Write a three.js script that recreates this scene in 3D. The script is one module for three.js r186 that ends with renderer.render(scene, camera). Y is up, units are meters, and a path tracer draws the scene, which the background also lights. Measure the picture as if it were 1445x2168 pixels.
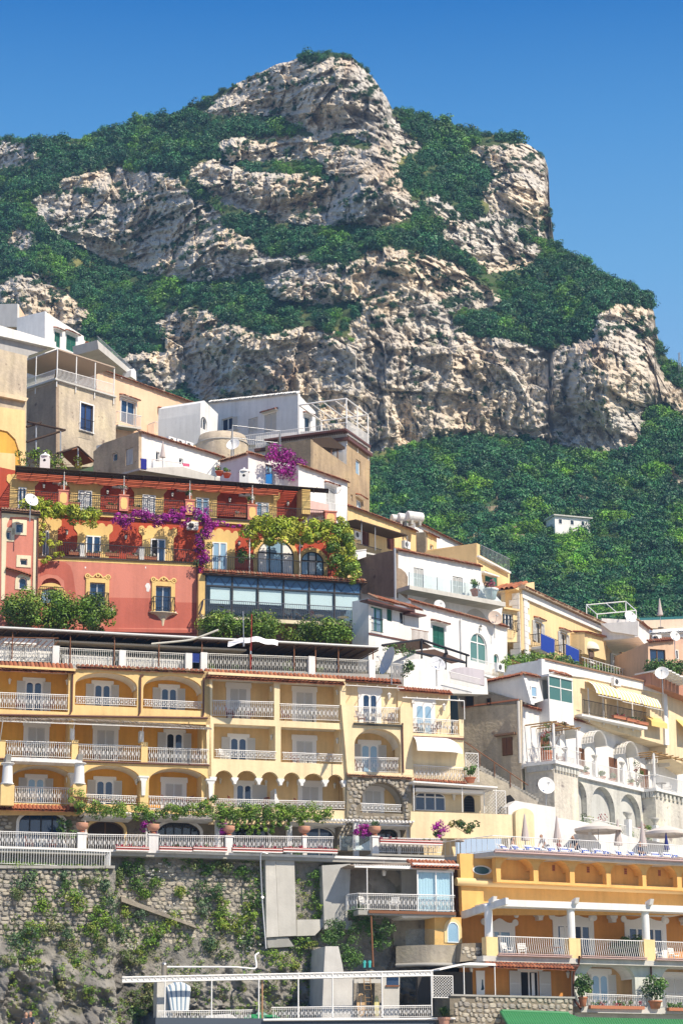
import*as THREE from'three';
import{mergeGeometries}from'three/addons/utils/BufferGeometryUtils.js';
// ---------------------------------------------------------------- camera, sky, sun, exposure
const scene=new THREE.Scene();
const IW=1445,IH=2168,FPX=4800;
const camera=new THREE.PerspectiveCamera(2*Math.atan(IH/2/FPX)*180/Math.PI,IW/IH,1,6000);
camera.position.set(0,2,0);
camera.rotation.order='YXZ';
camera.rotation.set(15.5*Math.PI/180,0,-.4*Math.PI/180);
camera.updateMatrixWorld(true);
const renderer=new THREE.WebGLRenderer({antialias:true});
renderer.toneMapping=THREE.LinearToneMapping;
renderer.toneMappingExposure=1.33;
renderer.shadowMap.enabled=true;
const SUN=new THREE.Vector3(1.22,1.75,1.12).normalize();
{
const w=512,h=256,d=new Float32Array(w*h*4);
const stops=[[-90,.42,.39,.33],[-6,.56,.57,.56],[0,.88,.91,.94],[8,.64,.74,.85],[15,.24,.42,.65],[21.5,.125,.325,.59],[25,.065,.24,.53],[28.5,.014,.14,.425],[33,.003,.072,.295],[45,.008,.08,.30],[65,.015,.10,.34],[90,.015,.095,.32]];
for(let j=0;j<h;j++){
const el=((j+.5)/h-.5)*180;
let k=0;while(k<stops.length-2&&el>stops[k+1][0])k++;
const a=stops[k],b=stops[k+1],t=Math.min(1,Math.max(0,(el-a[0])/(b[0]-a[0])));
for(let i=0;i<w;i++){
const o=(j*w+i)*4;
for(let c=0;c<3;c++)d[o+c]=a[c+1]+(b[c+1]-a[c+1])*t;
d[o+3]=1;
}
}
const tx=new THREE.DataTexture(d,w,h,THREE.RGBAFormat,THREE.FloatType);
tx.mapping=THREE.EquirectangularReflectionMapping;tx.magFilter=tx.minFilter=THREE.LinearFilter;tx.needsUpdate=true;
scene.background=tx;scene.environment=tx;
}
const sun=new THREE.DirectionalLight(0xfff1dc,5.0);
sun.position.copy(SUN).multiplyScalar(600).add(new THREE.Vector3(0,60,-180));
sun.target.position.set(0,60,-180);
sun.castShadow=true;sun.shadow.mapSize.set(4096,4096);
Object.assign(sun.shadow.camera,{left:-320,right:320,top:320,bottom:-320,near:1,far:1600});
scene.add(sun,sun.target);
scene.fog=new THREE.FogExp2(0x86acd8,.00019);
// ---------------------------------------------------------------- numbers and noise
let SEED=12345;
const rnd=()=>{SEED|=0;SEED=SEED+0x6D2B79F5|0;let t=Math.imul(SEED^SEED>>>15,1|SEED);t=t+Math.imul(t^t>>>7,61|t)^t;return((t^t>>>14)>>>0)/4294967296;};
const rr=(a,b)=>a+(b-a)*rnd();
const clamp=(x,a=0,b=1)=>Math.min(b,Math.max(a,x));
const lerp=(a,b,t)=>a+(b-a)*t;
const sstep=(a,b,x)=>{const t=clamp((x-a)/(b-a));return t*t*(3-2*t);};
const PERM=new Uint8Array(512);
{const p=[...Array(256).keys()];for(let i=255;i>0;i--){const j=Math.floor(rnd()*(i+1));[p[i],p[j]]=[p[j],p[i]];}for(let i=0;i<512;i++)PERM[i]=p[i&255];}
function grad(h,x,y,z){h&=15;const u=h<8?x:y,v=h<4?y:h===12||h===14?x:z;return((h&1)?-u:u)+((h&2)?-v:v);}
function noise(x,y,z=0){
const X0=Math.floor(x),Y0=Math.floor(y),Z0=Math.floor(z),X=X0&255,Y=Y0&255,Z=Z0&255;
x-=X0;y-=Y0;z-=Z0;
const u=x*x*x*(x*(x*6-15)+10),v=y*y*y*(y*(y*6-15)+10),w=z*z*z*(z*(z*6-15)+10);
const A=PERM[X]+Y,AA=PERM[A]+Z,AB=PERM[A+1]+Z,B=PERM[X+1]+Y,BA=PERM[B]+Z,BB=PERM[B+1]+Z;
return lerp(lerp(lerp(grad(PERM[AA],x,y,z),grad(PERM[BA],x-1,y,z),u),lerp(grad(PERM[AB],x,y-1,z),grad(PERM[BB],x-1,y-1,z),u),v),
lerp(lerp(grad(PERM[AA+1],x,y,z-1),grad(PERM[BA+1],x-1,y,z-1),u),lerp(grad(PERM[AB+1],x,y-1,z-1),grad(PERM[BB+1],x-1,y-1,z-1),u),v),w);
}
function fbm(x,y,z,o=4){let s=0,a=1,n=0;for(let i=0;i<o;i++){s+=a*noise(x,y,z);n+=a;a*=.5;x=x*2.03+7.1;y=y*2.03+3.7;z=z*2.03+1.3;}return s/n;}
function ridged(x,y,z,o=4){let s=0,a=1,n=0;for(let i=0;i<o;i++){s+=a*(1-Math.abs(noise(x,y,z))*2);n+=a;a*=.5;x=x*2.07+5.1;y=y*2.07+9.7;z=z*2.07+4.3;}return s/n;}
function inPoly(x,y,P){let c=false;for(let i=0,j=P.length-1;i<P.length;j=i++){const a=P[i],b=P[j];if((a[1]>y)!==(b[1]>y)&&x<(b[0]-a[0])*(y-a[1])/(b[1]-a[1])+a[0])c=!c;}return c;}
function pathY(P,x){if(x<=P[0][0])return P[0][1];for(let i=1;i<P.length;i++)if(x<=P[i][0])return lerp(P[i-1][1],P[i][1],(x-P[i-1][0])/(P[i][0]-P[i-1][0]));return P[P.length-1][1];}
// ---------------------------------------------------------------- sight lines: where a point of the photograph lies in the world
const CAM=camera.position.clone();
const camI=camera.quaternion.clone().invert();
function ray(x,y){return new THREE.Vector3((x-IW/2)/FPX,-(y-IH/2)/FPX,-1).applyQuaternion(camera.quaternion);}
function at(p,d){const r=ray(p[0],p[1]);return r.multiplyScalar(d/-r.z).add(CAM);}
function toPx(v){const q=v.clone().sub(CAM).applyQuaternion(camI);return[IW/2-q.x/q.z*FPX,IH/2+q.y/q.z*FPX];}
// a reading frame: coordinates measured in an enlarged piece of the photograph
const frame=(ox,oy,s)=>(x,y)=>[ox+x/s,oy+y/s];
const a1=frame(0,620,3.6125),a2=frame(380,800,3.44),a3=frame(0,980,3.6125),a4=frame(380,1000,3.44),a5=frame(730,1060,3.705),a6=frame(1040,1180,3.568);
const b1=frame(0,1320,3.211),b2=frame(420,1340,3.211),b3=frame(820,1380,3.803),b4=frame(1080,1440,3.959),b5=frame(0,1680,3.01),b6=frame(460,1680,2.89),b7=frame(930,1780,2.806);
const m1=frame(0,220,2.89),m2=frame(380,80,2.779),m3=frame(420,440,2.89),m4=frame(800,200,2.24),m5=frame(800,560,2.24),m6=frame(770,860,2.141);
const pts=(f,...a)=>{const o=[];for(let i=0;i<a.length;i+=2)o.push(f(a[i],a[i+1]));return o;};
// ---------------------------------------------------------------- names and tags
const NAMES=new Map();
function numbered(n){const k=NAMES.get(n)||0;NAMES.set(n,k+1);return k?`${n}_${String(k).padStart(3, '0')}`:n;}
function tag(o,label,category,group){o.userData.label=label;o.userData.category=category;if(group)o.userData.group=group;return o;}
function struct(o,name){o.name=numbered(name);o.userData.kind='structure';o.castShadow=o.receiveShadow=true;scene.add(o);return o;}
function mesh(name,geo,mat,parent){
const m=new THREE.Mesh(geo,mat);m.name=name;m.castShadow=m.receiveShadow=true;
if(parent)parent.add(m);return m;
}
const stuff=o=>{o.userData.kind='stuff';return o;};
// ---------------------------------------------------------------- textures and materials
function tex(w,h,fn,rep=1,srgb=false){
const d=new Uint8Array(w*h*4);
for(let j=0;j<h;j++)for(let i=0;i<w;i++){
const v=fn(i/w,j/h),o=(j*w+i)*4,q=Array.isArray(v)?v:[v,v,v];
for(let c=0;c<3;c++)d[o+c]=clamp(q[c])*255;d[o+3]=255;
}
const t=new THREE.DataTexture(d,w,h);t.wrapS=t.wrapT=THREE.RepeatWrapping;t.magFilter=THREE.LinearFilter;t.minFilter=THREE.LinearMipmapLinearFilter;t.generateMipmaps=true;
t.repeat.set(rep,rep);if(srgb)t.colorSpace=THREE.SRGBColorSpace;t.needsUpdate=true;return t;
}
// tileable noise on a torus-like wrap: blend of shifted samples
function tfbm(u,v,s,o,sx=1,sy=1,seed=0){
const f=(a,b)=>fbm(a*s*sx+seed,b*s*sy+seed*1.7,seed*.37,o);
const wu=sstep(.8,1,u),wv=sstep(.8,1,v);
return lerp(lerp(f(u,v),f(u-1,v),wu),lerp(f(u,v-1),f(u-1,v-1),wu),wv);
}
const T={};
T.stucco=tex(512,512,(u,v)=>clamp(.91+.2*tfbm(u,v,4,5)+.06*tfbm(u,v,40,2,1,1,5)+.22*tfbm(u,v,9,4,2.6,.2,9)),1/9);
T.weather=tex(512,512,(u,v)=>{
const st=tfbm(u,v,14,4,1.6,.22,3),bl=tfbm(u,v,5,5,1,1,8),fi=tfbm(u,v,50,3,1,1,2);
let k=.78+.34*st+.42*bl+.14*fi;const pit=sstep(.28,.42,tfbm(u,v,16,4,1,1,21));k*=1-.5*pit;
return[clamp(k*1.0),clamp(k*(.97-.06*pit)),clamp(k*(.93-.08*sstep(-.1,.4,bl)))];
},1/11);
T.bump=tex(512,512,(u,v)=>.5+.3*tfbm(u,v,30,4)+.25*tfbm(u,v,6,3,1,1,4),1/4);
T.rough=tex(512,512,(u,v)=>.5+.6*tfbm(u,v,14,5)+.2*tfbm(u,v,60,2,1,1,7),1/3);
T.louvre=tex(8,256,(u,v)=>{const t=(v*16)%1;return t<.2?0:.35+.65*(t-.2)/.8;},1);
T.concrete=tex(512,512,(u,v)=>clamp(.85+.2*tfbm(u,v,6,5)+.12*tfbm(u,v,10,3,2,.2,6)+.06*tfbm(u,v,60,2)),1/6);
T.wood=tex(128,512,(u,v)=>clamp(.75+.35*tfbm(u,v,14,4,3,.15)),1/2);
const L=(r,g,b)=>new THREE.Color().setRGB(r,g,b);
const mats=new Map();
function mat(r,g,b,o={}){
const key=[r,g,b,JSON.stringify(o)].join();
if(mats.has(key))return mats.get(key);
const{tx,bp,bs,...rest}=o;
const m=new THREE.MeshStandardMaterial({color:L(r,g,b),roughness:.85,side:THREE.DoubleSide,...rest});
if(tx)m.map=T[tx];if(bp){m.bumpMap=T[bp];m.bumpScale=bs||.01;}
mats.set(key,m);return m;
}
const stucco=(r,g,b)=>mat(r,g,b,{tx:'stucco',bp:'bump',bs:.012,roughness:.92});
const weather=(r,g,b)=>mat(r,g,b,{tx:'weather',bp:'rough',bs:.03,roughness:.95});
const concrete=(r,g,b)=>mat(r,g,b,{tx:'concrete',bp:'bump',bs:.01,roughness:.93});
const M={
white:stucco(.80,.80,.79),paint:mat(.82,.82,.81,{roughness:.5}),trim:mat(.80,.79,.77,{roughness:.7}),iron:mat(.035,.035,.04,{roughness:.5,metalness:.5}),ironW:mat(.80,.80,.79,{roughness:.45}),
glass:new THREE.MeshPhysicalMaterial({color:L(.014,.04,.10),roughness:.05,metalness:0,clearcoat:1,clearcoatRoughness:.03,side:THREE.DoubleSide}),
glassD:new THREE.MeshPhysicalMaterial({color:L(.012,.016,.022),roughness:.06,clearcoat:1,clearcoatRoughness:.03,side:THREE.DoubleSide}),
glassC:new THREE.MeshPhysicalMaterial({color:L(.26,.42,.58),roughness:.1,clearcoat:1,clearcoatRoughness:.05,side:THREE.DoubleSide}),
pane:new THREE.MeshPhysicalMaterial({color:L(.9,.96,.97),roughness:.03,transmission:1,thickness:0,side:THREE.DoubleSide}),
dark:mat(.012,.012,.014,{roughness:.9}),louvre:mat(.60,.60,.585,{bp:'louvre',bs:.03,roughness:.6}),louvreB:mat(.20,.085,.04,{bp:'louvre',bs:.03,roughness:.65}),louvreG:mat(.012,.13,.095,{bp:'louvre',bs:.03,roughness:.6}),louvreR:mat(.10,.025,.015,{bp:'louvre',bs:.03,roughness:.6}),
tile:mat(.40,.135,.065,{tx:'weather',roughness:.9}),tile2:mat(.30,.11,.06,{tx:'weather',roughness:.92}),tile3:mat(.46,.19,.10,{tx:'weather',roughness:.9}),tileOld:mat(.34,.21,.14,{tx:'weather',roughness:.95}),clay:mat(.45,.17,.09,{roughness:.85}),
wood:mat(.19,.095,.045,{tx:'wood',roughness:.8}),woodL:mat(.46,.28,.11,{tx:'wood',roughness:.8}),woodD:mat(.06,.035,.02,{tx:'wood',roughness:.85}),reed:mat(.33,.25,.17,{tx:'wood',roughness:.95}),
steel:mat(.45,.46,.47,{roughness:.4,metalness:.7}),rust:mat(.20,.085,.04,{roughness:.85}),gutter:mat(.12,.045,.03,{roughness:.5}),blue:mat(.008,.03,.20,{roughness:.9}),cloth:mat(.82,.82,.82,{roughness:.95}),conc:concrete(.42,.41,.38),concW:concrete(.62,.61,.57),stone:mat(.36,.33,.28,{tx:'weather',bp:'rough',bs:.05}),mortar:weather(.28,.25,.20),
red:mat(.32,.02,.02),skin:mat(.45,.25,.16,{roughness:.7}),
};
// ---------------------------------------------------------------- geometry helpers
function boxUV(g){
if(g.index)g=g.toNonIndexed();
const p=g.attributes.position,n=p.count,uv=new Float32Array(n*2),nor=g.attributes.normal;
for(let i=0;i<n;i++){
const ax=Math.abs(nor.getX(i)),ay=Math.abs(nor.getY(i)),az=Math.abs(nor.getZ(i));
if(ay>ax&&ay>az){uv[2*i]=p.getX(i);uv[2*i+1]=p.getZ(i);}else if(ax>az){uv[2*i]=p.getZ(i);uv[2*i+1]=p.getY(i);}else{uv[2*i]=p.getX(i);uv[2*i+1]=p.getY(i);}
}
g.setAttribute('uv',new THREE.BufferAttribute(uv,2));return g;
}
const plain=g=>{g=g.index?g.toNonIndexed():g;for(const k of Object.keys(g.attributes))if(!['position','normal','uv'].includes(k))g.deleteAttribute(k);return g;};
const merge=gs=>mergeGeometries(gs.map(plain));
function bx(x0,x1,y0,y1,z0,z1){const g=new THREE.BoxGeometry(Math.abs(x1-x0),Math.abs(y1-y0),Math.abs(z1-z0));g.translate((x0+x1)/2,(y0+y1)/2,(z0+z1)/2);return boxUV(g);}
function bar(a,b,r,n=4,r2=r){
const A=new THREE.Vector3(...a),B=new THREE.Vector3(...b),l=A.distanceTo(B),g=new THREE.CylinderGeometry(r2,r,l,n,1);
g.applyQuaternion(new THREE.Quaternion().setFromUnitVectors(new THREE.Vector3(0,1,0),B.clone().sub(A).normalize()));
g.translate((A.x+B.x)/2,(A.y+B.y)/2,(A.z+B.z)/2);return plain(g);
}
function tube(P,r,n=5,seg){const c=new THREE.CatmullRomCurve3(P.map(p=>new THREE.Vector3(...p)),false,'catmullrom',.3);return plain(new THREE.TubeGeometry(c,seg||P.length*5,r,n));}
function shape(P){const s=new THREE.Shape();P.forEach((p,i)=>i?s.lineTo(p[0],p[1]):s.moveTo(p[0],p[1]));s.closePath();return s;}
function ext(P,z0,z1,holes=[]){
const s=shape(P);for(const h of holes){const q=new THREE.Path();h.forEach((p,i)=>i?q.lineTo(p[0],p[1]):q.moveTo(p[0],p[1]));q.closePath();s.holes.push(q);}
const g=new THREE.ExtrudeGeometry(s,{depth:z1-z0,bevelEnabled:false,curveSegments:6});g.translate(0,0,z0);return boxUV(g);
}
const rectP=(x0,x1,y0,y1)=>[[x0,y0],[x1,y0],[x1,y1],[x0,y1]];
function archP(x0,x1,y0,y1,rise,n=12){
const P=[[x0,y0],[x1,y0]],c=(x0+x1)/2,a=(x1-x0)/2;
for(let i=0;i<=n;i++){const t=Math.PI*i/n;P.push([c+a*Math.cos(t),y1-rise+rise*Math.sin(t)]);}return P;
}
function lathe(P,n=14){return plain(new THREE.LatheGeometry(P.map(p=>new THREE.Vector2(p[0],p[1])),n));}
const mv=(g,x,y,z)=>{g.translate(x,y,z);return g;};
// a facade: an upright plane through a point of the photograph, turned so that a level line runs from A to B
class Fac{
constructor(A,d,B){
this.o=at(A,d);
if(typeof B==='number')this.yaw=B*Math.PI/180;
else{const r=ray(B[0],B[1]),k=(this.o.y-CAM.y)/r.y,b=r.multiplyScalar(k).add(CAM);this.yaw=Math.atan2(-(b.z-this.o.z),b.x-this.o.x);}
this.x=new THREE.Vector3(Math.cos(this.yaw),0,-Math.sin(this.yaw));this.n=new THREE.Vector3(Math.sin(this.yaw),0,Math.cos(this.yaw));
}
uv(p,w=0){
const r=ray(p[0],p[1]),o=this.o.clone().addScaledVector(this.n,w).sub(CAM),k=o.dot(this.n)/r.dot(this.n),q=r.multiplyScalar(k).add(CAM).sub(this.o);
return[q.dot(this.x),q.y];
}
side(p,u){const r=ray(p[0],p[1]),o=this.o.clone().addScaledVector(this.x,u).sub(CAM),k=o.dot(this.x)/r.dot(this.x),q=r.multiplyScalar(k).add(CAM).sub(this.o);return[q.dot(this.n),q.y];}
uvs(P,w=0){return P.map(p=>this.uv(p,w));}
world(u,v,w=0){return this.o.clone().addScaledVector(this.x,u).add(new THREE.Vector3(0,v,0)).addScaledVector(this.n,w);}
rect(c,w=0){const[cx,yt,yb,wd]=c,t=this.uv([cx,yt],w),b=this.uv([cx,yb],w),y=(yt+yb)/2,l=this.uv([cx-wd/2,y],w),r=this.uv([cx+wd/2,y],w),m=(t[0]+b[0])/2,h=(r[0]-l[0])/2;return{x0:m-h,x1:m+h,y0:b[1],y1:t[1]};}
thing(name,label,category,group){const g=new THREE.Group();g.name=numbered(name);g.position.copy(this.o);g.rotation.y=this.yaw;scene.add(g);g.F=this;return tag(g,label,category,group);}
}
// a wall with openings and the body of the house behind it
function house(F,name,label,m,outline,D,opts={}){
const g=F.thing(name,label,opts.cat||'house',opts.group),P=F.uvs(outline);
g.P=P;g.holes=[];g.m=m;g.D=D;g.opts=opts;
return g;
}
function finish(g){
const th=g.opts.th||.3;
mesh('wall',ext(g.P,-th,0,g.holes),g.m,g);
mesh(g.opts.bodyName||'house_body',ext(g.P.map(p=>[p[0],p[1]-.003]),-g.D,-th-.003),g.opts.bm||g.m,g);
return g;
}
function tiles(parent,x0,x1,y,z,o={}){
const{w=.22,len=.7,single=false,slope=.5,m=[M.tile,M.tile2,M.tile3],y1=y,z1=z}=o,n=Math.max(1,Math.round((x1-x0)/w)),step=(x1-x0)/n;
const g=plain(new THREE.CylinderGeometry(step*.5,step*.5,len,8,1,true,-Math.PI/2,Math.PI));g.rotateX(-Math.PI/2);g.rotateX(slope);
const pan=plain(new THREE.BoxGeometry(step*.98,.03,len));pan.rotateX(slope);pan.translate(0,-.03,0);
const cap=mergeGeometries([g,pan]);
if(single){for(let i=0;i<n;i++){const t=mesh(i?`roof_tile_${String(i).padStart(3, '0')}`:'roof_tile',cap,m[Math.floor(rnd()*m.length)],parent);const k=(i+.5)/n;t.position.set(lerp(x0,x1,k),lerp(y,y1,k)+rr(-.012,.012),lerp(z,z1,k)-len/2+rr(-.03,.03));t.rotation.y=rr(-.04,.04);}return;}
const gs=[[],[]];for(let i=0;i<n;i++){const k=(i+.5)/n;gs[i%2?1:Math.floor(rnd()*2)].push(mv(cap.clone(),lerp(x0,x1,k),lerp(y,y1,k)+rr(-.012,.012),lerp(z,z1,k)-len/2+rr(-.03,.03)));}
gs.forEach((q,i)=>{if(q.length)stuff(mesh('roof_tiles',merge(q),m[i%m.length],parent));});
}
// tiles along any sloping top edge given by two photograph points on the facade
function eave(g,A,B,o={}){const a=g.F.uv(A),b=g.F.uv(B);tiles(g,a[0],b[0],a[1]+(o.up??.05),(o.out??.3),{...o,y1:b[1]+(o.up??.05)});}
function vault(g,A,z0,z1,m,name='vault'){const top=A.slice(2),q=[...top,...top.map(p=>[p[0],p[1]+.06]).reverse()];mesh(name,ext(q,z0,z1),m,g);}
// a window or door set in the wall; c = [centre x, top y, bottom y, width] read from the photograph
function win(g,c,o={}){
const F=g.F,z=o.z??0,R=Array.isArray(c)?F.rect(c,z):c;let{x0,x1,y0,y1}=R;
const w=x1-x0,h=y1-y0,fw=o.fw??.06,arch=o.arch||0,fm=o.fm||M.paint,gm=o.gm||M.glassD,name=o.name||(h>1.7?'door':'window'),dz=o.dz??(z?.03:-.16);
const P=arch?archP(x0,x1,y0,y1,arch*w/2):rectP(x0,x1,y0,y1);
if(!o.nohole&&!z)g.holes.push(P);
const zz=z+dz,In=arch?archP(x0+fw,x1-fw,y0+fw,y1-fw,arch*(w/2-fw)):rectP(x0+fw,x1-fw,y0+fw,y1-fw);
const fs=[ext(P,zz-.04,zz+.04,[In])],lv=o.leaves??(w>.75?2:1),bars=o.bars||0;
for(let i=1;i<lv;i++){const x=lerp(x0,x1,i/lv);fs.push(bx(x-fw*.75,x+fw*.75,y0+fw,y1-fw-(arch?.02:0),zz-.035,zz+.045));}
for(let i=1;i<=bars;i++){const y=lerp(y0,y1,i/(bars+1));fs.push(bx(x0+fw,x1-fw,y-.02,y+.02,zz-.03,zz+.035));}
if(o.tran){const y=lerp(y0,y1,o.tran);fs.push(bx(x0+fw,x1-fw,y-.04,y+.04,zz-.033,zz+.043));}
const f=mesh(name,merge(fs),fm,g);
if(o.back)mesh('backing',ext(P,zz-.1,zz-.07),M.dark,f);
if(o.closed){
for(let i=0;i<lv;i++)mesh('shutter',louvre(lerp(x0,x1,i/lv)+.035,lerp(x0,x1,(i+1)/lv)-.035,y0+.04,y1-.04,zz+.05,zz+.085),o.sm||M.louvre,f);
}else if(o.open){
mesh('opening',ext(In,zz-.02,zz-.01),M.dark,f);
}else{
for(let i=0;i<lv;i++){
const a=lerp(x0,x1,i/lv)+fw,b=lerp(x0,x1,(i+1)/lv)-fw;
if(arch){if(i===0)mesh('pane',ext(In,zz-.012,zz-.002),gm,f);}
else mesh('pane',o.archPane?ext(archP(a,b,y0+.1,y1-.1,(b-a)*.35,8),zz+.041,zz+.047):bx(a-.01,b+.01,y0+fw*.5,y1-fw*.5,zz-.012,zz-.002),o.openLeaf===i?M.dark:gm,f);
}
}
if(o.archPane)mesh('leaf',bx(x0+fw,x1-fw,y0+fw,y1-fw,zz-.01,zz+.039),fm,f);
if(o.curtain)for(const s of o.curtain){const k=s*w,q=x0+fw+(w-2*fw)*s;mesh('curtain',bx(q-w*.13,q+w*.13,y0+fw,y1-fw*1.4-(arch?h*.12:0),zz-.003,zz+.004),M.cloth,f);}
if(o.shut){const sw=o.sw||w*.46,s=o.sm||M.louvre;for(const[a,b,on]of[[x0-sw-.02,x0-.02,1],[x1+.02,x1+sw+.02,2]])if((o.shut&on))mesh('shutter',louvre(a,b,y0+.02,y1+(o.su||0),z+.03,z+.075),s,f);}
if(o.sur){
const s=o.sur,sm=o.surm||M.trim,gs=[bx(x0-s,x0,y0,y1+s,z+.003,z+.07),bx(x1,x1+s,y0,y1+s,z+.003,z+.07),bx(x0,x1,y1,y1+s,z+.003,z+.068)];
if(o.cap!==0)gs.push(bx(x0-s*1.15,x1+s*1.15,y1+s,y1+s*1.5,z+.003,z+.11),bx(x0-s*1.25,x0-s*.2,y1+s*.2,y1+s*1.1,z+.07,z+.1),bx(x1+s*.2,x1+s*1.25,y1+s*.2,y1+s*1.1,z+.07,z+.1));
mesh('surround',merge(gs),sm,f);
}
if(o.sill)mesh('sill',bx(x0-.12,x1+.12,y0-.1,y0-.003,z+.003,z+.14),o.sillm||M.trim,f);
if(o.hood){const hd=mesh('hood',bx(x0-.2,x1+.2,y1+.16,y1+.22,z,z+.4),o.hoodm||M.trim,f);tiles(hd,x0-.22,x1+.22,y1+.27,z+.45,{w:.16,len:.45,slope:.3});}
f.R=R;return f;
}
function louvre(x0,x1,y0,y1,z0,z1){
const g=bx(x0,x1,y0,y1,z0,z1),uv=g.attributes.uv;for(let i=0;i<uv.count;i++)uv.setXY(i,uv.getX(i),uv.getY(i)/1.1);
const w=Math.min(.06,(x1-x0)*.16),fr=[bx(x0,x0+w,y0,y1,z1,z1+.015),bx(x1-w,x1,y0,y1,z1,z1+.015),bx(x0+w,x1-w,y0,y0+.1,z1,z1+.015),bx(x0+w,x1-w,y1-.08,y1,z1,z1+.015),bx(x0+w,x1-w,(y0+y1)/2-.04,(y0+y1)/2+.04,z1,z1+.015)];
for(const f of fr)f.attributes.uv.array.fill(.03);return merge([g,...fr]);
}
// railings. P = list of [x,z] corners, y = floor height, h = height
function rail(parent,P,y,h,style,o={}){
const gs=[],m=o.m||(style==='belly'?M.iron:M.ironW),r=o.r||.02,y2=o.y2??y;
let L0=0;for(let i=1;i<P.length;i++)L0+=Math.hypot(P[i][0]-P[i-1][0],P[i][1]-P[i-1][1]);
let run=0;
const top=mesh(o.name||'railing',(()=>{const q=[];let rn=0;for(let i=1;i<P.length;i++){const a=P[i-1],b=P[i],l=Math.hypot(b[0]-a[0],b[1]-a[1]),ya=lerp(y,y2,rn/L0),yb=lerp(y,y2,(rn+l)/L0);rn+=l;q.push(bar([a[0],ya+h,a[1]],[b[0],yb+h,b[1]],o.tr||.03,5),bar([a[0],ya+.07,a[1]],[b[0],yb+.07,b[1]],.018,4));if(style!=='belly'&&style!=='plain')q.push(bar([a[0],ya+h-.1,a[1]],[b[0],yb+h-.1,b[1]],.012,4));if(o.posts!==0)for(const[e,yy]of[[a,ya],[b,yb]])q.push(bar([e[0],yy-.02,e[1]],[e[0],yy+h,e[1]],.028,4));}return merge(q);})(),m,parent);
for(let i=1;i<P.length;i++){
const a=P[i-1],b=P[i],l=Math.hypot(b[0]-a[0],b[1]-a[1]),n=Math.max(2,Math.round(l/(o.step||.135))),dx=(b[0]-a[0])/l,dz=(b[1]-a[1])/l,nx=-dz,nz=dx;
for(let k=1;k<n;k++){
const t=k/n,x=lerp(a[0],b[0],t),z=lerp(a[1],b[1],t),yy=lerp(y,y2,(run+l*t)/L0),s=(px,py,pz,qx,qy,qz,rr2=r)=>gs.push(bar([px,py,pz],[qx,qy,qz],rr2,3));
if(style==='diamond'){
if(k%2){const c=yy+h*.5,e=.055;s(x,yy+.07,z,x,c-h*.26,z);s(x,c+h*.26,z,x,yy+h,z);for(const q of[-1,1]){s(x,c-h*.26,z,x+q*e*dx,c,z+q*e*dz);s(x+q*e*dx,c,z+q*e*dz,x,c+h*.26,z);}}
else{s(x,yy+.07,z,x,yy+h,z);gs.push(bar([x,yy+h*.38,z],[x,yy+h*.62,z],r*2,4));}
}else if(style==='belly'){
const prof=[[0,h],[.02,h*.7],[.1,h*.4],[.19,h*.2],[.12,h*.08],[0,.06]];
const fl=o.flip||1;for(let j=1;j<prof.length;j++)s(x+prof[j-1][0]*fl*nx,yy+prof[j-1][1],z+prof[j-1][0]*fl*nz,x+prof[j][0]*fl*nx,yy+prof[j][1],z+prof[j][0]*fl*nz);
}else s(x,yy+.07,z,x,yy+h,z);
}
run+=l;
}
stuff(mesh('balusters',merge(gs),m,top));return top;
}
// rail in front of a photograph rectangle: left and right x, top and bottom y, on the plane w metres before the facade
function railAt(g,A,B,h0,w,style='diamond',o={}){const a=g.F.uv(A,w),b=g.F.uv(B,w);return rail(g,[...(o.ret?[[a[0],w-o.ret]]:[]),[a[0],w],[b[0],w],...(o.ret&&!o.oneRet?[[b[0],w-o.ret]]:[])],a[1]-(o.top===0?0:h0),h0,style,{y2:b[1]-(o.top===0?0:h0),...o});}
// foliage: many small leaf faces; pts = [x,y,z,r] clump centres
function leafGeo(clumps,size,n,cols,o={}){
const N=clumps.length*n,pos=new Float32Array(N*18),nor=new Float32Array(N*18),col=new Float32Array(N*18);let k=0;
const v=new THREE.Vector3(),a=new THREE.Vector3(),b=new THREE.Vector3(),u=new THREE.Vector3(),q=new THREE.Vector3();
for(const c of clumps){
const tone=cols[Math.floor(rnd()*cols.length)],br=rr(.75,1.25);
for(let i=0;i<n;i++){
do v.set(rr(-1,1),rr(-1,1),rr(-1,1));while(v.lengthSq()>1||v.lengthSq()<.02);
const rad=Math.pow(v.length(),.45);v.normalize();u.copy(v).add(a.set(rr(-.7,.7),rr(-.3,.9),rr(-.7,.7))).normalize();
q.set(c[0]+v.x*rad*c[3]*(o.sx||1),c[1]+v.y*rad*c[3]*(o.sy||.85),c[2]+v.z*rad*c[3]*(o.sz||1));
a.set(rr(-1,1),rr(-1,1),rr(-1,1)).cross(u).normalize();b.copy(u).cross(a);const s=size*rr(.6,1.3),t=s*(o.asp||.6);
const P=[q.clone().addScaledVector(a,-s),q.clone().addScaledVector(b,-t),q.clone().addScaledVector(a,s),q.clone().addScaledVector(b,t)],br2=br*rr(.7,1.3);
for(const j of[0,1,2,0,2,3]){const p=P[j];pos[k]=p.x;pos[k+1]=p.y;pos[k+2]=p.z;nor[k]=u.x;nor[k+1]=u.y;nor[k+2]=u.z;col[k]=tone[0]*br2;col[k+1]=tone[1]*br2;col[k+2]=tone[2]*br2;k+=3;}
}
}
const g=new THREE.BufferGeometry();g.setAttribute('position',new THREE.BufferAttribute(pos,3));g.setAttribute('normal',new THREE.BufferAttribute(nor,3));g.setAttribute('color',new THREE.BufferAttribute(col,3));return g;
}
const LEAF=new THREE.MeshPhysicalMaterial({color:0xffffff,vertexColors:true,roughness:.6,side:THREE.DoubleSide});
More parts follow.
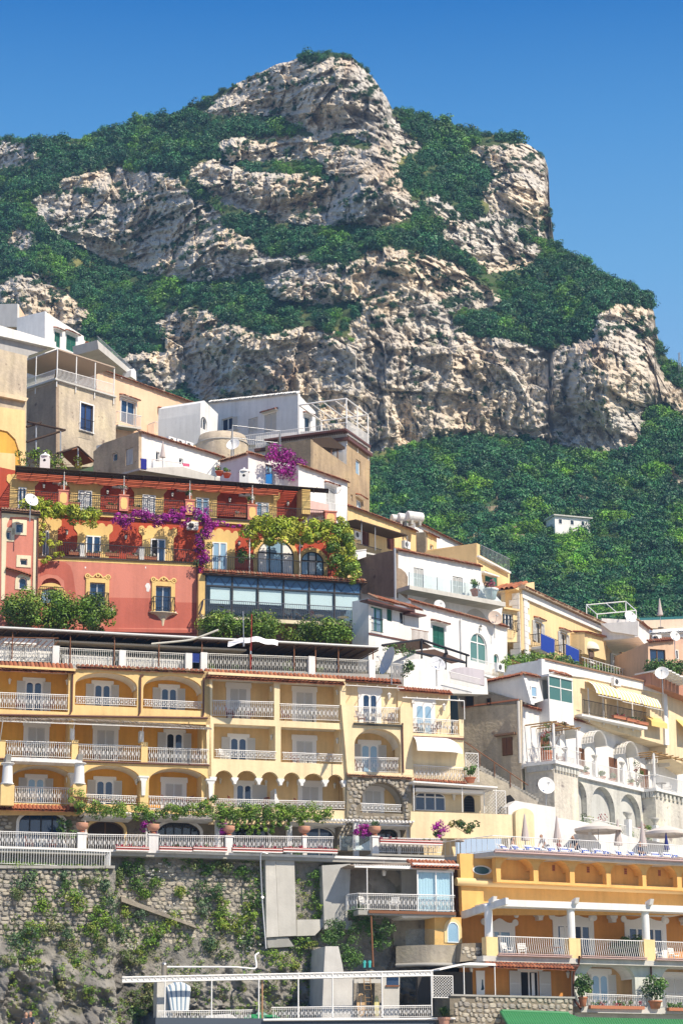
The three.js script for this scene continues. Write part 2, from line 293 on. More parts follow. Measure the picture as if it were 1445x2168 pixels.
const G={dark:[[.035,.09,.02],[.05,.12,.025],[.07,.145,.03]],mid:[[.075,.17,.03],[.10,.21,.035],[.055,.13,.025]],lime:[[.30,.38,.02],[.38,.43,.03],[.20,.31,.02],[.42,.45,.05]],vine:[[.13,.25,.02],[.19,.31,.03],[.08,.17,.02]],bougain:[[.30,.008,.25],[.40,.014,.32],[.22,.008,.20]],dry:[[.20,.20,.08],[.14,.19,.06],[.10,.16,.04]],yel:[[.18,.30,.03],[.12,.24,.03],[.24,.30,.04]],grey:[[.09,.17,.08],[.13,.20,.10],[.06,.12,.05]],ora:[[.10,.20,.02],[.14,.26,.025],[.055,.11,.015],[.19,.28,.03]]};
// ---------------------------------------------------------------- the mountain
let mtnPoint;
const ROCK=[
pts(m2,340,290,480,190,640,130,700,150,720,190,800,180,850,165,880,95,1000,110,1040,180,1110,190,1140,310,1200,310,1245,430,1250,500,1330,570,1350,720,1290,690,1200,630,1110,580,960,560,840,550,700,500,560,450,440,440,330,430,250,450,130,480,80,460,200,420,270,350),
pts(m2,270,590,420,600,640,590,790,590,930,640,940,670,830,690,770,690,740,700,600,705,480,715,340,700,240,690),
pts(m2,60,760,200,740,400,790,560,830,690,790,800,830,870,850,880,900,960,930,1000,850,960,790,850,780,840,700,950,690,1060,650,1190,680,1260,720,1280,850,1330,930,1370,1010,1340,1070,1200,1080,1150,1100,1000,1080,900,1090,800,1070,650,1090,480,1040,300,980,230,930,150,860,90,810),
pts(m1,400,430,560,440,610,470,620,360,720,380,780,450,870,410,960,440,1060,450,1150,560,1200,600,1300,640,1370,730,1400,800,1445,800,1530,840,1560,900,1560,980,1445,1070,1330,1050,1150,1080,1050,1050,900,1010,760,970,600,900,520,880,430,800,370,810,270,680,220,600,150,520,200,500,240,580,330,560,390,520),
pts(m1,-60,250,90,240,200,270,280,330,170,350,110,330,60,380,-60,400),pts(m1,20,770,100,760,180,790,240,840,170,900,60,850),pts(m1,-40,570,70,560,60,620,-40,640),pts(m1,680,270,820,270,800,300,700,300),pts(m1,20,480,90,400,120,410,90,460),
pts(m1,-60,1160,100,1050,250,1030,330,1100,400,1180,540,1250,500,1340,500,1400,280,1400,150,1390,-60,1310),pts(m1,460,1110,500,1120,490,1170,450,1160),pts(m1,620,1180,680,1180,740,1220,640,1220),
pts(m1,1360,210,1445,200,1560,240,1560,320,1420,310,1340,320),pts(m1,1150,370,1300,370,1380,430,1560,440,1560,640,1400,600,1300,520,1200,450),
pts(m3,360,310,500,310,640,280,740,390,850,350,980,340,1080,270,1280,260,1445,310,1580,330,1660,420,1800,540,1840,610,1700,610,1560,600,1500,640,1340,640,1200,660,1040,620,1000,520,890,570,720,580,600,560,480,540,410,470,400,400,340,340),
pts(m4,500,270,560,260,690,230,790,300,830,400,830,520,850,650,820,700,760,670,700,600,650,560,650,480,580,410,560,350,500,300),pts(m4,420,600,560,580,620,610,660,700,700,740,770,700,770,750,700,800,640,830,570,850,500,800,450,740),pts(m4,200,450,280,490,390,580,420,620,440,740,380,710,290,650,340,600,250,540),
pts(m4,130,230,200,200,240,250,180,265),pts(m4,400,240,500,225,480,290,410,275),pts(m4,500,420,570,430,610,570,550,560,500,480),
[...pts(m3,-240,690,-60,600,0,620,60,650,160,710,280,720,340,770,380,790,500,790,560,740,700,730,810,770,870,800,930,870,1060,800,930,740,900,690,1040,640,1250,650,1445,640),...pts(m5,130,240,270,240,420,310,500,370,640,360,780,410,860,390,960,400,1000,360,1040,340,1050,250,1110,200,1200,190,1290,220,1310,380,1300,480,1340,520,1350,650,1250,640,1250,800,1200,870,1000,880,850,840,700,800,560,790,400,800,300,790,200,830,80,850,0,880),[770,960],[560,930],[450,880],[400,800],[360,740]],
pts(m5,1380,560,1500,600,1500,760,1400,680),pts(m6,1350,260,1400,250,1430,320,1500,350,1500,400,1400,350),pts(m6,1130,260,1165,260,1200,300,1150,290),pts(a1,920,490,1240,490,1330,680,1320,780,1200,740,1060,680),
];
const ROCKB=ROCK.map(P=>[Math.min(...P.map(p=>p[0])),Math.max(...P.map(p=>p[0])),Math.min(...P.map(p=>p[1])),Math.max(...P.map(p=>p[1]))]);
const isRock=(x,y)=>{for(let i=0;i<ROCK.length;i++){const b=ROCKB[i];if(x>b[0]&&x<b[1]&&y>b[2]&&y<b[3]&&inPoly(x,y,ROCK[i]))return 1;}return 0;};
const RIDGE=[[-120,300],[0,294],[60,292],[100,297],[170,293],[240,270],[300,254],[370,243],[400,228],[470,192],[520,168],[560,148],[600,132],[640,120],[690,110],[740,117],[770,142],[800,180],[818,207],[830,234],[850,230],[880,242],[930,257],[960,270],[1000,274],[1040,284],[1080,287],[1130,314],[1152,335],[1160,360],[1163,440],[1171,508],[1190,532],[1240,562],[1290,592],[1340,607],[1370,627],[1384,665],[1388,705],[1402,745],[1445,802],[1560,880]];
// angular facets: tilted planes in jittered cells
function facet(x,y,k){const X=Math.floor(x),Y=Math.floor(y);let b=9,r=0;for(let j=-1;j<2;j++)for(let i=-1;i<2;i++){const h=PERM[(PERM[(X+i+k)&255]+Y+j)&255],g=PERM[h+57],dx=x-X-i-.1-.8*h/255,dy=y-Y-j-.1-.8*g/255,d=dx*dx+dy*dy;if(d<b){b=d;const t=PERM[g+11];r=dx*(t/127-1)*1.5+dy*(PERM[t+5]/127-1.1)*1.2+(PERM[t+91]/255-.5)*.7;}}return r;}
const ridgeY=x=>pathY(RIDGE,x)+5*fbm(x*.045,3.3,0,4);
{
const XS=-110,XE=1555,NX=820,NY=740,NB=14,MY0=60,MY1=1400,MW=420,MH=340;
// slope field: cliffs stand up, wooded ledges lean back
let mk=new Float32Array(MW*MH);
for(let j=0;j<MH;j++)for(let i=0;i<MW;i++)mk[j*MW+i]=isRock(XS+(XE-XS)*i/(MW-1),MY0+(MY1-MY0)*j/(MH-1));
const blur=(src,rx,ry)=>{const t=new Float32Array(src.length),o=new Float32Array(src.length);for(let j=0;j<MH;j++)for(let i=0;i<MW;i++){let s=0;for(let k=-rx;k<=rx;k++)s+=src[j*MW+clamp(i+k,0,MW-1)];t[j*MW+i]=s/(2*rx+1);}for(let j=0;j<MH;j++)for(let i=0;i<MW;i++){let s=0;for(let k=-ry;k<=ry;k++)s+=t[clamp(j+k,0,MH-1)*MW+i];o[j*MW+i]=s/(2*ry+1);}return o;};
const soft=blur(blur(mk,6,3),6,3);
const cell=new Float32Array(MW*MH);
const el=y=>15.5*Math.PI/180+Math.atan((IH/2-y)/FPX);
for(let i=0;i<MW;i++){
let D=400;
for(let j=MH-1;j>=0;j--){
const y=MY0+(MY1-MY0)*j/(MH-1),dy=(MY1-MY0)/(MH-1),e=el(y),de=dy/FPX,r=soft[j*MW+i],te=Math.tan(e);
const slope=Math.max(te+.5,lerp(y>900?.82:1.05,5.5,r*r));
D*=1+de*(1+te*te)/(slope-te);cell[j*MW+i]=D;
}
}
const Df=blur(blur(cell,17,2),17,2);
const samp=(F,x,y)=>{const u=clamp((x-XS)/(XE-XS))*(MW-1),v=clamp((y-MY0)/(MY1-MY0))*(MH-1),i=Math.min(MW-2,Math.floor(u)),j=Math.min(MH-2,Math.floor(v)),a=u-i,b=v-j;return lerp(lerp(F[j*MW+i],F[j*MW+i+1],a),lerp(F[(j+1)*MW+i],F[(j+1)*MW+i+1],a),b);};
// large limestone forms: each massif bulges toward the right-hand light
const bulge=(x,y)=>{
let d=0;const f=(cx,cy,rx,ry,a)=>{const q=((x-cx)/rx)**2+((y-cy)/ry)**2;if(q<1)d-=a*(1-q)*(1-q);};
f(690,190,110,130,26);f(800,400,120,130,26);f(560,400,120,80,10);f(210,440,110,110,22);f(430,560,150,90,10);f(1110,400,80,130,22);f(1000,500,90,80,10);f(860,600,120,110,12);f(640,600,120,70,8);
f(500,740,120,110,12);f(1000,740,170,90,10);f(1290,800,110,150,26);f(860,800,90,130,8);f(1210,640,170,90,18);return d;
};
const wob=(x,y)=>[x+12*fbm(x*.02,y*.02,1.7,3)+7*noise(x*.08,y*.09,4)+4*noise(x*.23,y*.23,6),y+11*fbm(x*.02,y*.02,8.1,3)+6*noise(x*.1,y*.1,9)+4*noise(x*.25,y*.25,2)];
const P=new Float32Array((NX+1)*(NY+NB+1)*3),C=new Float32Array((NX+1)*(NY+NB+1)*3),RK=new Uint8Array((NX+1)*(NY+NB+1)),PX=new Float32Array((NX+1)*(NY+NB+1)*2);
const v=new THREE.Vector3();
for(let i=0;i<=NX;i++){
const x=XS+(XE-XS)*i/NX,yr=ridgeY(x),yb=1390;
let last=null;
for(let j=0;j<=NY+NB;j++){
const k=j*(NX+1)+i;
if(j>NY){
const b=j-NY,q=(b/NB)**1.5;P[3*k]=last.x*(1+.9*q);P[3*k+1]=last.y-8*q*q-90*q;P[3*k+2]=last.z*(1+.9*q);
C[3*k]=.05;C[3*k+1]=.07;C[3*k+2]=.025;continue;
}
const y=lerp(yb,yr,j/NY),w=wob(x,y),sr=samp(soft,w[0],w[1]),rock=sr+.13*noise(x*.05,y*.07,6)+.07*noise(x*.17,y*.2,3)>.35?1:0,D0=samp(Df,x,y),r=ray(x,y);
PX[2*k]=x;PX[2*k+1]=y;
v.copy(r).multiplyScalar(D0/-r.z).add(CAM);
const X=v.x,Y=v.y,Z=v.z*.35,rk=rock*lerp(.4,1,sstep(.2,.8,sr)),low=sstep(650,760,y);
// rock relief: buttresses, tilted beds, drapery, fractures
let d=bulge(x,y)*.3+5*fbm(X/60,Y/60,Z/60,3);
if(rock){
const wx=X+5*noise(X/17,Y/17,3),wy=Y+5*noise(X/17,Y/17,7);
const butt=Math.abs(noise(wx/19,wy/38,2.2))*5-1.5,bed=ridged(wx/26+wy/40,(wy+wx*.28)/6.5,5.5,4)*lerp(3.4,1.2,low),drape=ridged(wx/5.2,wy/34,1.1,4)*lerp(1.5,4.2,low);
const fac=facet(wx/9,wy/15,3)*2.9+facet((wx+wy*.3)/3.4,wy/6,40)*1.7+facet((wx-wy*.2)/1.35,wy/1.9,80)*.8,over=2*sstep(.05,.42,noise(wx/24,wy/15,12.5))+2.2*sstep(.02,.12,noise(wx/9,wy/5,17.5));
d+=(butt-bed*1.1-drape+fac+over+2.2*fbm(X*.8,Y*.8,2,3))*rk;
}else d+=2.0*fbm(X/9,Y/9,Z/9,3)+.8*fbm(X/2,Y/2,1,2)-1.5;
v.copy(r).multiplyScalar((D0+d)/-r.z).add(CAM);
P[3*k]=v.x;P[3*k+1]=v.y;P[3*k+2]=v.z;RK[k]=rock;last=v.clone();
let cr,cg,cb;
if(rock){
const warm=sstep(-.25,.3,fbm(X/22,Y/16,4.2,4)),dk=sstep(.08,.42,fbm(X/4.5,Y/26,9.9,4))*lerp(.35,.8,low),gr=.86+.4*fbm(X/1.6,Y/1.6,3,3)+.25*fbm(X/9,Y/9,6,3),rust=sstep(.2,.5,fbm(X/9,Y/20,14,3))*lerp(.25,.6,low);
cr=lerp(.57,.68,warm);cg=lerp(.54,.58,warm);cb=lerp(.49,.445,warm);
cr=lerp(cr,.44,rust);cg=lerp(cg,.27,rust);cb=lerp(cb,.15,rust);
cr=lerp(cr,.24,dk*.55)*gr;cg=lerp(cg,.215,dk*.55)*gr;cb=lerp(cb,.19,dk*.55)*gr;
const moss=sstep(.22,.42,fbm(X/3.2,Y/2.2,20,4));cr=lerp(cr,.13,moss*.5);cg=lerp(cg,.15,moss*.5);cb=lerp(cb,.07,moss*.5);
}else{
const gs=sstep(.05,.45,fbm(X/10,Y/8,2.5,4));cr=lerp(.05,.22,gs);cg=lerp(.08,.21,gs);cb=lerp(.025,.07,gs);
}
C[3*k]=cr;C[3*k+1]=cg;C[3*k+2]=cb;
}
}
const idx=[];for(let j=0;j<NY+NB;j++)for(let i=0;i<NX;i++){const a=j*(NX+1)+i;idx.push(a,a+1,a+NX+1,a+1,a+NX+2,a+NX+1);}
const g=new THREE.BufferGeometry();g.setAttribute('position',new THREE.BufferAttribute(P,3));g.setAttribute('color',new THREE.BufferAttribute(C,3));g.setIndex(idx);g.computeVertexNormals();
struct(new THREE.Mesh(g,new THREE.MeshStandardMaterial({vertexColors:true,roughness:.95,side:THREE.DoubleSide,flatShading:true})),'mountain');
mtnPoint=(x,y)=>{const i=Math.round(clamp((x-XS)/(XE-XS))*NX),xx=XS+(XE-XS)*i/NX,yb=1390,j=Math.round(clamp((y-yb)/(ridgeY(xx)-yb))*NY),k=j*(NX+1)+i;return new THREE.Vector3(P[3*k],P[3*k+1],P[3*k+2]);};
// woods: crowns of leaf clumps on every ledge and slope
const woods=[];
for(let v=0;v<6;v++){
const cl=[],n=13+v;for(let i=0;i<n;i++){const a=rr(0,6.28),q=Math.sqrt(rnd())*.72;cl.push([Math.cos(a)*q,.45+rr(-.35,.55)*(1-q*.45),Math.sin(a)*q,rr(.22,.44)]);}
woods.push({g:leafGeo(cl,.085,46,[[.75,.9,.7],[1,1,1],[1.2,1.12,1]]),m:[]});
}
const grassy=(x,y)=>y>985&&y<1160&&x>930&&x<1330&&(Math.sin(y*.26+x*.006+2*noise(x*.01,y*.01,2))>.25)&&noise(x*.012,y*.02,5)>-.25;
const put=(k,s,col)=>{const w=woods[Math.floor(rnd()*6)];w.m.push([P[3*k],P[3*k+1]-s*.3,P[3*k+2],s,rr(0,6.28),col]);};
for(let n=0;n<128000;n++){
const i=Math.floor(rnd()*NX),j=Math.floor(rnd()*(NY-1)),k=j*(NX+1)+i,x=PX[2*k],y=PX[2*k+1];if(y<60||(x<740&&y>1000)||(x<300&&y>860))continue;
const D=-P[3*k+2],area=(D/560)**2,q=noise(x*.03,y*.04,11),t=fbm(x*.012,y*.012,15,3),u=fbm(x*.035,y*.05,25,3);
if(RK[k]){if(fbm(x*.02,y*.035,31,3)>.14&&rnd()<.06)put(k,rr(.4,1.1),[.03,.09,.035]);else if(y<720&&fbm(x*.011+y*.006,(y+x*.3)*.05,57,3)>.12&&rnd()<.24)put(k,rr(.5,1.2),[.03,.1,.04]);continue;}
const edge=samp(soft,x,y);
if(rnd()>(.44*area+.1)*(1-.6*edge))continue;
const terr=grassy(x,y),open=fbm(x*.016,y*.024,44,3)>.19;
if(terr&&rnd()<.8)continue;if(open&&rnd()<.75)continue;
const lush=sstep(.0,.34,t+.35*u)*(y>900?1.25:y>700?1:.75),s=(terr||open?rr(.5,1.0):rr(.9,1.7)+1.0*sstep(.15,.4,u)*rnd()+(rnd()<.08?.9:0))*(y>850?1.12:1)*(1-.45*edge);
const up=samp(soft,x,y-10)>.36?.42:samp(soft,x,y-24)>.4?.65:1,s1=s*up*1.05;
const c=[lerp(.024,.12,lush)+.02*q,lerp(.115,.28,lush)+.045*q,lerp(.046,.022,lush)],br=rr(.5,1.5);if(terr){c[0]+=.06;c[1]+=.09;}
const tall=rnd()<.085&&up===1&&!terr&&!open,tb=tall?rr(.55,1.35):br;put(k,tall?rr(1.7,3.3):s1,c.map(z=>Math.max(.006,z*tb)));
}
woods.forEach(w=>{
const im=new THREE.InstancedMesh(w.g,LEAF,w.m.length),o=new THREE.Object3D(),cc=new THREE.Color();
w.m.forEach((m,i)=>{o.position.set(m[0],m[1],m[2]);o.rotation.set(rr(-.15,.15),m[4],rr(-.15,.15));o.scale.set(m[3]*rr(.85,1.15),m[3]*rr(.85,1.3),m[3]);o.updateMatrix();im.setMatrixAt(i,o.matrix);im.setColorAt(i,cc.setRGB(...m[5]));});
im.name=numbered('wood');im.castShadow=im.receiveShadow=true;stuff(im);im.userData.label='dense green woods and scrub on the ledges and slopes of the mountain';im.userData.category='woods';im.userData.group='mountain woods';scene.add(im);
});
}
// ground far around and the sloping hillside under the town
{
const g=new THREE.PlaneGeometry(8000,8000,8,8);g.rotateX(-Math.PI/2);
const m=struct(new THREE.Mesh(boxUV(g),concrete(.36,.33,.27)),'ground');m.position.set(0,-1,-100);
}
// rubble stones set in a wall: P outline on the local facade plane, holes cut out; the largest are stones of their own
const STONES=(()=>{const r=[];for(let k=0;k<7;k++){const n=6+(k%3),v=[],ix=[],ang=[];for(let i=0;i<n;i++)ang.push((i+rr(-.3,.3))/n*Math.PI*2);for(const[s,z]of[[1,0],[.98,.45],[.74,1]])for(let i=0;i<n;i++){const q=.5*(s)*(1/Math.max(Math.abs(Math.cos(ang[i])),Math.abs(Math.sin(ang[i]))))**.55;v.push(Math.cos(ang[i])*q,Math.sin(ang[i])*q,z+(z===1?((i*7+k*3)%5)*.06-.12:0));}v.push(0,0,1.08);for(let l=0;l<2;l++)for(let i=0;i<n;i++){const a=l*n+i,b=l*n+(i+1)%n;ix.push(a,b,a+n,b,b+n,a+n);}for(let i=0;i<n;i++)ix.push(2*n+i,2*n+(i+1)%n,3*n);let g=new THREE.BufferGeometry();g.setAttribute('position',new THREE.Float32BufferAttribute(v,3));g.setIndex(ix);g=g.toNonIndexed();g.computeVertexNormals();r.push(boxUV(g));}return r;})();
const STM=[mat(.40,.37,.31,{roughness:.95,bp:'rough',bs:.03}),mat(.32,.30,.26,{roughness:.95,bp:'rough',bs:.03}),mat(.48,.44,.36,{roughness:.95,bp:'rough',bs:.03}),mat(.31,.29,.26,{roughness:.95,bp:'rough',bs:.03}),mat(.42,.37,.30,{roughness:.95,bp:'rough',bs:.03})];
function stonework(g,P,holes,z,size,limit=300,o={}){
const xs=P.map(p=>p[0]),ys=P.map(p=>p[1]),X0=Math.min(...xs),X1=Math.max(...xs),Y0=Math.min(...ys),Y1=Math.max(...ys),L=[];let row=0;
for(let y=Y0;y<Y1;){const h=size*rr(.62,1.05);let x=X0-rnd()*size;while(x<X1){const w=size*rr(.7,1.7),cx=x+w/2,cy=y+h/2+rr(-.06,.06);x+=w;let ok=true;for(const[a,b]of[[-.42,0],[.42,0],[0,-.42],[0,.42]]){const px=cx+a*w,py=cy+b*h;if(!inPoly(px,py,P)||holes.some(q=>inPoly(px,py,q))||(o.skip&&o.skip(px,py)))ok=false;}if(ok)L.push([cx,cy,w*.93,h*.92]);}y+=h;row++;}
const rest=STM.map(()=>[]),step=o.sort?1:Math.max(1,L.length/limit);let acc=0,made=0;
L.forEach((s,i)=>{const k=Math.floor(rnd()*7),m=Math.floor(rnd()*5),d=rr(.04,.1)*(o.deep||1),rot=rr(-.08,.08),zz=o.zf?o.zf(s[0],s[1]):z;if(L.length<=limit||(made<limit&&i>=acc)){acc+=step;made++;const t=mesh(made>1?`stone_${String(made - 1).padStart(3, '0')}`:'stone',STONES[k],STM[m],g);t.position.set(s[0],s[1],zz-.02);t.scale.set(s[2],s[3],d+.02);t.rotation.z=rot;}else{const q=STONES[k].clone();q.scale(s[2],s[3],d+.02);q.rotateZ(rot);q.translate(s[0],s[1],zz-.02);rest[m].push(q);}});
rest.forEach((q,m)=>{if(q.length)stuff(mesh('stones',merge(q),STM[m],g));});
if(holes.length&&o.voussoir!==0){const h=holes[0],n=26;const top=h.slice(2);for(let i=0;i+1<top.length;i++){const a=top[i],b=top[i+1],l=Math.hypot(b[0]-a[0],b[1]-a[1]);if(l<.05)continue;const t=mesh('arch_stone',STONES[i%7],STM[(i*3)%5],g),cx=(a[0]+b[0])/2,cy=(a[1]+b[1])/2,an=Math.atan2(b[1]-a[1],b[0]-a[0]);t.position.set(cx+Math.sin(an)*.16,cy-Math.cos(an)*.16,z-.02);t.rotation.z=an;t.scale.set(l*.92,.3,.14);}}
}
// ---------------------------------------------------------------- small things: one builder per kind, copies by clone
function place(proto,name,pos,yaw,label,category,group,s=1){
const o=proto.used?proto.clone():proto;proto.used=true;o.name=numbered(name);o.position.copy(pos);o.rotation.y=yaw;o.scale.setScalar(s);o.userData={label,category};if(group)o.userData.group=group;scene.add(o);return o;
}
function chairProto(m){
const g=new THREE.Group();mesh('seat',bx(-.24,.24,.42,.46,-.23,.23),m,g);
for(const[x,z]of[[-.21,-.2],[.21,-.2],[-.21,.2],[.21,.2]])mesh('leg',bar([x,0,z],[x,.42,z],.024,4),m,g);
const b=[bar([-.22,.46,-.21],[-.24,.95,-.3],.022,4),bar([.22,.46,-.21],[.24,.95,-.3],.022,4)];for(let i=0;i<4;i++)b.push(bx(-.23,.23,.58+i*.1,.65+i*.1,-.25-i*.02,-.225-i*.02));
mesh('backrest',merge(b),m,g);for(const s of[-1,1])mesh('armrest',merge([bx(s*.26-.03,s*.26+.03,.64,.67,-.24,.22),bar([s*.26,.42,.2],[s*.26,.65,.2],.02,4)]),m,g);return g;
}
function tableProto(m,r=.4){const g=new THREE.Group();mesh('tabletop',mv(plain(new THREE.CylinderGeometry(r,r,.035,16)),0,.72,0),m,g);mesh('column',bar([0,.02,0],[0,.71,0],.03,6),m,g);for(let i=0;i<3;i++){const a=i*2.09;mesh('foot',tube([[0,.2,0],[Math.cos(a)*.15,.08,Math.sin(a)*.15],[Math.cos(a)*.34,.02,Math.sin(a)*.34]],.018,4,6),m,g);}return g;}
const CH={brown:chairProto(mat(.16,.035,.02,{roughness:.6})),white:chairProto(M.paint)},TB={iron:tableProto(M.iron),white:tableProto(M.paint),wood:tableProto(mat(.2,.06,.03,{roughness:.6}))};
function onF(F,p,v,w){const a=F.uv(p,w);return F.world(a[0],v,w);}
function chair(F,p,v,w,turn,where,kind='brown',grp='chairs on the balconies'){place(CH[kind],kind==='white'?'white_chair':'wooden_chair',onF(F,p,v,w),F.yaw+turn,`${kind === 'white' ? 'white' : 'dark reddish brown wooden'} armchair ${where}`,'chair',grp);}
function table(F,p,v,w,where,kind='iron',grp='tables on the balconies'){place(TB[kind],kind+'_table',onF(F,p,v,w),F.yaw,`small round ${kind === 'iron' ? 'black iron' : kind === 'wood' ? 'brown wooden' : 'white'} table ${where}`,'table',grp);}
function lantern(g,p,w,m=M.trim,s=1){
const a=g.F.uv(p,w),x=a[0],y=a[1],z=w+.16*s;const b=mesh('wall_lamp',merge([bar([x,y-.2*s,z],[x,y+.2*s,z],.03*s,4),bar([x,y+.12*s,w],[x,y+.2*s,z],.015,4),mv(lathe([[.001,.2*s],[.03*s,.18*s],[.12*s,.1*s],[.12*s,.08*s],[.09*s,.08*s]],6),x,y,z),mv(lathe([[.001,-.2*s],[.05*s,-.17*s],[.06*s,-.15*s],[.001,-.15*s]],6),x,y,z)]),m,g);
mesh('lamp_glass',mv(lathe([[.055*s,-.15*s],[.1*s,.08*s]],6),x,y,z),mat(.75,.74,.68,{roughness:.3}),b);
}
function acUnit(F,p,w,label,s=1){
const g=new THREE.Group();g.name=numbered('air_conditioner');g.position.copy(onF(F,p,F.uv(p,w)[1],w));g.rotation.y=F.yaw;g.scale.setScalar(s);scene.add(g);tag(g,label,'air conditioner');
mesh('casing',bx(-.42,.42,-.3,.3,0,.3),M.paint,g);const r=new THREE.TorusGeometry(.2,.015,5,20);r.translate(-.1,0,.31);const f=mesh('fan_grille',merge([r,mv(plain(new THREE.TorusGeometry(.12,.012,4,16)),-.1,0,.31),bar([-.3,0,.31],[.1,0,.31],.01,3),bar([-.1,-.2,.31],[-.1,.2,.31],.01,3)]),M.steel,g);mesh('fan',mv(plain(new THREE.CylinderGeometry(.19,.19,.006,20).rotateX(Math.PI/2)),-.1,0,.303),M.dark,f);mesh('bracket',merge([bx(-.35,-.3,-.36,-.3,0,.32),bx(.3,.35,-.36,-.3,0,.32)]),M.steel,g);return g;
}
function dish(p,d,r,yaw,tilt,label,m=M.paint,mast=1.2){
const g=new THREE.Group();g.name=numbered('satellite_dish');g.position.copy(at(p,d));g.position.y-=mast;g.rotation.y=yaw;scene.add(g);tag(g,label,'satellite dish');
mesh('mast',bar([0,-.3,0],[0,mast,0],.035,6),M.steel,g);const q=[];for(let i=0;i<=8;i++)q.push([r*i/8+.001,r*.28*(i/8)**2]);for(let i=8;i>=0;i--)q.push([r*i/8+.001,r*.28*(i/8)**2-.02]);
const dg=lathe(q,28);dg.rotateX(Math.PI/2-tilt);dg.translate(0,mast,.06);const b=mesh('reflector',dg,m,g);
const c=Math.cos(tilt),s=Math.sin(tilt),tip=[0,mast+s*r*.95,.06+c*r*.95];mesh('feed_arm',merge([bar([0,mast-r*.85*c,.06+s*r*.8],tip,.018,4),bar([r*.8,mast+.1*s,.06+r*.2],tip,.01,3),bar([-r*.8,mast+.1*s,.06+r*.2],tip,.01,3)]),M.steel,g);mesh('receiver',mv(bx(-.06,.06,-.05,.05,-.05,.08),...tip),M.steel,g);return g;
}
function bush(name,label,cat,clumps,pos,size,n,cols,o={}){
const g=new THREE.Group();g.name=numbered(name);g.position.copy(pos);if(o.yaw)g.rotation.y=o.yaw;scene.add(g);tag(g,label,cat,o.group);
stuff(mesh('leaves',leafGeo(clumps,size,n,cols,o),LEAF,g));
if(o.stem!==0){const gs=[];const base=o.base||[0,-.1,0];for(let i=0;i<Math.min(clumps.length,o.stems||6);i++){const c=clumps[Math.floor(i*clumps.length/Math.min(clumps.length,o.stems||6))];gs.push(bar(base,[c[0],c[1],c[2]],(o.sr||.03),4,.01));}mesh(o.stemName||'stem',merge(gs),M.wood,g);}
return g;
}
function ball(n,rx,ry,rz,r0,r1){const c=[];for(let i=0;i<n;i++){let x,y,z;do{x=rr(-1,1);y=rr(-1,1);z=rr(-1,1);}while(x*x+y*y+z*z>1);c.push([x*rx,y*ry,z*rz,rr(r0,r1)]);}return c;}
function along(P,n,spread,r0,r1,dens=1){const c=[];for(let i=1;i<P.length;i++){const a=P[i-1],b=P[i],l=Math.hypot(b[0]-a[0],b[1]-a[1],b[2]-a[2]),m=Math.max(1,Math.round(l*n));for(let k=0;k<m;k++){const t=rnd();c.push([lerp(a[0],b[0],t)+rr(-1,1)*spread,lerp(a[1],b[1],t)+rr(-1,1)*spread,lerp(a[2],b[2],t)+rr(-1,1)*spread,rr(r0,r1)]);}}return c;}
function pot(g,x,y,z,r,h,m=M.clay){return mesh('pot',mv(lathe([[.001,0],[r*.68,0],[r*.95,h*.8],[r*1.1,h*.82],[r*1.1,h],[r*.95,h],[r*.9,h*.9],[.001,h*.88]],14),x,y,z),m,g);}
function potted(name,label,cat,pos,r,h,ph,pr,cols,o={}){const g=new THREE.Group();g.name=numbered(name);g.position.copy(pos);scene.add(g);tag(g,label,cat,o.group);pot(g,0,0,0,r,h,o.pm);stuff(mesh('leaves',leafGeo(ball(o.n||9,pr*.7,ph*.4,pr*.7,pr*.3,pr*.5).map(c=>[c[0],c[1]+h+ph*.5,c[2],c[3]]),o.size||.07,o.k||40,cols),LEAF,g));mesh('stem',bar([0,h*.8,0],[0,h+ph*.5,0],.025,4),M.wood,g);return g;}
function planter(F,p,w,len,label,cols,group){
const g=new THREE.Group();g.name=numbered('flower_box');g.position.copy(onF(F,p,F.uv(p,w)[1],w));g.rotation.y=F.yaw;scene.add(g);tag(g,label,'flower box',group);
mesh('box',merge([bx(-len/2,len/2,0,.2,-.11,.11),bx(-len/2-.02,len/2+.02,.17,.21,-.13,.13)]),M.clay,g);const c=[];for(let i=0;i<7;i++)c.push([rr(-.45,.45)*len,rr(.24,.42),rr(-.08,.08),.09]);stuff(mesh('flowers',leafGeo(c,.035,34,cols),LEAF,g));return g;
}
function parasol(proto,closed){}
const parasolClosed=(()=>{const g=new THREE.Group();mesh('pole',bar([0,0,0],[0,2.55,0],.025,6),M.steel,g);const q=lathe([[.001,2.62],[.05,2.5],[.13,1.9],[.24,1.25],[.26,1.12],[.02,1.2]],10),p=q.attributes.position;for(let i=0;i<p.count;i++){const a=Math.atan2(p.getZ(i),p.getX(i)),k=1+.28*Math.cos(a*5);p.setX(i,p.getX(i)*k);p.setZ(i,p.getZ(i)*k);}q.computeVertexNormals();mesh('canopy',q,mat(.50,.44,.42,{roughness:.95}),g);mesh('base',mv(lathe([[.001,0],[.26,0],[.24,.07],[.001,.08]]),0,0,0),M.conc,g);return g;})();
const parasolOpen=(()=>{const g=new THREE.Group();mesh('pole',bar([0,0,0],[0,2.6,0],.025,6),M.steel,g);const q=plain(new THREE.ConeGeometry(1.5,.48,8,1,true));q.translate(0,2.4,0);const c=mesh('canopy',q,mat(.66,.60,.55,{roughness:.95}),g);mesh('valance',mv(plain(new THREE.CylinderGeometry(1.5,1.5,.16,8,1,true)),0,2.08,0),mat(.66,.60,.55,{roughness:.95}),c);for(let i=0;i<8;i++){const a=i*Math.PI/4;mesh('rib',bar([0,2.55,0],[Math.cos(a)*1.46,2.14,Math.sin(a)*1.46],.012,3),M.steel,g);}mesh('base',mv(lathe([[.001,0],[.26,0],[.24,.07],[.001,.08]]),0,0,0),M.conc,g);return g;})();
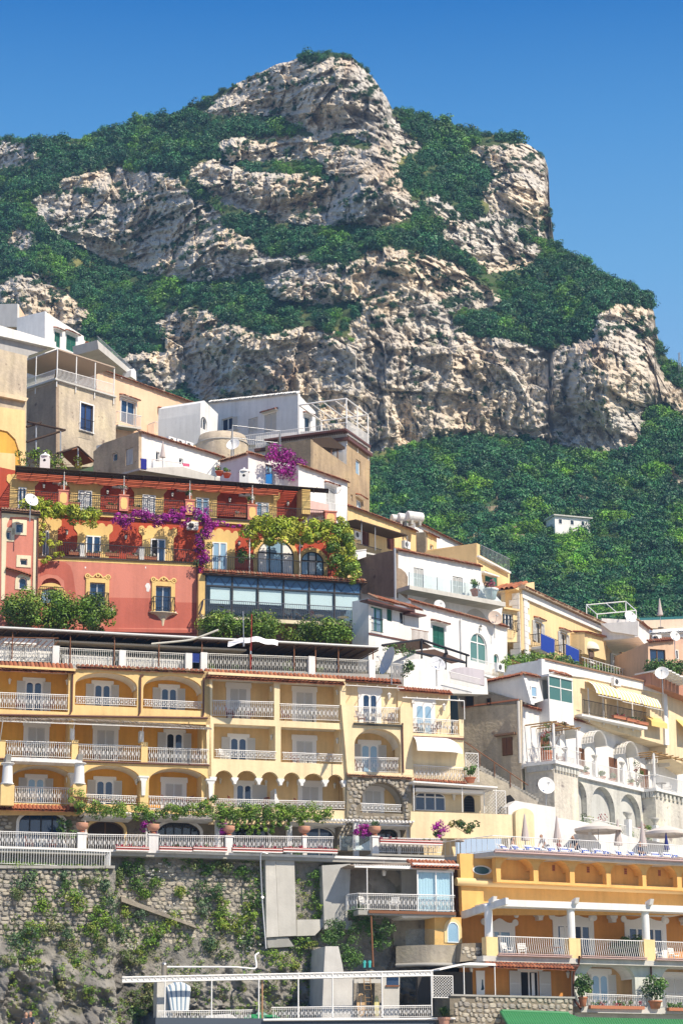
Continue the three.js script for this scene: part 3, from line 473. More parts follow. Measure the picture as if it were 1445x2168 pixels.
// ---------------------------------------------------------------- the ochre and cream hotel with its balconies
const H=new Fac(b1(40,905),141,b1(1420,960));
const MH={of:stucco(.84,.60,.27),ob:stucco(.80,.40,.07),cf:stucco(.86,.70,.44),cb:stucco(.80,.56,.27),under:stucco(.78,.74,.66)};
function op(F,f,x0,x1,yt,yb,rise=0,w=0){const xm=(x0+x1)/2,ym=(yt+yb)/2,l=F.uv(f(x0,ym),w)[0],r=F.uv(f(x1,ym),w)[0],t=F.uv(f(xm,yt),w)[1],b=F.uv(f(xm,yb),w)[1];return rise?archP(l,r,b,t,rise*(t-b)/(yb-yt),16):rectP(l,r,b,t);}
const vOf=(F,f,x,y,w=0)=>F.uv(f(x,y),w)[1],uOf=(F,f,x,y,w=0)=>F.uv(f(x,y),w)[0];
// balcony door on the back wall: kind 'glass' (shutters folded open), 'closed', 'open'
function bdoor(g,f,cx,top,wz,floor,wd,z,kind,o={}){
const s=f(1,0)[0]-f(0,0)[0],c=f(cx,top),R0=g.F.rect([c[0],c[1],c[1]+60,wd*s],z),R={...R0,y0:floor+.02};
if(kind==='closed')return win(g,R,{z,closed:1,sur:.26,fw:.12,name:'balcony_door',leaves:2,...o});
return win(g,R,{z,archPane:1,gm:M.glass,fw:.07,sur:.16,shut:3,sw:(R.x1-R.x0)*.5,name:'balcony_door',openLeaf:kind==='open'?0:undefined,leaves:2,...o});
}
{
const g=H.thing('hotel_wing','ochre hotel wing with three rows of arched balconies at left','hotel');const f=b1,D=-1.75;g.F=H;
const out=H.uvs(pts(f,-120,296,510,306,520,310,720,290,1000,306,1380,322,1425,330,1442,1300,-120,1300)),holes=[];
const fl=[vOf(H,f,230,592),vOf(H,f,700,926),vOf(H,f,700,1240)];
const A=[op(H,f,-110,467,318,590),op(H,f,512,934,332,562,95),op(H,f,974,1378,352,586,100),op(H,f,-110,1425,655,932),op(H,f,82,500,962,1226,95),op(H,f,562,955,962,1230,95),op(H,f,1012,1418,982,1275,95),op(H,f,-110,20,962,1226)];
mesh('front_wall',ext(out,-.3,0,A),MH.of,g);
for(const i of[1,2,4,5,6])vault(g,A[i],D+.004,-.303,MH.under);
const x0=uOf(H,f,-120,700),x1=uOf(H,f,1440,700),yb=vOf(H,f,700,1300),yt=vOf(H,f,700,300);
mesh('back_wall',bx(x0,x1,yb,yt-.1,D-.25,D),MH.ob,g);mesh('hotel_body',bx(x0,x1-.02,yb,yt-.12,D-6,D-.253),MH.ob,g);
fl.forEach((v,i)=>mesh('balcony_floor',bx(x0,x1-.02,v-.3,v-.02,D+.002,-.302),MH.under,g));mesh('ceiling',bx(x0,x1-.02,vOf(H,f,700,322),vOf(H,f,700,312),D+.003,-.302),MH.under,g);
for(const[x,a,b]of[[490,300,1300],[955,300,640],[1395,300,1300],[980,940,1300],[530,940,1300]]){const u=uOf(H,f,x,(a+b)/2);mesh('partition',bx(u-.13,u+.13,vOf(H,f,x,b)+.01,vOf(H,f,x,a)-.35,D+.004,-.304),MH.of,g);}
// low parapets beneath the arched balconies, piers of the middle row
for(const[x,y0,y1,ww]of[[0,792,915,75],[510,792,928,44],[982,808,946,44]]){const a=op(H,f,x-ww/2,x+ww/2,y0,y1);mesh('pier',ext(a,-.28,.06),MH.of,g);const c=mesh('bracket',(()=>{const xx=a[0][0],y=a[2][1];return ext([[-.02,0],[.34,0],[.5,-.3],[.5,.75],[-.02,.8]].map(p=>[p[0]*.5,p[1]*.9]),-.6,-.05).translate(xx-.08,y+.03,0);})(),M.white,g);}
// brown gutter and downpipes
mesh('gutter',merge([bar([x0,vOf(H,f,0,627),.12],[x1-.3,vOf(H,f,1370,643),.12],.07,6),bar([x0,vOf(H,f,0,922),.1],[uOf(H,f,1422,966),vOf(H,f,1422,966),.1],.06,5)]),M.gutter,g);
for(const[x,y0,y1]of[[493,345,615],[955,365,625],[1383,385,640]]){const u=uOf(H,f,x,y0),v=vOf(H,f,x,y0),b=vOf(H,f,x,y1);mesh('downpipe',tube([[u+.2,v+.15,.05],[u,v,.1],[u,b+.2,.1],[u-.1,b,.1]],.06,6,14),M.gutter,g);}
const dd=(...a)=>bdoor(g,f,a[0],a[1],0,fl[a[2]],a[3],D,a[4],a[5]||{});
dd(229,395,0,113,'glass',{curtain:[.22]});dd(695,415,0,110,'glass');dd(1147,440,0,108,'glass');dd(247,705,1,120,'closed');dd(717,725,1,120,'closed');dd(1185,745,1,112,'open');
dd(243,1052,2,115,'glass',{gm:M.glassC});dd(710,1067,2,115,'glass');dd(1180,1088,2,120,'closed');
const R=(xa,ya,xb,yb2,h)=>railAt(g,f(xa,ya),f(xb,yb2),h,.02,'diamond',{posts:0});
R(-110,466,467,487,1.02);R(512,496,930,513,.5);R(976,517,1376,535,.48);R(40,797,487,812,1.0);R(532,820,960,835,1.0);R(1004,843,1418,857,1.0);R(78,1108,505,1121,1.03);R(565,1161,932,1175,.54);R(1010,1174,1405,1188,.84);
for(const[x,y]of[[65,395],[455,400],[915,440],[1365,465],[455,1065],[925,1080],[1385,1100]])lantern(g,f(x,y),x===65?D:-.9,M.trim);
// capitals that carry the lower arches
for(const[x,y]of[[497,1020],[975,1040],[1432,1060]]){const a=op(H,f,x-26,x+26,y,y+130);const xx=a[0][0],w=a[1][0]-xx,y0=a[0][1],h=a[2][1]-y0;mesh('corbel',merge([ext([[0,h],[w,h],[w,h*.86],[w*.8,h*.72],[w*.72,0],[w*.28,0],[w*.2,.72*h],[0,h*.86]].map(p=>[p[0]+xx,p[1]+y0]),-.34,.1),bx(xx-.08,xx+w+.08,y0+h*.93,y0+h*1.02,-.36,.14)]),M.white,g);}
// tiled eave over the first bay and along the terrace edge
tiles(g,x0,uOf(H,f,505,300),vOf(H,f,0,290),.42,{w:.27,len:1.3,single:true,slope:.6,y1:vOf(H,f,505,305)});mesh('eave_board',bx(x0,uOf(H,f,508,306),vOf(H,f,250,318),vOf(H,f,250,303),0,.4),MH.of,g);
eave(g,f(520,300),f(1385,335),{w:.3,len:.5,m:[M.tileOld,M.tile2],out:.22});
// reed awning over the middle row
const aw=[],seg=40;for(let i=0;i<420;i++){const t=i/420,x=lerp(-40,1420,t),a=H.uv(f(x,lerp(640,705,t)-18*Math.sin(t*Math.PI)),0);aw.push(bar([a[0],a[1]+.06+rr(-.03,.03),-.25],[a[0]+rr(-.03,.03),a[1]-.28+rr(-.06,.05),1.05+rr(-.06,.05)],.024,3));}
const awn=stuff(mesh('reed_awning',merge(aw),mat(.42,.36,.30,{roughness:.95}),g));const fr=[];for(const x of[20,510,980]){const a=H.uv(f(x,660),.95);fr.push(bar([a[0],a[1]-.1,.95],[a[0],vOf(H,f,x,800),.05],.025,4));}for(const w of[.95,.3])fr.push(bar([uOf(H,f,-40,655),vOf(H,f,-40,650)-w*.3,w],[uOf(H,f,1420,705),vOf(H,f,1420,706)-w*.3,w],.03,4));mesh('awning_frame',merge(fr),M.paint,g);
// white portico with two columns before the first lower bay
const po=[],pw=1.0;for(const x of[50,538]){const a=H.uv(f(x,1100),pw),t=vOf(H,f,x,950,pw),b=a[1],r=.36;mesh('column',mv(lathe([[.001,0],[r*1.15,0],[r*1.15,.12],[r*.95,.16],[r*.82,(t-b)*.9],[r,(t-b)*.93],[r*1.2,(t-b)*.97],[r*1.2,t-b],[.001,t-b]],18),a[0],b,pw),M.white,g);mesh('pedestal',bx(a[0]-.42,a[0]+.42,vOf(H,f,x,1240,pw),b-.01,pw-.9,pw+.3),MH.of,g);po.push([a[0],t]);mesh('beam_end',ext([[-.3,0],[.9,0],[1.1,.5],[.9,.55],[-.3,.28]],-.16,.16).rotateY(-Math.PI/2).translate(a[0],t,.3),M.conc,g);}
mesh('portico_roof',bx(po[0][0]-.1,po[1][0]+.1,po[0][1]+.12,po[0][1]+.36,.01,1.25),M.white,g);
// furniture
const w0=-.75;chair(H,f(140,560),fl[0],w0,1.2,'at left of the tile-eaved top left balcony');chair(H,f(330,570),fl[0],w0,-1.1,'at right of the tile-eaved top left balcony','brown');
chair(H,f(190,880),fl[1],w0,1.3,'left of the table on the first reed-awning balcony');chair(H,f(355,880),fl[1],w0,-1.3,'right of the table on the first reed-awning balcony');table(H,f(265,880),fl[1],w0,'on the first balcony under the reed awning');
chair(H,f(660,880),fl[1],w0,1.3,'left of the table on the second reed-awning balcony');chair(H,f(795,880),fl[1],w0,-1.3,'right of the table on the second reed-awning balcony');table(H,f(722,880),fl[1],w0,'on the second balcony under the reed awning');
chair(H,f(1040,900),fl[1],w0,1.3,'left of the open door on the third reed-awning balcony');chair(H,f(1330,900),fl[1],w0,-1.3,'right of the open door on the third reed-awning balcony');
chair(H,f(110,1200),fl[2],w0,.6,'at left on the balcony behind white portico columns','white');chair(H,f(215,1200),fl[2],w0,-.6,'at right on the balcony behind white portico columns','white');
chair(H,f(1135,1240),fl[2],w0,1.2,'left of the table on the lowest ochre balcony');chair(H,f(1275,1240),fl[2],w0,-1.2,'right of the table on the lowest ochre balcony');table(H,f(1205,1240),fl[2],w0,'on the lowest arched balcony with closed shutters','wood');
}
{
const g=H.thing('hotel_wing','cream hotel wing with square balconies over a row of scalloped arches','hotel');const f=b2,D=-1.7;
const out=H.uvs(pts(f,25,262,990,330,1000,340,1005,1300,75,1300,52,600)),A=[op(H,f,95,515,302,583),op(H,f,553,963,325,605),op(H,f,104,522,625,862),op(H,f,560,975,648,886)];
// the arcade: six arches that end in hanging bosses
const ar=[[112,236,934],[258,398,936],[424,545,944],[576,692,948],[712,850,955],[874,986,962]],P=[];P.push(H.uv(f(104,1180)));P.push(H.uv(f(1000,1208)));
for(let i=5;i>=0;i--){const[xa,xb,yt]=ar[i],sp=yt+62;for(let k=0;k<=10;k++){const t=Math.PI*k/10;P.push(H.uv(f((xa+xb)/2+(xb-xa)/2*Math.cos(t),sp-62*Math.sin(t))));}}
A.push(P);mesh('front_wall',ext(out,-.34,0,A),MH.cf,g);
const x0=uOf(H,f,62,700),x1=uOf(H,f,1000,700),yb=vOf(H,f,600,1300),yt=vOf(H,f,600,305),fl=[vOf(H,f,500,592),vOf(H,f,500,885),vOf(H,f,500,1205)];
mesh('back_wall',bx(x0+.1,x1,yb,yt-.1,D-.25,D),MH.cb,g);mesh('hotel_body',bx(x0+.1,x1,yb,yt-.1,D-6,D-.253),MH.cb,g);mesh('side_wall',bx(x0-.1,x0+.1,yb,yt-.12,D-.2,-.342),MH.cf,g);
fl.forEach((v,i)=>{mesh('balcony_floor',bx(x0+.11,x1-.01,v-.3,v-.02,D+.002,-.342),MH.under,g);});mesh('ceiling',bx(x0+.11,x1-.01,vOf(H,f,500,312),vOf(H,f,500,300),D+.003,-.343),MH.under,g);
for(const[x,a,b]of[[535,300,900],[980,300,900]]){const u=uOf(H,f,x,(a+b)/2);mesh('partition',bx(u-.12,u+.12,vOf(H,f,x,b)+.01,vOf(H,f,x,a)-.35,D+.004,-.345),MH.cf,g);}
for(let i=0;i<7;i++){const x=[100,248,411,560,702,862,990][i],a=H.uv(f(x,1000+i*4));mesh('boss',merge([ext([[-.3,.25],[.3,.25],[.3,.12],[.14,-.08],[.1,-.28],[-.1,-.28],[-.14,-.08],[-.3,.12]].map(p=>[p[0]*.75+a[0],p[1]*.8+a[1]]),-.36,.06)]),M.white,g);}
for(const[x,y]of[[540,730],[80,710]]){const a=op(H,f,x-14,x+14,y,y+75);mesh('screen',ext([[a[0][0],a[0][1]],[a[1][0],a[0][1]],[a[1][0],a[2][1]],[a[0][0]+.1,a[2][1]]],-.7,-.3),M.white,g);}
{const a=op(H,f,528,568,1055,1160);mesh('screen',ext([[a[0][0],a[0][1]],[a[1][0],a[0][1]],[a[1][0]-.25,(a[0][1]+a[2][1])/2],[a[1][0]-.3,a[2][1]],[a[0][0],a[2][1]]],-1.5,-.36),M.white,g);}
const dd=(...a)=>bdoor(g,f,a[0],a[1],0,fl[a[2]],a[3],D,a[4],a[5]||{});
dd(270,380,0,112,'closed');dd(718,405,0,112,'closed');dd(270,712,1,112,'glass');dd(718,735,1,112,'closed');dd(308,1030,2,105,'glass',{shut:2,sw:1.0});dd(758,1045,2,115,'closed');
const R=(xa,ya,xb,yb2,h)=>railAt(g,f(xa,ya),f(xb,yb2),h,.02,'diamond',{posts:0});
R(93,458,513,470,1.04);R(553,482,957,496,1.04);R(112,793,530,808,.53);R(568,812,980,828,.53);R(104,1128,1000,1150,.5);
for(const[x,y,w]of[[490,383,-.8],[938,405,-.8],[492,712,-.8],[938,735,-.8],[145,1008,D],[455,1022,D],[600,1028,D],[920,1040,D]])lantern(g,f(x,y),w);
tiles(g,uOf(H,f,55,262),uOf(H,f,985,318),vOf(H,f,55,275),.4,{w:.27,len:1.3,single:true,slope:.6,y1:vOf(H,f,985,322)});
mesh('eave_board',ext(H.uvs(pts(f,60,288,985,336,985,322,60,270)),0,.36),MH.cf,g);
const w0=-.75;chair(H,f(215,560),fl[0],w0,1.2,'left of the table on the upper left cream balcony');chair(H,f(350,560),fl[0],w0,-1.2,'right of the table on the upper left cream balcony');table(H,f(285,560),fl[0],w0,'on the upper left cream balcony');
chair(H,f(595,575),fl[0],w0,1.1,'at the left end of the upper right cream balcony');table(H,f(778,570),fl[0],w0,'on the upper right cream balcony');table(H,f(460,850),fl[1],w0,'near the right end of the middle left cream balcony','white');chair(H,f(180,850),fl[1],w0,.8,'beside the blue door on the middle left cream balcony','white');
chair(H,f(655,870),fl[1],w0,1.1,'left of the table on the middle right cream balcony');table(H,f(745,870),fl[1],w0,'on the middle right cream balcony','iron');chair(H,f(235,1180),fl[2],w0,1.1,'left of the blue door behind the scalloped arches');chair(H,f(440,1180),fl[2],w0,-1.1,'below the white screen behind the scalloped arches');chair(H,f(685,1190),fl[2],w0,1.1,'left of the table behind the scalloped arches at right');table(H,f(780,1190),fl[2],w0,'behind the scalloped arches at right','wood');
}
{
const g=H.thing('hotel_tower','cream hotel tower bay with an arched balcony over a rubble stone arch','hotel');const f=b2,D=-1.6;
const fl=[vOf(H,f,1200,622),vOf(H,f,1200,952),vOf(H,f,1240,1235)];
mesh('front_wall',ext(H.uvs(pts(f,963,490,1048,497,1048,610,1366,625,1366,508,1448,513,1450,985,1005,962)),-.3,.25,[op(H,f,1052,1366,655,952,115)]),MH.cf,g);vault(g,op(H,f,1052,1366,655,952,115),D+.004,-.303,MH.under);
const x0=uOf(H,f,1003,700),x1=uOf(H,f,1440,700),yb=vOf(H,f,1200,1290),yt=vOf(H,f,1200,322);
mesh('upper_wall',bx(x0,uOf(H,f,1388,400),fl[0]-.2,yt,-2.6,D+.45),MH.cf,g);mesh('back_wall',bx(x0,x1,yb,fl[0]-.25,D-.2,D),MH.cb,g);mesh('hotel_body',bx(x0,x1-.1,yb,yt-.12,-8,-2.603),MH.cf,g);
mesh('balcony_floor',bx(x0,x1,fl[0]-.28,fl[0]-.02,D+.003,-.302),MH.under,g);mesh('balcony_floor',bx(x0,x1,fl[1]-.28,fl[1]-.02,D+.003,-.302),MH.under,g);for(const u of[x0+.05,x1-.2])mesh('side_wall',bx(u,u+.15,fl[1],fl[0]-.3,D+.005,-.305),MH.cf,g);
mesh('slab_edge',bx(uOf(H,f,1045,620),uOf(H,f,1374,625),fl[0]-.14,fl[0]-.01,.252,.42),mat(.05,.05,.04),g);
bdoor(g,f,1162,415,0,fl[0],100,D+.45,'glass',{shut:0,sur:.28});{const s=win;}bdoor(g,f,1160,760,0,fl[1],112,D,'glass',{gm:M.glassC,sur:.2});
railAt(g,f(1052,500),f(1362,512),1.03,.2,'diamond',{posts:0});railAt(g,f(1055,845),f(1364,852),1.0,.05,'diamond',{posts:0});
for(const[x,y,w]of[[1288,435,D+.45]])lantern(g,f(x,y),w,M.trim,1.3);
mesh('downpipe',tube([[uOf(H,f,1372,620),vOf(H,f,1372,620),.42],[uOf(H,f,1374,660),vOf(H,f,1374,660),.33],[uOf(H,f,1380,955),vOf(H,f,1380,955),.33]],.06,6,12),M.gutter,g);
eave(g,f(990,300),f(1398,325),{w:.26,len:.7,out:-.45});
// open metal pergola bars over the top balcony
const pb=[];for(let i=0;i<6;i++){const x=1010+i*68,a=H.uv(f(x,345+i*3),D+.45),e=H.uv(f(x-8,352+i*4),0);pb.push(bar([a[0],a[1],D+.46],[e[0],e[1],.3],.03,4));}const pa=H.uv(f(1000,355),.3),pz=H.uv(f(1395,378),.3);pb.push(bar([pa[0],pa[1],.3],[pz[0],pz[1],.3],.03,4));mesh('pergola_frame',merge(pb),M.paint,g);
// rubble arch below
const hole=op(H,f,1092,1384,1020,1228,150),ow=H.uvs(pts(f,1002,968,1442,990,1446,1290,1002,1280));mesh('stone_base',ext(ow,-.3,.2,[hole]),M.mortar,g);mesh('arch_back_wall',bx(uOf(H,f,1050,1100),uOf(H,f,1410,1100),fl[2]-.1,fl[1]-.35,-1.5,-1.3),MH.cb,g);mesh('balcony_floor',bx(uOf(H,f,1050,1100),uOf(H,f,1410,1100),fl[2]-.2,fl[2],-1.3,-.302),MH.under,g);
bdoor(g,f,1185,1075,0,fl[2],105,-1.3,'closed',{sur:.22});railAt(g,f(1096,1158),f(1380,1170),.53,.1,'diamond',{posts:0});
vault(g,hole,-1.29,-.303,M.conc);g.stoneOut=ow;g.stoneHole=hole;stonework(g,ow,[hole],.2,.3,300);
tiles(g,uOf(H,f,1000,960),uOf(H,f,1440,980),vOf(H,f,1010,966),.42,{w:.17,len:.4,y1:vOf(H,f,1440,990),m:[M.tile2,M.tileOld]});
chair(H,f(1105,590),fl[0],-.5,1.1,'left of the white table on the open tower top balcony');table(H,f(1200,600),fl[0],-.5,'on the open top balcony of the tower bay','white');chair(H,f(1287,600),fl[0],-.5,-1.1,'right of the white table on the open tower top balcony');
chair(H,f(1095,930),fl[1],-.6,1.1,'at left on the arched balcony of the tower bay');chair(H,f(1310,935),fl[1],-.6,-1.1,'at right on the arched balcony of the tower bay');
}
{
const g=H.thing('hotel_annex','cream hotel end with a white domed awning and iron lattice screens','hotel');const f=b3,D=-1.5;
const fl=[vOf(H,f,380,662),vOf(H,f,400,1045)];
mesh('upper_wall',ext(H.uvs(pts(f,120,290,540,325,548,680,120,660)),-5,-1),MH.cf,g);
mesh('front_wall',ext(H.uvs(pts(f,105,655,607,680,625,1060,108,1030)),-.3,0,[op(H,f,205,580,770,1046)]),MH.cf,g);mesh('balcony_floor',bx(uOf(H,f,110,660),uOf(H,f,607,680),fl[0]-.2,fl[0]-.01,-1,.1),MH.cf,g);mesh('slab_edge',bx(uOf(H,f,190,660),uOf(H,f,610,680),fl[0]-.32,fl[0]-.2,-.5,.14),M.gutter,g);
mesh('back_wall',bx(uOf(H,f,150,900),uOf(H,f,600,900),fl[1]-.2,fl[0]-.33,D-.2,D),MH.ob,g);mesh('balcony_floor',bx(uOf(H,f,150,1040),uOf(H,f,622,1040),fl[1]-.25,fl[1]-.01,D,-.301),MH.under,g);mesh('side_wall',bx(uOf(H,f,596,900),uOf(H,f,620,900),fl[1],fl[0]-.34,D,-.31),MH.cf,g);
mesh('hotel_body',bx(uOf(H,f,130,900),uOf(H,f,600,900),fl[1]-5,fl[0]-.2,-7,D-.21),MH.cf,g);
{const a=op(H,f,570,607,548,682);mesh('pier',ext(a,-1,.12),MH.cf,g);}{const a=op(H,f,95,188,447,1000);mesh('pier',ext(a,-1,.26),MH.cf,g);}
bdoor(g,f,290,425,0,fl[0],130,-1,'glass',{gm:M.glassC,shut:0,sur:.22});bdoor(g,f,272,822,0,fl[1],110,D,'glass',{gm:M.glassD,shut:0,sur:.28});lantern(g,f(445,450),-1,M.trim,1.3);lantern(g,f(445,825),D,M.trim,1);
railAt(g,f(190,530),f(570,555),.98,.06,'diamond',{posts:0});railAt(g,f(200,910),f(620,937),1.0,.1,'diamond',{posts:0});
eave(g,f(120,285),f(545,320),{w:.2,len:.7,out:-.45});
{const pb=[],a=H.uv(f(120,368),.3),b=H.uv(f(615,395),.3);pb.push(bar([a[0],a[1],.3],[b[0],b[1],.3],.04,4),bar([b[0],b[1],.3],[b[0],vOf(H,f,590,550),.3],.03,4));for(let i=0;i<6;i++){const x=150+i*85,p=H.uv(f(x,355+i*5),-1),q=H.uv(f(x,369+i*5),.3);pb.push(bar([p[0],p[1],-1],[q[0],q[1],.3],.028,4));}mesh('pergola_frame',merge(pb),M.paint,g);}
{
const a=H.uv(f(192,690)),b=H.uv(f(580,700)),y1=vOf(H,f,300,690),y0=vOf(H,f,480,830),n=14,P=[],w=b[0]-a[0],q=[];const vs=[];for(let i=0;i<=n;i++)for(let j=0;j<=10;j++){const t=i/n,s=j/10,an=s*Math.PI/2,ed=1-Math.pow(Math.max(0,t-.62)/.38,2.4)*.55;vs.push(a[0]+w*t,y0+(y1-y0)*Math.cos(an)*(t>.6?ed:1),.02+1.15*Math.sin(an)*ed);}const ix=[];for(let i=0;i<n;i++)for(let j=0;j<10;j++){const k=i*11+j;ix.push(k,k+11,k+1,k+1,k+11,k+12);}const ge=new THREE.BufferGeometry();ge.setAttribute('position',new THREE.Float32BufferAttribute(vs,3));ge.setIndex(ix);ge.computeVertexNormals();mesh('awning',ge,mat(.80,.79,.76,{roughness:.9}),g);}
// lower storey: flat-arched window, lattice door, garden wall
const lo=mesh('lower_wall',ext(H.uvs(pts(f,195,1090,770,1140,775,1305,190,1285)),-1.2,-.6),MH.cf,g);
win(g,(()=>{const r=op(H,f,217,460,1125,1280,0,-.6);return{x0:r[0][0],x1:r[1][0],y0:r[0][1],y1:r[2][1]};})(),{z:-.6,arch:.35,leaves:3,tran:.7,gm:M.glass,name:'window'});win(g,(()=>{const r=op(H,f,612,695,1158,1290,0,-.6);return{x0:r[0][0],x1:r[1][0],y0:r[0][1],y1:r[2][1]};})(),{z:-.6,arch:1,leaves:1,gm:M.dark,fm:M.iron,bars:5});lantern(g,f(525,1170),-.6,M.trim,1.2);
mesh('garden_wall',ext(H.uvs(pts(f,185,1285,1000,1310,1006,1500,185,1500),1),.7,1),MH.cf,g);
mesh('lower_roof',merge([ext(H.uvs(pts(f,205,1038,885,1085,885,1096,205,1050),1.2),-1.4,1.2),bx(uOf(H,f,215,1100),uOf(H,f,770,1130),vOf(H,f,500,1140),vOf(H,f,500,1110),-.5,.3)]),M.paint,g);tiles(g,uOf(H,f,210,1040),uOf(H,f,620,1060),vOf(H,f,210,1040),.55,{w:.18,len:.5,y1:vOf(H,f,620,1066)});
for(const[x,y0,y1]of[[215,1045,1280],[606,1075,1290],[878,1095,1310]]){const a=H.uv(f(x,y1),1),t=vOf(H,f,x,y0,1);mesh('post',bar([a[0],a[1],.9],[a[0],t,.9],.035,5),M.paint,g);}
// lattice screens
const lat=(P0,P1,w,nm,d=.22)=>{const a=H.uv(P0,w),b=H.uv(P1,w),gs=[],W=b[0]-a[0],Hh=a[1]-b[1],y0=b[1];for(let s=-Hh;s<W;s+=d){for(const dir of[0,1]){const x0=Math.max(0,s),x1=Math.min(W,s+Hh);if(x1-x0<.05)continue;const ya=x0-s,yb=x1-s;gs.push(dir?bar([a[0]+x0,y0+ya,w],[a[0]+x1,y0+yb,w],.014,3):bar([a[0]+x0,y0+Hh-ya,w],[a[0]+x1,y0+Hh-yb,w],.014,3));}}gs.push(bar([a[0],y0,w],[a[0],a[1],w],.03,4),bar([b[0],y0,w],[b[0],a[1],w],.03,4),bar([a[0],a[1],w],[b[0],a[1],w],.03,4));mesh(nm,merge(gs),M.ironW,g);};
lat(f(625,815),f(732,1050),-.2,'lattice_screen');lat(f(772,1115),f(950,1305),.3,'lattice_screen');
chair(H,f(220,635),fl[0],-.4,1,'at left on the annex balcony below the white pergola bars');table(H,f(300,640),fl[0],-.4,'on the annex balcony below the white pergola bars','white');chair(H,f(390,640),fl[0],-.4,-1,'at right on the annex balcony below the white pergola bars');chair(H,f(410,1030),fl[1],-.6,-1,'under the white domed awning');
{const o=H.uv(f(665,1055),.2);potted('potted_shrub','green shrub in a long terracotta box beside the lattice screen','plant',H.world(o[0],o[1],.2),.36,.35,.9,.5,G.mid);}
}
// ---------------------------------------------------------------- the red house with two flowered balconies and the glass dining room
const FR=new Fac(a3(530,345),153,a4(1055,380));
{
const F=FR,g=F.thing('red_house','large red house with two long balconies, yellow door surrounds and glass dining room','house'),ZU=-2.0,ZL=-.2,ZM=1.8,f=a3,e=a4;
const red=stucco(.47,.075,.035),pink=stucco(.61,.225,.165),redD=stucco(.50,.135,.095),yel=stucco(.80,.56,.22),cream=stucco(.80,.70,.50);
const ext2=(P,w,z0,z1,m,n)=>mesh(n,ext(F.uvs(P,w),z0,z1),m,g);
ext2([...pts(f,-60,20,130,60),...pts(e,905,130,905,345),...pts(f,-60,345)],ZU,ZU-5,ZU,red,'upper_wall');
ext2([...pts(f,60,352),...pts(e,1140,390,1150,770,150,770),...pts(f,60,765)],ZL,ZL-5,ZL,red,'lower_wall');
ext2([...pts(f,120,350),...pts(e,1140,388,1140,415),...pts(f,120,375)],0,ZU,0,yel,'balcony_floor');
ext2([...pts(f,120,342),...pts(e,1140,378,1140,388),...pts(f,120,352)],.1,ZU,.1,mat(.05,.035,.03),'slab_edge');
ext2([...pts(f,280,712),...pts(e,135,660,135,690),...pts(f,280,745)],ZM,ZL,ZM,yel,'balcony_floor');
ext2([...pts(f,280,705),...pts(e,135,653,135,664),...pts(f,280,718)],ZM+.1,ZL,ZM+.1,mat(.06,.04,.03),'slab_edge');
// great pink wall below, with the repainted bands
g.holes=[];g.F=F;
const wall=F.uvs([...pts(f,285,742),...pts(e,140,688,150,1215),...pts(f,100,1330)],ZM);
const Aw=op(F,f,315,470,880,1075,75,ZM),W2=op(F,f,686,803,918,1120,0,ZM),W3=op(F,f,1190,1307,944,1152,0,ZM);
mesh('wall',ext(wall,ZM-.3,ZM,[Aw,W2,W3]),pink,g);mesh('house_body',ext(wall,ZM-5,ZM-.303),redD,g);
const band=(...a)=>mesh('repainted_patch',ext(F.uvs(pts(f,...a),ZM),ZM,ZM+.004,a.holes||[]),redD,g);
band(820,1030,1000,1032,1170,1036,1172,1160,1190,1164,1320,1164,1330,1048,1350,1066,1508,1070,1500,1262,800,1262);band(310,750,500,760,540,790,560,850,585,1030,500,1030,490,900,440,860,360,850,305,870);
for(const[x,y,s]of[[1130,950,30],[850,1140,24],[655,800,8],[1115,800,9],[1345,1150,12]]){const P=[];for(let i=0;i<11;i++){const q=i/11*6.283;P.push(F.uv(f(x+Math.cos(q)*s*rr(.3,.8),y+Math.sin(q)*s*rr(.6,1.5)),ZM));}mesh('bare_plaster',ext(P,ZM,ZM+.008),M.white,g);}
ext2([...pts(f,250,1255),...pts(e,150,1150,150,1172),...pts(f,250,1280)],ZM+.15,ZM,ZM+.15,redD,'plinth_band');
// windows of the lower wall with scrolled surrounds
const scroll=(x0,x1,y0,y1,z,m=yel)=>{const w=x1-x0,c=(x0+x1)/2,gs=[bx(x0-.28,x0,y0-.1,y1+.3,z,z+.09),bx(x1,x1+.28,y0-.1,y1+.3,z,z+.09),bx(x0,x1,y1,y1+.32,z,z+.087)];for(const s of[-1,1]){gs.push(mv(plain(new THREE.TorusGeometry(.15,.06,5,14)),c+s*(w/2+.18),y1+.42,z+.06),mv(plain(new THREE.SphereGeometry(.07,8,6)),c+s*(w/2+.18),y1+.42,z+.08),tube([[c+s*(w/2+.02),y1+.46,z+.06],[c+s*w*.33,y1+.36,z+.06],[c+s*w*.2,y1+.52,z+.06],[c,y1+.66,z+.06]],.06,5,10));}gs.push(mv(plain(new THREE.TorusGeometry(.11,.05,5,12)),c,y1+.5,z+.06));return mesh('surround',merge(gs),m,g);};
const rct=P=>({x0:P[0][0],x1:P[1][0],y0:P[0][1],y1:P[2][1]});
for(const[W,n]of[[W2,0],[W3,1]]){const R=rct(W);win(g,R,{z:ZM,dz:-.18,gm:M.glass,fm:M.steel,bars:0,name:'window'});scroll(R.x0,R.x1,R.y0,R.y1,ZM);rail(g,[[R.x0-.2,ZM],[R.x0-.2,ZM+.35],[R.x1+.2,ZM+.35],[R.x1+.2,ZM]],R.y0+.1,1.0,'belly',{step:.14,r:.016});if(n){mesh('corbel',lathe([[.001,-.95],[.06,-.9],[.12,-.55],[.5,-.2],[1.0,-.05],[1.05,0],[.001,0]],18).scale(1,1,.42).translate((R.x0+R.x1)/2,R.y0+.05,ZM),cream,g);}else mesh('sill',bx(R.x0-.3,R.x1+.3,R.y0-.05,R.y0+.08,ZM,ZM+.4),cream,g);}
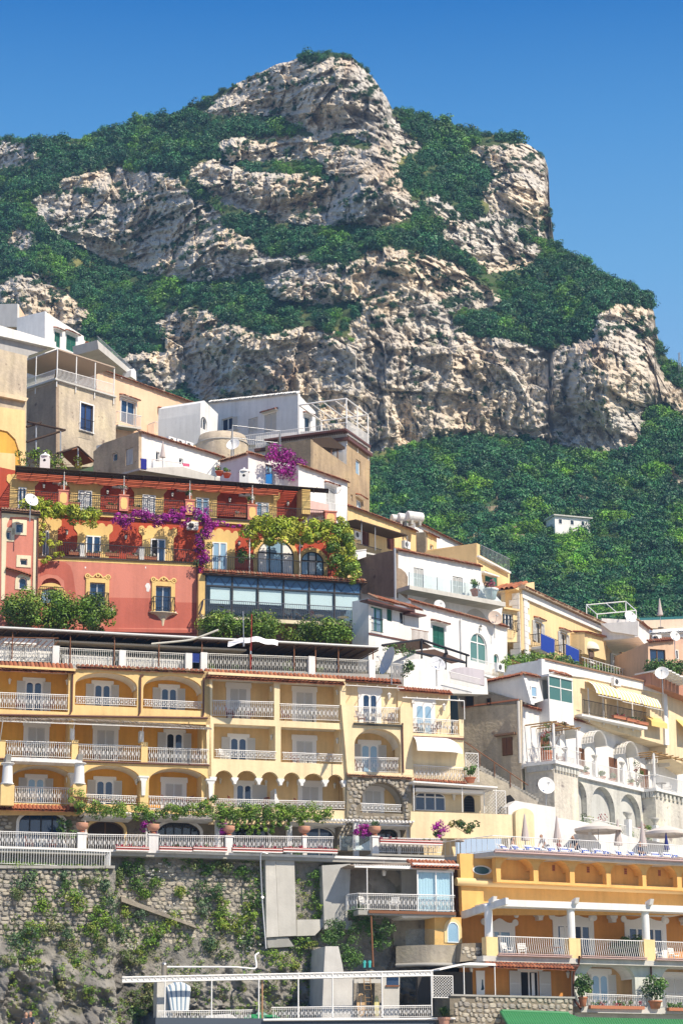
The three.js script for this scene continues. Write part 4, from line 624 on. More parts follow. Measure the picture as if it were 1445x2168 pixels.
{const R=rct(Aw);win(g,R,{z:ZM,dz:-.18,arch:.85,gm:M.glassC,fm:M.steel,leaves:3,tran:.55,name:'arched_window'});const o2=archP(R.x0-.32,R.x1+.32,R.y0-.2,R.y1+.32,(R.x1-R.x0)/2+.1,16);mesh('surround',ext(o2,ZM,ZM+.07,[archP(R.x0,R.x1,R.y0,R.y1,.85*(R.x1-R.x0)/2,16)]),yel,g);rail(g,[[R.x0-.1,ZM+.2],[R.x1+.1,ZM+.2]],R.y0,1.1,'belly',{step:.14});}
// doors on both balconies, with scalloped yellow panels
const panel=(cx,top,wd,wz,floor,fr,o={})=>{const c=fr(cx,top),s=fr(1,0)[0]-fr(0,0)[0],R0=F.rect([c[0],c[1],c[1]+50,wd*s],wz),R={...R0,y0:floor+.02},h=.95,x0=R.x0-.85,x1=R.x1+.85,yt=R.y1+.75;const P=[[x0+.25,floor],[x1-.25,floor],[x1-.25,yt-.6]];const bump=(cx2,r,n=7)=>{for(let i=0;i<=n;i++){const t=Math.PI*i/n;P.push([cx2+r*Math.cos(t),yt+r*Math.sin(t)*.9]);}};P.push([x1,yt-.3]);bump(x1-.2,.2);bump((x0+x1)/2+.58,.25);bump((x0+x1)/2,.33);bump((x0+x1)/2-.58,.25);bump(x0+.2,.2);P.push([x0,yt-.3],[x0+.25,yt-.6]);mesh('yellow_panel',ext(P,wz,wz+.05),yel,g);win(g,R,{z:wz+.05,gm:M.glass,fw:.08,name:'balcony_door',leaves:2,...o});};
const fu=F.uv(f(700,352))[1],flo=F.uv(f(700,728),ZM)[1];
panel(650,215,105,ZU,fu,f,{curtain:[.25,.75]});panel(1138,248,100,ZU,fu,f,{curtain:[.22,.78]});panel(165,188,95,ZU,fu,e,{gm:M.glassC});panel(600,222,95,ZU,fu,e,{gm:M.glassC,curtain:[.75]});panel(170,190,60,ZU,fu,f,{});
panel(712,560,112,ZL,flo,f,{});panel(1207,585,112,ZL,flo,f,{openLeaf:0});panel(290,512,105,ZL,flo,e,{gm:M.glassC});panel(350,520,50,ZL,flo,f,{});
for(const[a,b,t,bt,z]of[[566,830,488,760,ZL],[882,1046,580,755,ZL]]){const P=op(F,e,a,b,t,bt,120,z),R=rct([P[0],P[1],[0,F.uv(e((a+b)/2,t),z)[1]]]);win(g,R,{z,arch:.95,gm:M.glassC,fm:M.iron,leaves:3,tran:.62,curtain:a<700?[.85,.1]:[.5],name:'arched_window'});mesh('surround',ext(archP(R.x0-.3,R.x1+.3,R.y0,R.y1+.3,(R.x1-R.x0)/2+.2,16),z,z+.12,[archP(R.x0,R.x1,R.y0+.01,R.y1,.95*(R.x1-R.x0)/2,16)]),yel,g);}
// piers with yellow lozenges, belly railings between
const pier=(fr,x0,x1,y0,y1,z,i)=>{const a=op(F,fr,x0,x1,y0,y1,0,z),R=rct(a);const p=mesh('pier',merge([bx(R.x0,R.x1,R.y0,R.y1,z-.4,z+.1),bx(R.x0-.05,R.x1+.05,R.y1,R.y1+.09,z-.45,z+.15)]),pink,g);const w=(R.x1-R.x0)*.36,c=(R.x0+R.x1)/2,P=[[-1,-.55],[-.6,-1],[.6,-1],[1,-.55],[1,.55],[.6,1],[-.6,1],[-1,.55]].map(q=>[c+q[0]*w,(R.y0+R.y1)/2+q[1]*(R.y1-R.y0)*.38]);mesh('panel',ext(P,z+.1,z+.12),yel,p);return R;};
const pu=[[f,448,522,218,325],[f,912,982,255,370],[e,42,106,210,312],[e,495,562,245,348],[e,1057,1138,292,388]].map((q,i)=>pier(...q,0,i));
const xl=F.uv(f(118,300))[0];const ends=[xl,...pu.flatMap(r=>[r.x0,r.x1])];for(let i=0;i+1<ends.length;i+=2)rail(g,[[ends[i],.02],[ends[i+1],.02]],fu,1.0,'belly',{r:.017,posts:0});
{const a=F.uv(f(300,610),ZM)[0],b=F.uv(e(128,570),ZM)[0];rail(g,[[a,ZM],[b,ZM]],flo,1.0,'belly',{r:.017,posts:0});for(const[fr,x]of[[f,640],[f,1095]]){const u=F.uv(fr(x,690),ZM)[0];mesh('divider',bx(u-.25,u+.1,flo,flo+1.05,ZL,ZM-.05),M.white,g);}}
// roof of reeds over the upper balcony: slats with gaps, rafters, scalloped salmon valance
const roofA=F.uv(f(122,25),.6),roofB=F.uv(e(1085,122),.6),bkA=F.uv(f(122,82),ZU),bkB=F.uv(e(1085,150),ZU);const sl=[];for(let i=0;i<30;i++){const t=(i+rr(-.2,.2))/29,z=lerp(ZU,.6,t);sl.push(bar([lerp(bkA[0],roofA[0],t),lerp(bkA[1],roofA[1],t)+rr(-.015,.015),z],[lerp(bkB[0],roofB[0],t),lerp(bkB[1],roofB[1],t)+rr(-.015,.015),z],rr(.02,.032),4));}stuff(mesh('reed_roof',merge(sl),M.woodD,g));
const rf=[];for(let i=0;i<=20;i++){const t=i/20;rf.push(bar([lerp(bkA[0],bkB[0],t),lerp(bkA[1],bkB[1],t)-.06,ZU],[lerp(roofA[0],roofB[0],t),lerp(roofA[1],roofB[1],t)-.06,.6],.035,4));}mesh('rafters',merge(rf),M.woodD,g).userData.kind='stuff';
{const P=[];const n=64;for(let i=0;i<=n;i++){const t=i/n;P.push([lerp(bkA[0],bkB[0],t*.83),lerp(bkA[1],bkB[1],t*.83)+.02]);}for(let i=n;i>=0;i--){const t=i/n;P.push([lerp(bkA[0],bkB[0],t*.83),lerp(bkA[1],bkB[1],t*.83)-.5-.12*Math.abs(Math.sin(t*n*.5))]);}mesh('valance',ext(P,ZU+.45,ZU+.47),stucco(.66,.17,.09),g);}
for(const[fr,x,y0,y1]of[[f,490,62,205],[f,948,92,245],[e,75,60,195],[e,530,85,225],[e,1088,122,290]]){const a=F.uv(fr(x,y1),.1),t=F.uv(fr(x,y0),.1)[1];mesh('post',bar([a[0],a[1],.1],[a[0],t,.1],.035,5),M.paint,g);mesh('scroll_bracket',tube([[a[0]-.9,t+.1,.1],[a[0]-.7,t-.25,.1],[a[0]-.35,t-.3,.1],[a[0],t-.05,.1],[a[0]+.35,t-.3,.1],[a[0]+.7,t-.25,.1],[a[0]+.9,t+.1,.1]],.018,4,30),M.iron,g);}
for(const[fr,x,y,z]of[[f,335,180,ZU],[f,820,225,ZU],[f,1315,245,ZU],[e,362,205,ZU],[e,785,230,ZU],[f,510,535,ZL],[f,960,570,ZL],[e,430,520,ZL],[e,885,535,ZL]])lantern(g,fr(x,y),z,M.iron,1.1);
// yellow end pier of the upper floor
{const a=op(F,e,852,912,150,345,0,ZU);mesh('end_pier',ext(a,ZU,-.4),yel,g);}
// glass dining room
const ZR=2.3,GL=F.uv(e(190,745),ZR),GR=F.uv(e(1318,790),ZR),gb=F.uv(e(700,1075),ZR)[1],gt=F.uv(e(190,742),ZR)[1];const room=mesh('dining_room',merge([bx(GL[0],GR[0],gb-.3,gb,-.2,ZR),bx(GL[0],GR[0],gb,gt,-.6,-.3),bx(GL[0]-.5,GL[0],gb-4,gt,-.3,ZR+.05)]),yel,g);
mesh('inner_wall',bx(GL[0],GR[0],gb+.01,gt-.1,-.297,-.25),mat(.16,.24,.36),g);const mul=[];const xsM=[190,383,570,757,943,1127,1318].map((x,i)=>F.uv(e(x,880+i*8),ZR)[0]);for(const x of xsM)mul.push(bx(x-.05,x+.05,gb,gt,ZR-.06,ZR+.06));const tr=F.uv(e(700,852),ZR)[1];for(const y of[gt-.04,tr,gb+.04])for(let i=0;i<6;i++)mul.push(bx(xsM[i]+.05,xsM[i+1]-.05,y-.045,y+.045,ZR-.05,ZR+.05));const fm=mesh('window_frame',merge(mul),M.iron,g);
for(let i=0;i<6;i++){mesh('pane',bx(xsM[i]+.05,xsM[i+1]-.05,tr+.045,gt-.08,ZR-.01,ZR),mat(.07,.15,.28,{roughness:.06}),fm);mesh('pane',bx(xsM[i]+.05,xsM[i+1]-.05,gb+.085,tr-.045,ZR-.01,ZR),M.pane,fm);const m0=xsM[i]+.35,m1=xsM[i+1]-.12;mesh('roller_blind',bx(i?xsM[i]+.1:m0,m1,tr-.1-rr(1.0,1.2),tr-.08,ZR-.12,ZR-.1),M.cloth,g);const w=xsM[i+1]-xsM[i];mesh('tracery',merge([0,1,2].map(k=>tube([[xsM[i]+w*(k-.5)/2,tr+.1,ZR+.03],[xsM[i]+w*k/2,gt-.15,ZR+.03],[xsM[i]+w*(k+.5)/2,tr+.1,ZR+.03]].map(p=>[clamp(p[0],xsM[i]+.06,xsM[i+1]-.06),p[1],p[2]]),.015,3,12))),M.iron,fm);}
mesh('dining_roof',ext(F.uvs(pts(e,178,722,1365,795,1365,808,178,740),ZR+.4),-.2,ZR+.4),mat(.06,.04,.035),g);{const a=F.uv(e(178,716),ZR+.4),b=F.uv(e(1365,792),ZR+.4);tiles(g,a[0],b[0],a[1]+.05,ZR+.5,{y1:b[1]+.05,w:.2,len:.6,m:[M.tileOld,M.tile2]});}
rail(g,[[GL[0]-.3,ZR],[GL[0]-.3,ZR+.9],[GR[0]+.4,ZR+.9],[GR[0]+.4,ZR]],gb-.15,1.12,'belly',{r:.018,posts:0,m:mat(.09,.10,.14,{roughness:.5,metalness:.3})});
mesh('dining_floor_slab',bx(GL[0]-.4,GR[0]+.45,gb-.42,gb-.17,-.2,ZR+.95),cream,g);ext2(pts(e,150,1085,1370,1110,1365,1290,150,1225),ZR,-3,ZR-.05,pink,'base_wall');
for(const x of[360,640,1010,1190]){const p=F.uv(e(x,1000),1.3);table(F,e(x,1000),gb,1.2,`inside the glass dining room, ${x < 400 ? 'first' : x < 700 ? 'second' : x < 1100 ? 'third' : 'fourth'} from its left end`,'white','tables in the glass dining room');}
{const c1=F.uv(e(1165,620),ZM)[0],c0=F.uv(e(195,620),ZM)[0],y=F.uv(e(680,735),ZM)[1];rail(g,[[c0,ZM],[c1,ZM]],y,1.0,'belly',{r:.017,posts:0});for(const[x,y0,y1]of[[512,420,720],[878,480,745]]){const a=F.uv(e(x,y1),ZM),t=F.uv(e(x,y0),ZM)[1];mesh('post',bar([a[0],a[1],ZM-.1],[a[0],t,ZM-.1],.04,5),M.paint,g);}}
mesh('downpipe',merge([bar([F.uv(e(130,700),ZM+.1)[0],F.uv(e(130,700),ZM+.1)[1],ZM+.12],[F.uv(e(143,1150),ZM+.1)[0],F.uv(e(143,1150),ZM+.1)[1],ZM+.12],.07,6)]),M.gutter,g);
// the narrow tower at the left
const ZT=2.9,tw=F.thing('red_tower','narrow red tower with cream corners and small framed windows','house');tw.holes=[];const TP=F.uvs(pts(f,-60,365,296,392,270,1040,250,1330,-60,1330),ZT);const cols2=[op(F,f,122,178,462,535,0,ZT),op(F,f,48,84,522,585,0,ZT),op(F,f,155,210,735,783,0,ZT),op(F,f,146,208,876,965,34,ZT)];mesh('wall',ext(TP,ZT-.3,ZT,cols2),pink,tw);mesh('tower_body',ext(TP,ZT-3,ZT-.303),redD,tw);
cols2.forEach((c,i)=>{const R=i<3?rct(c):rct([c[0],c[1],[0,F.uv(f(177,876),ZT)[1]]]);const s=.25;win(tw,R,{z:ZT,dz:-.15,gm:i===2?M.glassD:M.glass,arch:i===3?1:0,leaves:1,name:'window'});mesh('surround',ext(i<3?rectP(R.x0-s,R.x1+s,R.y0-s*.6,R.y1+s):archP(R.x0-s,R.x1+s,R.y0-.05,R.y1+s,(R.x1-R.x0)/2+s,12),ZT,ZT+.05,[i<3?rectP(R.x0,R.x1,R.y0,R.y1):archP(R.x0,R.x1,R.y0,R.y1,(R.x1-R.x0)/2,12)]),cream,tw);});
for(const P of[pts(f,262,392,298,396,272,1040,250,1040),pts(f,15,372,298,398,296,440,250,430,200,415,80,415,55,470,48,700,36,1050,10,1050)])mesh('corner_strip',ext(F.uvs(P,ZT),ZT,ZT+.06),cream,tw);
mesh('roof_slab',ext(F.uvs(pts(f,15,360,312,384,312,402,15,376),ZT+.25),ZT-2,ZT+.25),mat(.07,.05,.045),tw);{const a=F.uv(f(15,356),ZT+.3),b=F.uv(f(312,380),ZT+.3);tiles(tw,a[0],b[0],a[1]+.05,ZT+.4,{y1:b[1]+.05,w:.2,len:.5,m:[M.tileOld]});}mesh('downpipe',bar([F.uv(f(292,420),ZT+.1)[0],F.uv(f(292,420),ZT+.1)[1],ZT+.1],[F.uv(f(283,1030),ZT+.1)[0],F.uv(f(283,1030),ZT+.1)[1],ZT+.1],.06,5),M.gutter,tw);
{const a=F.uv(f(45,800),ZT),b=F.uv(f(240,850),ZT);tiles(tw,a[0],b[0],a[1],ZT+.3,{w:.2,len:.5,y1:b[1]-.1,m:[M.tile2]});}
// air conditioners, pots, flower boxes
acUnit(F,f(450,135),ZU,'air conditioner under the reed roof, first from the left on the red house');acUnit(F,f(900,168),ZU,'air conditioner under the reed roof, second from the left on the red house');acUnit(F,f(1395,192),ZU,'air conditioner under the reed roof, third from the left on the red house');acUnit(F,e(470,152),ZU,'air conditioner under the reed roof, rightmost on the red house');acUnit(F,e(90,395),ZL,'air conditioner half hidden by purple bougainvillea on the red house');
const pots=['first','second','third','fourth','fifth'];pu.forEach((r,i)=>{if(i<4)potted('flower_pot',`${pots[i]} pot of flowers from the left on the red house's upper balcony piers`,'flower pot',F.world((r.x0+r.x1)/2,r.y1+.09,-.15),.2,.32,.4,.4,i===1?[[.6,.25,.3],[.7,.6,.55],[.06,.13,.03]]:[[.7,.68,.6],[.08,.16,.03],[.06,.12,.03]],{size:.05});});
const wf=[[.65,.64,.58],[.06,.13,.03],[.08,.16,.03]],rfl=[[.5,.02,.02],[.06,.13,.03],[.07,.14,.03]];
[[560,318,0],[365,312,1],[862,345,0],[1025,355,0],[1340,382,0]].forEach(([x,y,r],i)=>planter(F,f(x,y+8),-.2,1.0,`terracotta flower box behind the upper red balcony rail, ${['second', 'first', 'third', 'fourth', 'fifth'][i]} from left`,r?rfl:wf,'flower boxes on the red house'));[[448,325],[600,338],[1020,365]].forEach(([x,y],i)=>planter(F,e(x,y+5),-.2,1.0,`terracotta flower box on the upper red balcony, ${['sixth', 'seventh', 'eighth'][i]} from left`,wf,'flower boxes on the red house'));
[[580,708],[715,715],[860,715],[1020,735],[1145,742]].forEach(([x,y],i)=>planter(F,f(x,y),ZM-.25,.95,`terracotta flower box on the lower red balcony, ${['first', 'second', 'third', 'fourth', 'fifth'][i]} from left`,wf,'flower boxes on the red house'));
const V=(fr,x,y,w)=>{const a=F.uv(fr(x,y),w),p=F.world(a[0],a[1],w);return p;},rel=(o,q)=>[q.x-o.x,q.y-o.y,q.z-o.z];
const climb=(nm,label,cat,fr,list,w,n,spread,r0,r1,size,k,cols,o={})=>{const P=list.map(q=>V(q[2]||fr,q[0],q[1],q[3]??w)),c=along(P.map(p=>rel(P[0],p)),n,spread,r0,r1);bush(nm,label,cat,c,P[0],size,k,cols,{stemName:'stems',stems:8,sr:.03,...o});};
climb('climbing_vine','bright lime vine draped over the left end of the red house','vine',f,[[170,340],[260,345],[360,350],[450,365],[540,375],[640,410],[740,430]],1.4,12,.5,.25,.5,.085,100,G.lime);climb('climbing_vine','bright green vine hanging down beside the red tower corner','vine',f,[[330,400],[320,480],[330,560],[330,640],[400,610],[450,620]],1.9,4,.25,.14,.3,.08,50,G.lime);climb('climbing_vine','small leafy vine trailing under the lower red balcony at left','vine',f,[[480,715],[400,710],[340,750],[310,790]],2.2,4,.2,.12,.25,.08,40,G.lime);
climb('bougainvillea','long purple bougainvillea spread along the pergola wires over the lower red balcony','bougainvillea',f,[[900,430],[1000,420],[1050,400],[1150,425],[1250,420],[1350,425],[1430,410],[60,300,e],[160,310,e],[250,380,e]],1.2,8,.42,.2,.45,.066,100,G.bougain);climb('bougainvillea','purple bougainvillea column climbing down to the dining room roof','bougainvillea',e,[[180,320],[190,400],[170,480],[180,560],[150,620],[150,710]],2.0,9,.42,.2,.42,.066,95,[...G.bougain,...G.bougain,[.05,.1,.03]]);climb('bougainvillea','thin purple bougainvillea spray leading toward the lime vine','bougainvillea',e,[[280,370],[360,395],[440,395],[510,405]],1.6,4,.16,.1,.24,.07,40,G.bougain);
climb('climbing_vine','thick lime vine curtain over the arched windows of the red house','vine',e,[[480,440],[560,410],[660,420],[720,470],[780,400],[880,440],[960,430],[1040,430],[1120,420],[1200,440]],1.7,16,.72,.25,.55,.088,105,G.lime);climb('climbing_vine','thick lime vine falling past the right end of the red house','vine',e,[[1160,450],[1200,520],[1160,580],[1190,640],[1220,700],[1260,750]],2.2,17,.7,.25,.55,.088,105,[...G.lime,...G.vine]);climb('climbing_vine','upright lime vine shoot above the arched windows','vine',e,[[800,330],[810,360],[830,400]],1.6,6,.25,.12,.25,.08,40,G.lime);
bush('oleander','small green shrub in a pot by the balcony post left of the arched windows','plant',ball(8,.7,.5,.3,.2,.35),V(e,455,610,1.2),.08,50,G.mid,{});
// orange trees on the terrace below
const tree=(x0,x1,y0,y1,fr,w,label,n)=>{const a=V(fr,(x0+x1)/2,y1,w),rx=Math.abs(F.uv(fr(x1,y1),w)[0]-F.uv(fr(x0,y1),w)[0])/2,hh=F.uv(fr(x0,y0),w)[1]-F.uv(fr(x0,y1),w)[1],g2=new THREE.Group();g2.name=numbered('orange_tree');g2.position.copy(a);g2.position.y-=.8;scene.add(g2);tag(g2,label,'orange tree','orange trees on the terrace');mesh('trunk',merge([bar([0,-1.2,0],[.1,hh*.45+.4,0],.16,7,.1),bar([.1,hh*.4+.4,0],[rx*.5,hh*.8+.5,.3],.08,5,.03),bar([.1,hh*.4+.4,0],[-rx*.5,hh*.8+.5,.2],.08,5,.03),bar([.1,hh*.4+.4,0],[0,hh*.9+.5,-.4],.07,5,.03)]),M.wood,g2);const c=ball(n,rx*1.0,hh*.5,1.6,.38,.72).map(q=>[q[0],q[1]+hh*.5+.8,q[2],q[3]]);stuff(mesh('crown',leafGeo(c,.085,95,G.ora),LEAF,g2));};
tree(0,350,990,1260,f,4.5,'leafy orange tree at far left below the red tower',60);tree(290,600,985,1290,f,4.2,'leafy orange tree below the arched window of the red wall',60);tree(540,850,1010,1300,f,4.6,'leafy orange tree below the scrolled window of the red wall',55);tree(160,460,1020,1200,e,4.6,'rounded orange tree below the left dining room windows',50);tree(400,730,1035,1230,e,4.8,'rounded orange tree below the middle dining room windows',55);tree(775,1285,1085,1270,e,4.8,'broad orange tree below the right dining room windows',75);
}
dish(a3(235,290),148,.48,.6,.35,'white satellite dish above the red tower roof');
// ---------------------------------------------------------------- roof terrace of the hotel
{
const g=H.thing('roof_terrace','long brown roofed terrace with white railings on top of the hotel','roof terrace'),Z=-1.2;g.F=H;
const P0=H.uv(b1(-120,24),-.9),P1=H.uv(b2(1222,100),-.9),fv=H.uv(b1(400,296),Z)[1],fr=H.uv(b2(1380,290),Z)[1];
const quad=(z0,z1,dy0,dy1,name,m,t=.1)=>{const ge=new THREE.BufferGeometry(),v=[];for(const[p,z,d]of[[P0,z1,dy1],[P1,z1,dy1],[P1,z0,dy0],[P0,z0,dy0]])for(const e of[0,-t])v.push(p[0],p[1]+d+e,z);ge.setAttribute('position',new THREE.Float32BufferAttribute(v,3));ge.setIndex([0,2,6,2,4,6,1,7,3,3,7,5,0,1,2,1,3,2,2,3,4,3,5,4,4,5,6,5,7,6,6,7,0,7,1,0]);const q=ge.toNonIndexed();q.computeVertexNormals();return mesh(name,boxUV(q),m,g);};
quad(-5.6,-.9,.25,0,'roof',mat(.13,.08,.05,{tx:'wood',roughness:.9}));mesh('roof_edge',bar([P0[0],P0[1]+.02,-.86],[P1[0],P1[1]+.02,-.86],.09,5),mat(.52,.53,.53,{roughness:.5,metalness:.3}),g);
const raf=[];for(let i=0;i<=34;i++){const t=i/34,x=lerp(P0[0],P1[0],t),y=lerp(P0[1],P1[1],t);raf.push(bar([x,y-.16,-1],[x,y+.08,-5.5],.05,4));}stuff(mesh('rafters',merge(raf),M.wood,g));
const lo=Math.min(fv,fr)-.6;mesh('terrace_floor',ext([[P0[0],fv-.3],[P1[0]+.8,fr-.3],[P1[0]+.8,fr],[P0[0],fv]],-6.5,Z+.15),M.conc,g);
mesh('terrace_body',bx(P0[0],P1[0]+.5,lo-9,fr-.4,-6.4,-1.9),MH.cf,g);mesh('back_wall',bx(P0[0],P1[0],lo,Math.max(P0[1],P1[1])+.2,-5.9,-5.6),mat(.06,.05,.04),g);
for(const[x0,x1,m]of[[520,830,mat(.02,.16,.13)],[1090,1260,mat(.02,.16,.13)]])mesh('green_panel',bx(H.uv(b1(x0,200),-5.5)[0],H.uv(b1(x1,200),-5.5)[0],lo,P1[1]-.2,-5.6,-5.55),m,g);
for(const[fr2,x,y0,y1]of[[b1,478,85,175],[b1,778,95,190],[b1,1080,110,200],[b1,1372,120,215],[b1,85,60,150],[b2,650,85,170],[b2,795,90,180],[b2,950,95,185],[b2,1185,105,195],[b2,350,60,150]]){const a=H.uv(fr2(x,y1),Z+.1),t=H.uv(fr2(x,y0),Z+.1)[1];mesh('post',bar([a[0],a[1]-.9,Z+.1],[a[0],t,Z+.1],.04,5),M.rust,g);}
// corrugated canopy strip
{const a=H.uv(b1(380,120),-1.6),b=H.uv(b2(330,118),-1.6),gs=[];const n=120;for(let i=0;i<n;i++){const t=i/n,x=lerp(a[0],b[0],t),y=lerp(a[1],b[1],t);gs.push(bar([x,y,-1.5],[x,y+.12,-3.2],.075,5));}stuff(mesh('corrugated_canopy',merge(gs),mat(.50,.43,.33,{roughness:.9}),g));}
{const a=H.uv(b1(-100,92),-1.0),b=H.uv(b1(400,100),-1.0),gs=[];for(let i=0;i<14;i++){const x=lerp(a[0],b[0],i/13);gs.push(bar([x,a[1],-1.0],[x-.5,a[1]-.5,-1.05],.03,4));}gs.push(bar([a[0],a[1],-1],[b[0],b[1],-1],.03,4));mesh('bracket_frame',merge(gs),M.rust,g).userData.kind='stuff';mesh('tarpaulin',bx(H.uv(b1(30,110),-1.4)[0],H.uv(b1(250,110),-1.4)[0],H.uv(b1(30,132),-1.4)[1],H.uv(b1(30,95),-1.4)[1],-1.5,-1.4),M.cloth,g);}
const R=(fa,xa,ya,fb,xb,yb)=>railAt(g,fa(xa,ya),fb(xb,yb),1.08,Z,'diamond',{posts:0,m:mat(.66,.66,.63,{roughness:.5}),r:.02});
R(b1,-100,142,b1,360,158);R(b1,402,166,b1,1270,206);R(b1,1392,204,b2,750,165);R(b2,782,170,b2,1165,188);R(b2,1185,190,b2,1385,215);
for(const[fa,x,y0,y1]of[[b1,378,155,262],[b1,830,185,280],[b1,1280,205,305],[b1,1383,200,305],[b2,766,162,268],[b2,1175,185,290]]){const a=H.uv(fa(x,y1),Z),t=H.uv(fa(x,y0),Z)[1];mesh('pillar',bx(a[0]-.22,a[0]+.22,a[1]-.2,t,Z-.25,Z+.2),M.white,g);}
for(const[x0,x1,y0,y1]of[[430,770,228,285],[850,1250,240,300]]){const a=H.uv(b1(x0,y1),Z-.35),b=H.uv(b1(x1,y0),Z-.35);mesh('low_wall',bx(a[0],b[0],a[1]-.2,a[1]+.72,Z-.5,Z-.4),M.white,g);}
for(const x of[20,115,205,305]){const a=H.uv(b1(x,215),Z-.5);mesh('window_panel',merge([bx(a[0]-.55,a[0]+.55,a[1]-.35,a[1]+1.1,Z-.6,Z-.55),bx(a[0]-.6,a[0]-.54,a[1]-.4,a[1]+1.15,Z-.62,Z-.5),bx(a[0]+.54,a[0]+.6,a[1]-.4,a[1]+1.15,Z-.62,Z-.5)]),M.paint,g);}
{const a=H.uv(b1(1316,235),Z+.1),t=new THREE.Group();t.name='towel';t.position.copy(H.world(a[0],a[1],Z+.06));t.rotation.y=H.yaw;scene.add(t);tag(t,'dark blue towel hung over the roof terrace rail between two white pillars','towel');mesh('towel_cloth',bx(-.4,.4,-.25,.32,0,.03),M.blue,t);mesh('hem',bx(-.4,.4,-.28,-.252,0,.032),mat(.1,.15,.4),t);}
[[560,'first'],[900,'second'],[1210,'third']].forEach(([x,n])=>{table(H,b1(x,260),fv,-2.4,`on the covered roof terrace, ${n} from its left end`,'wood','tables on the roof terrace');chair(H,b1(x-45,260),fv,-2.5,1.3,`left of the ${n} table on the covered roof terrace`,'white','chairs on the roof terrace');});
[[80,205],[260,215],[620,215],[780,215],[820,230],[1215,235],[1250,240]].forEach(([x,y],i)=>{const a=H.uv(b2(x,y),Z-.4);bush('terrace_plant',`leafy plant behind the roof terrace rail, ${['first', 'second', 'third', 'fourth', 'fifth', 'sixth', 'seventh'][i]} from the left over the cream wing`,'plant',ball(5,.3,.4,.2,.15,.28),H.world(a[0],a[1]-.2,Z-.4),.07,36,i%2?G.mid:G.yel,{base:[0,-.6,0]});});
}
{
const mk=(nm,label,cat,p,d,gs,m)=>{const g=new THREE.Group();g.name=numbered(nm);g.position.copy(at(p,d));scene.add(g);tag(g,label,cat);gs.forEach(([n,ge,mm])=>mesh(n,ge,mm||m,g));return g;};
mk('aerial_pole','tall thin red aerial pole rising in front of the orange trees','pole',b2(355,250),140.5,[['pole',bar([0,0,0],[.05,3.6,0],.035,5),M.red],['collar',bar([0,1.0,0],[0,1.2,0],.06,6),M.steel]]);
mk('aerial_pole','thin grey aerial pole beside the folded shade sail','pole',b2(308,60),142,[['pole',bar([0,-.2,0],[-.05,2.0,0],.03,5),M.steel],['base',bar([0,-.3,0],[0,.1,0],.06,6),M.steel]]);
mk('shade_sail','off white shade sail lying over the terrace roof','sail',b2(370,55),142.5,[['sail_cloth',(()=>{const q=new THREE.PlaneGeometry(3.2,1.0,16,6).rotateX(-Math.PI/2),p=q.attributes.position;for(let i=0;i<p.count;i++){const x=p.getX(i)/1.6;p.setY(i,.3*(1-Math.abs(x)**1.4)-.18+.05*Math.sin(x*9));}q.computeVertexNormals();return q.rotateX(.55);})(),M.cloth],['spar',tube([[-6.5,-.15,0],[-4,.1,0],[-2.2,.75,0]],.07,5,16),mat(.6,.58,.5)]]);
}
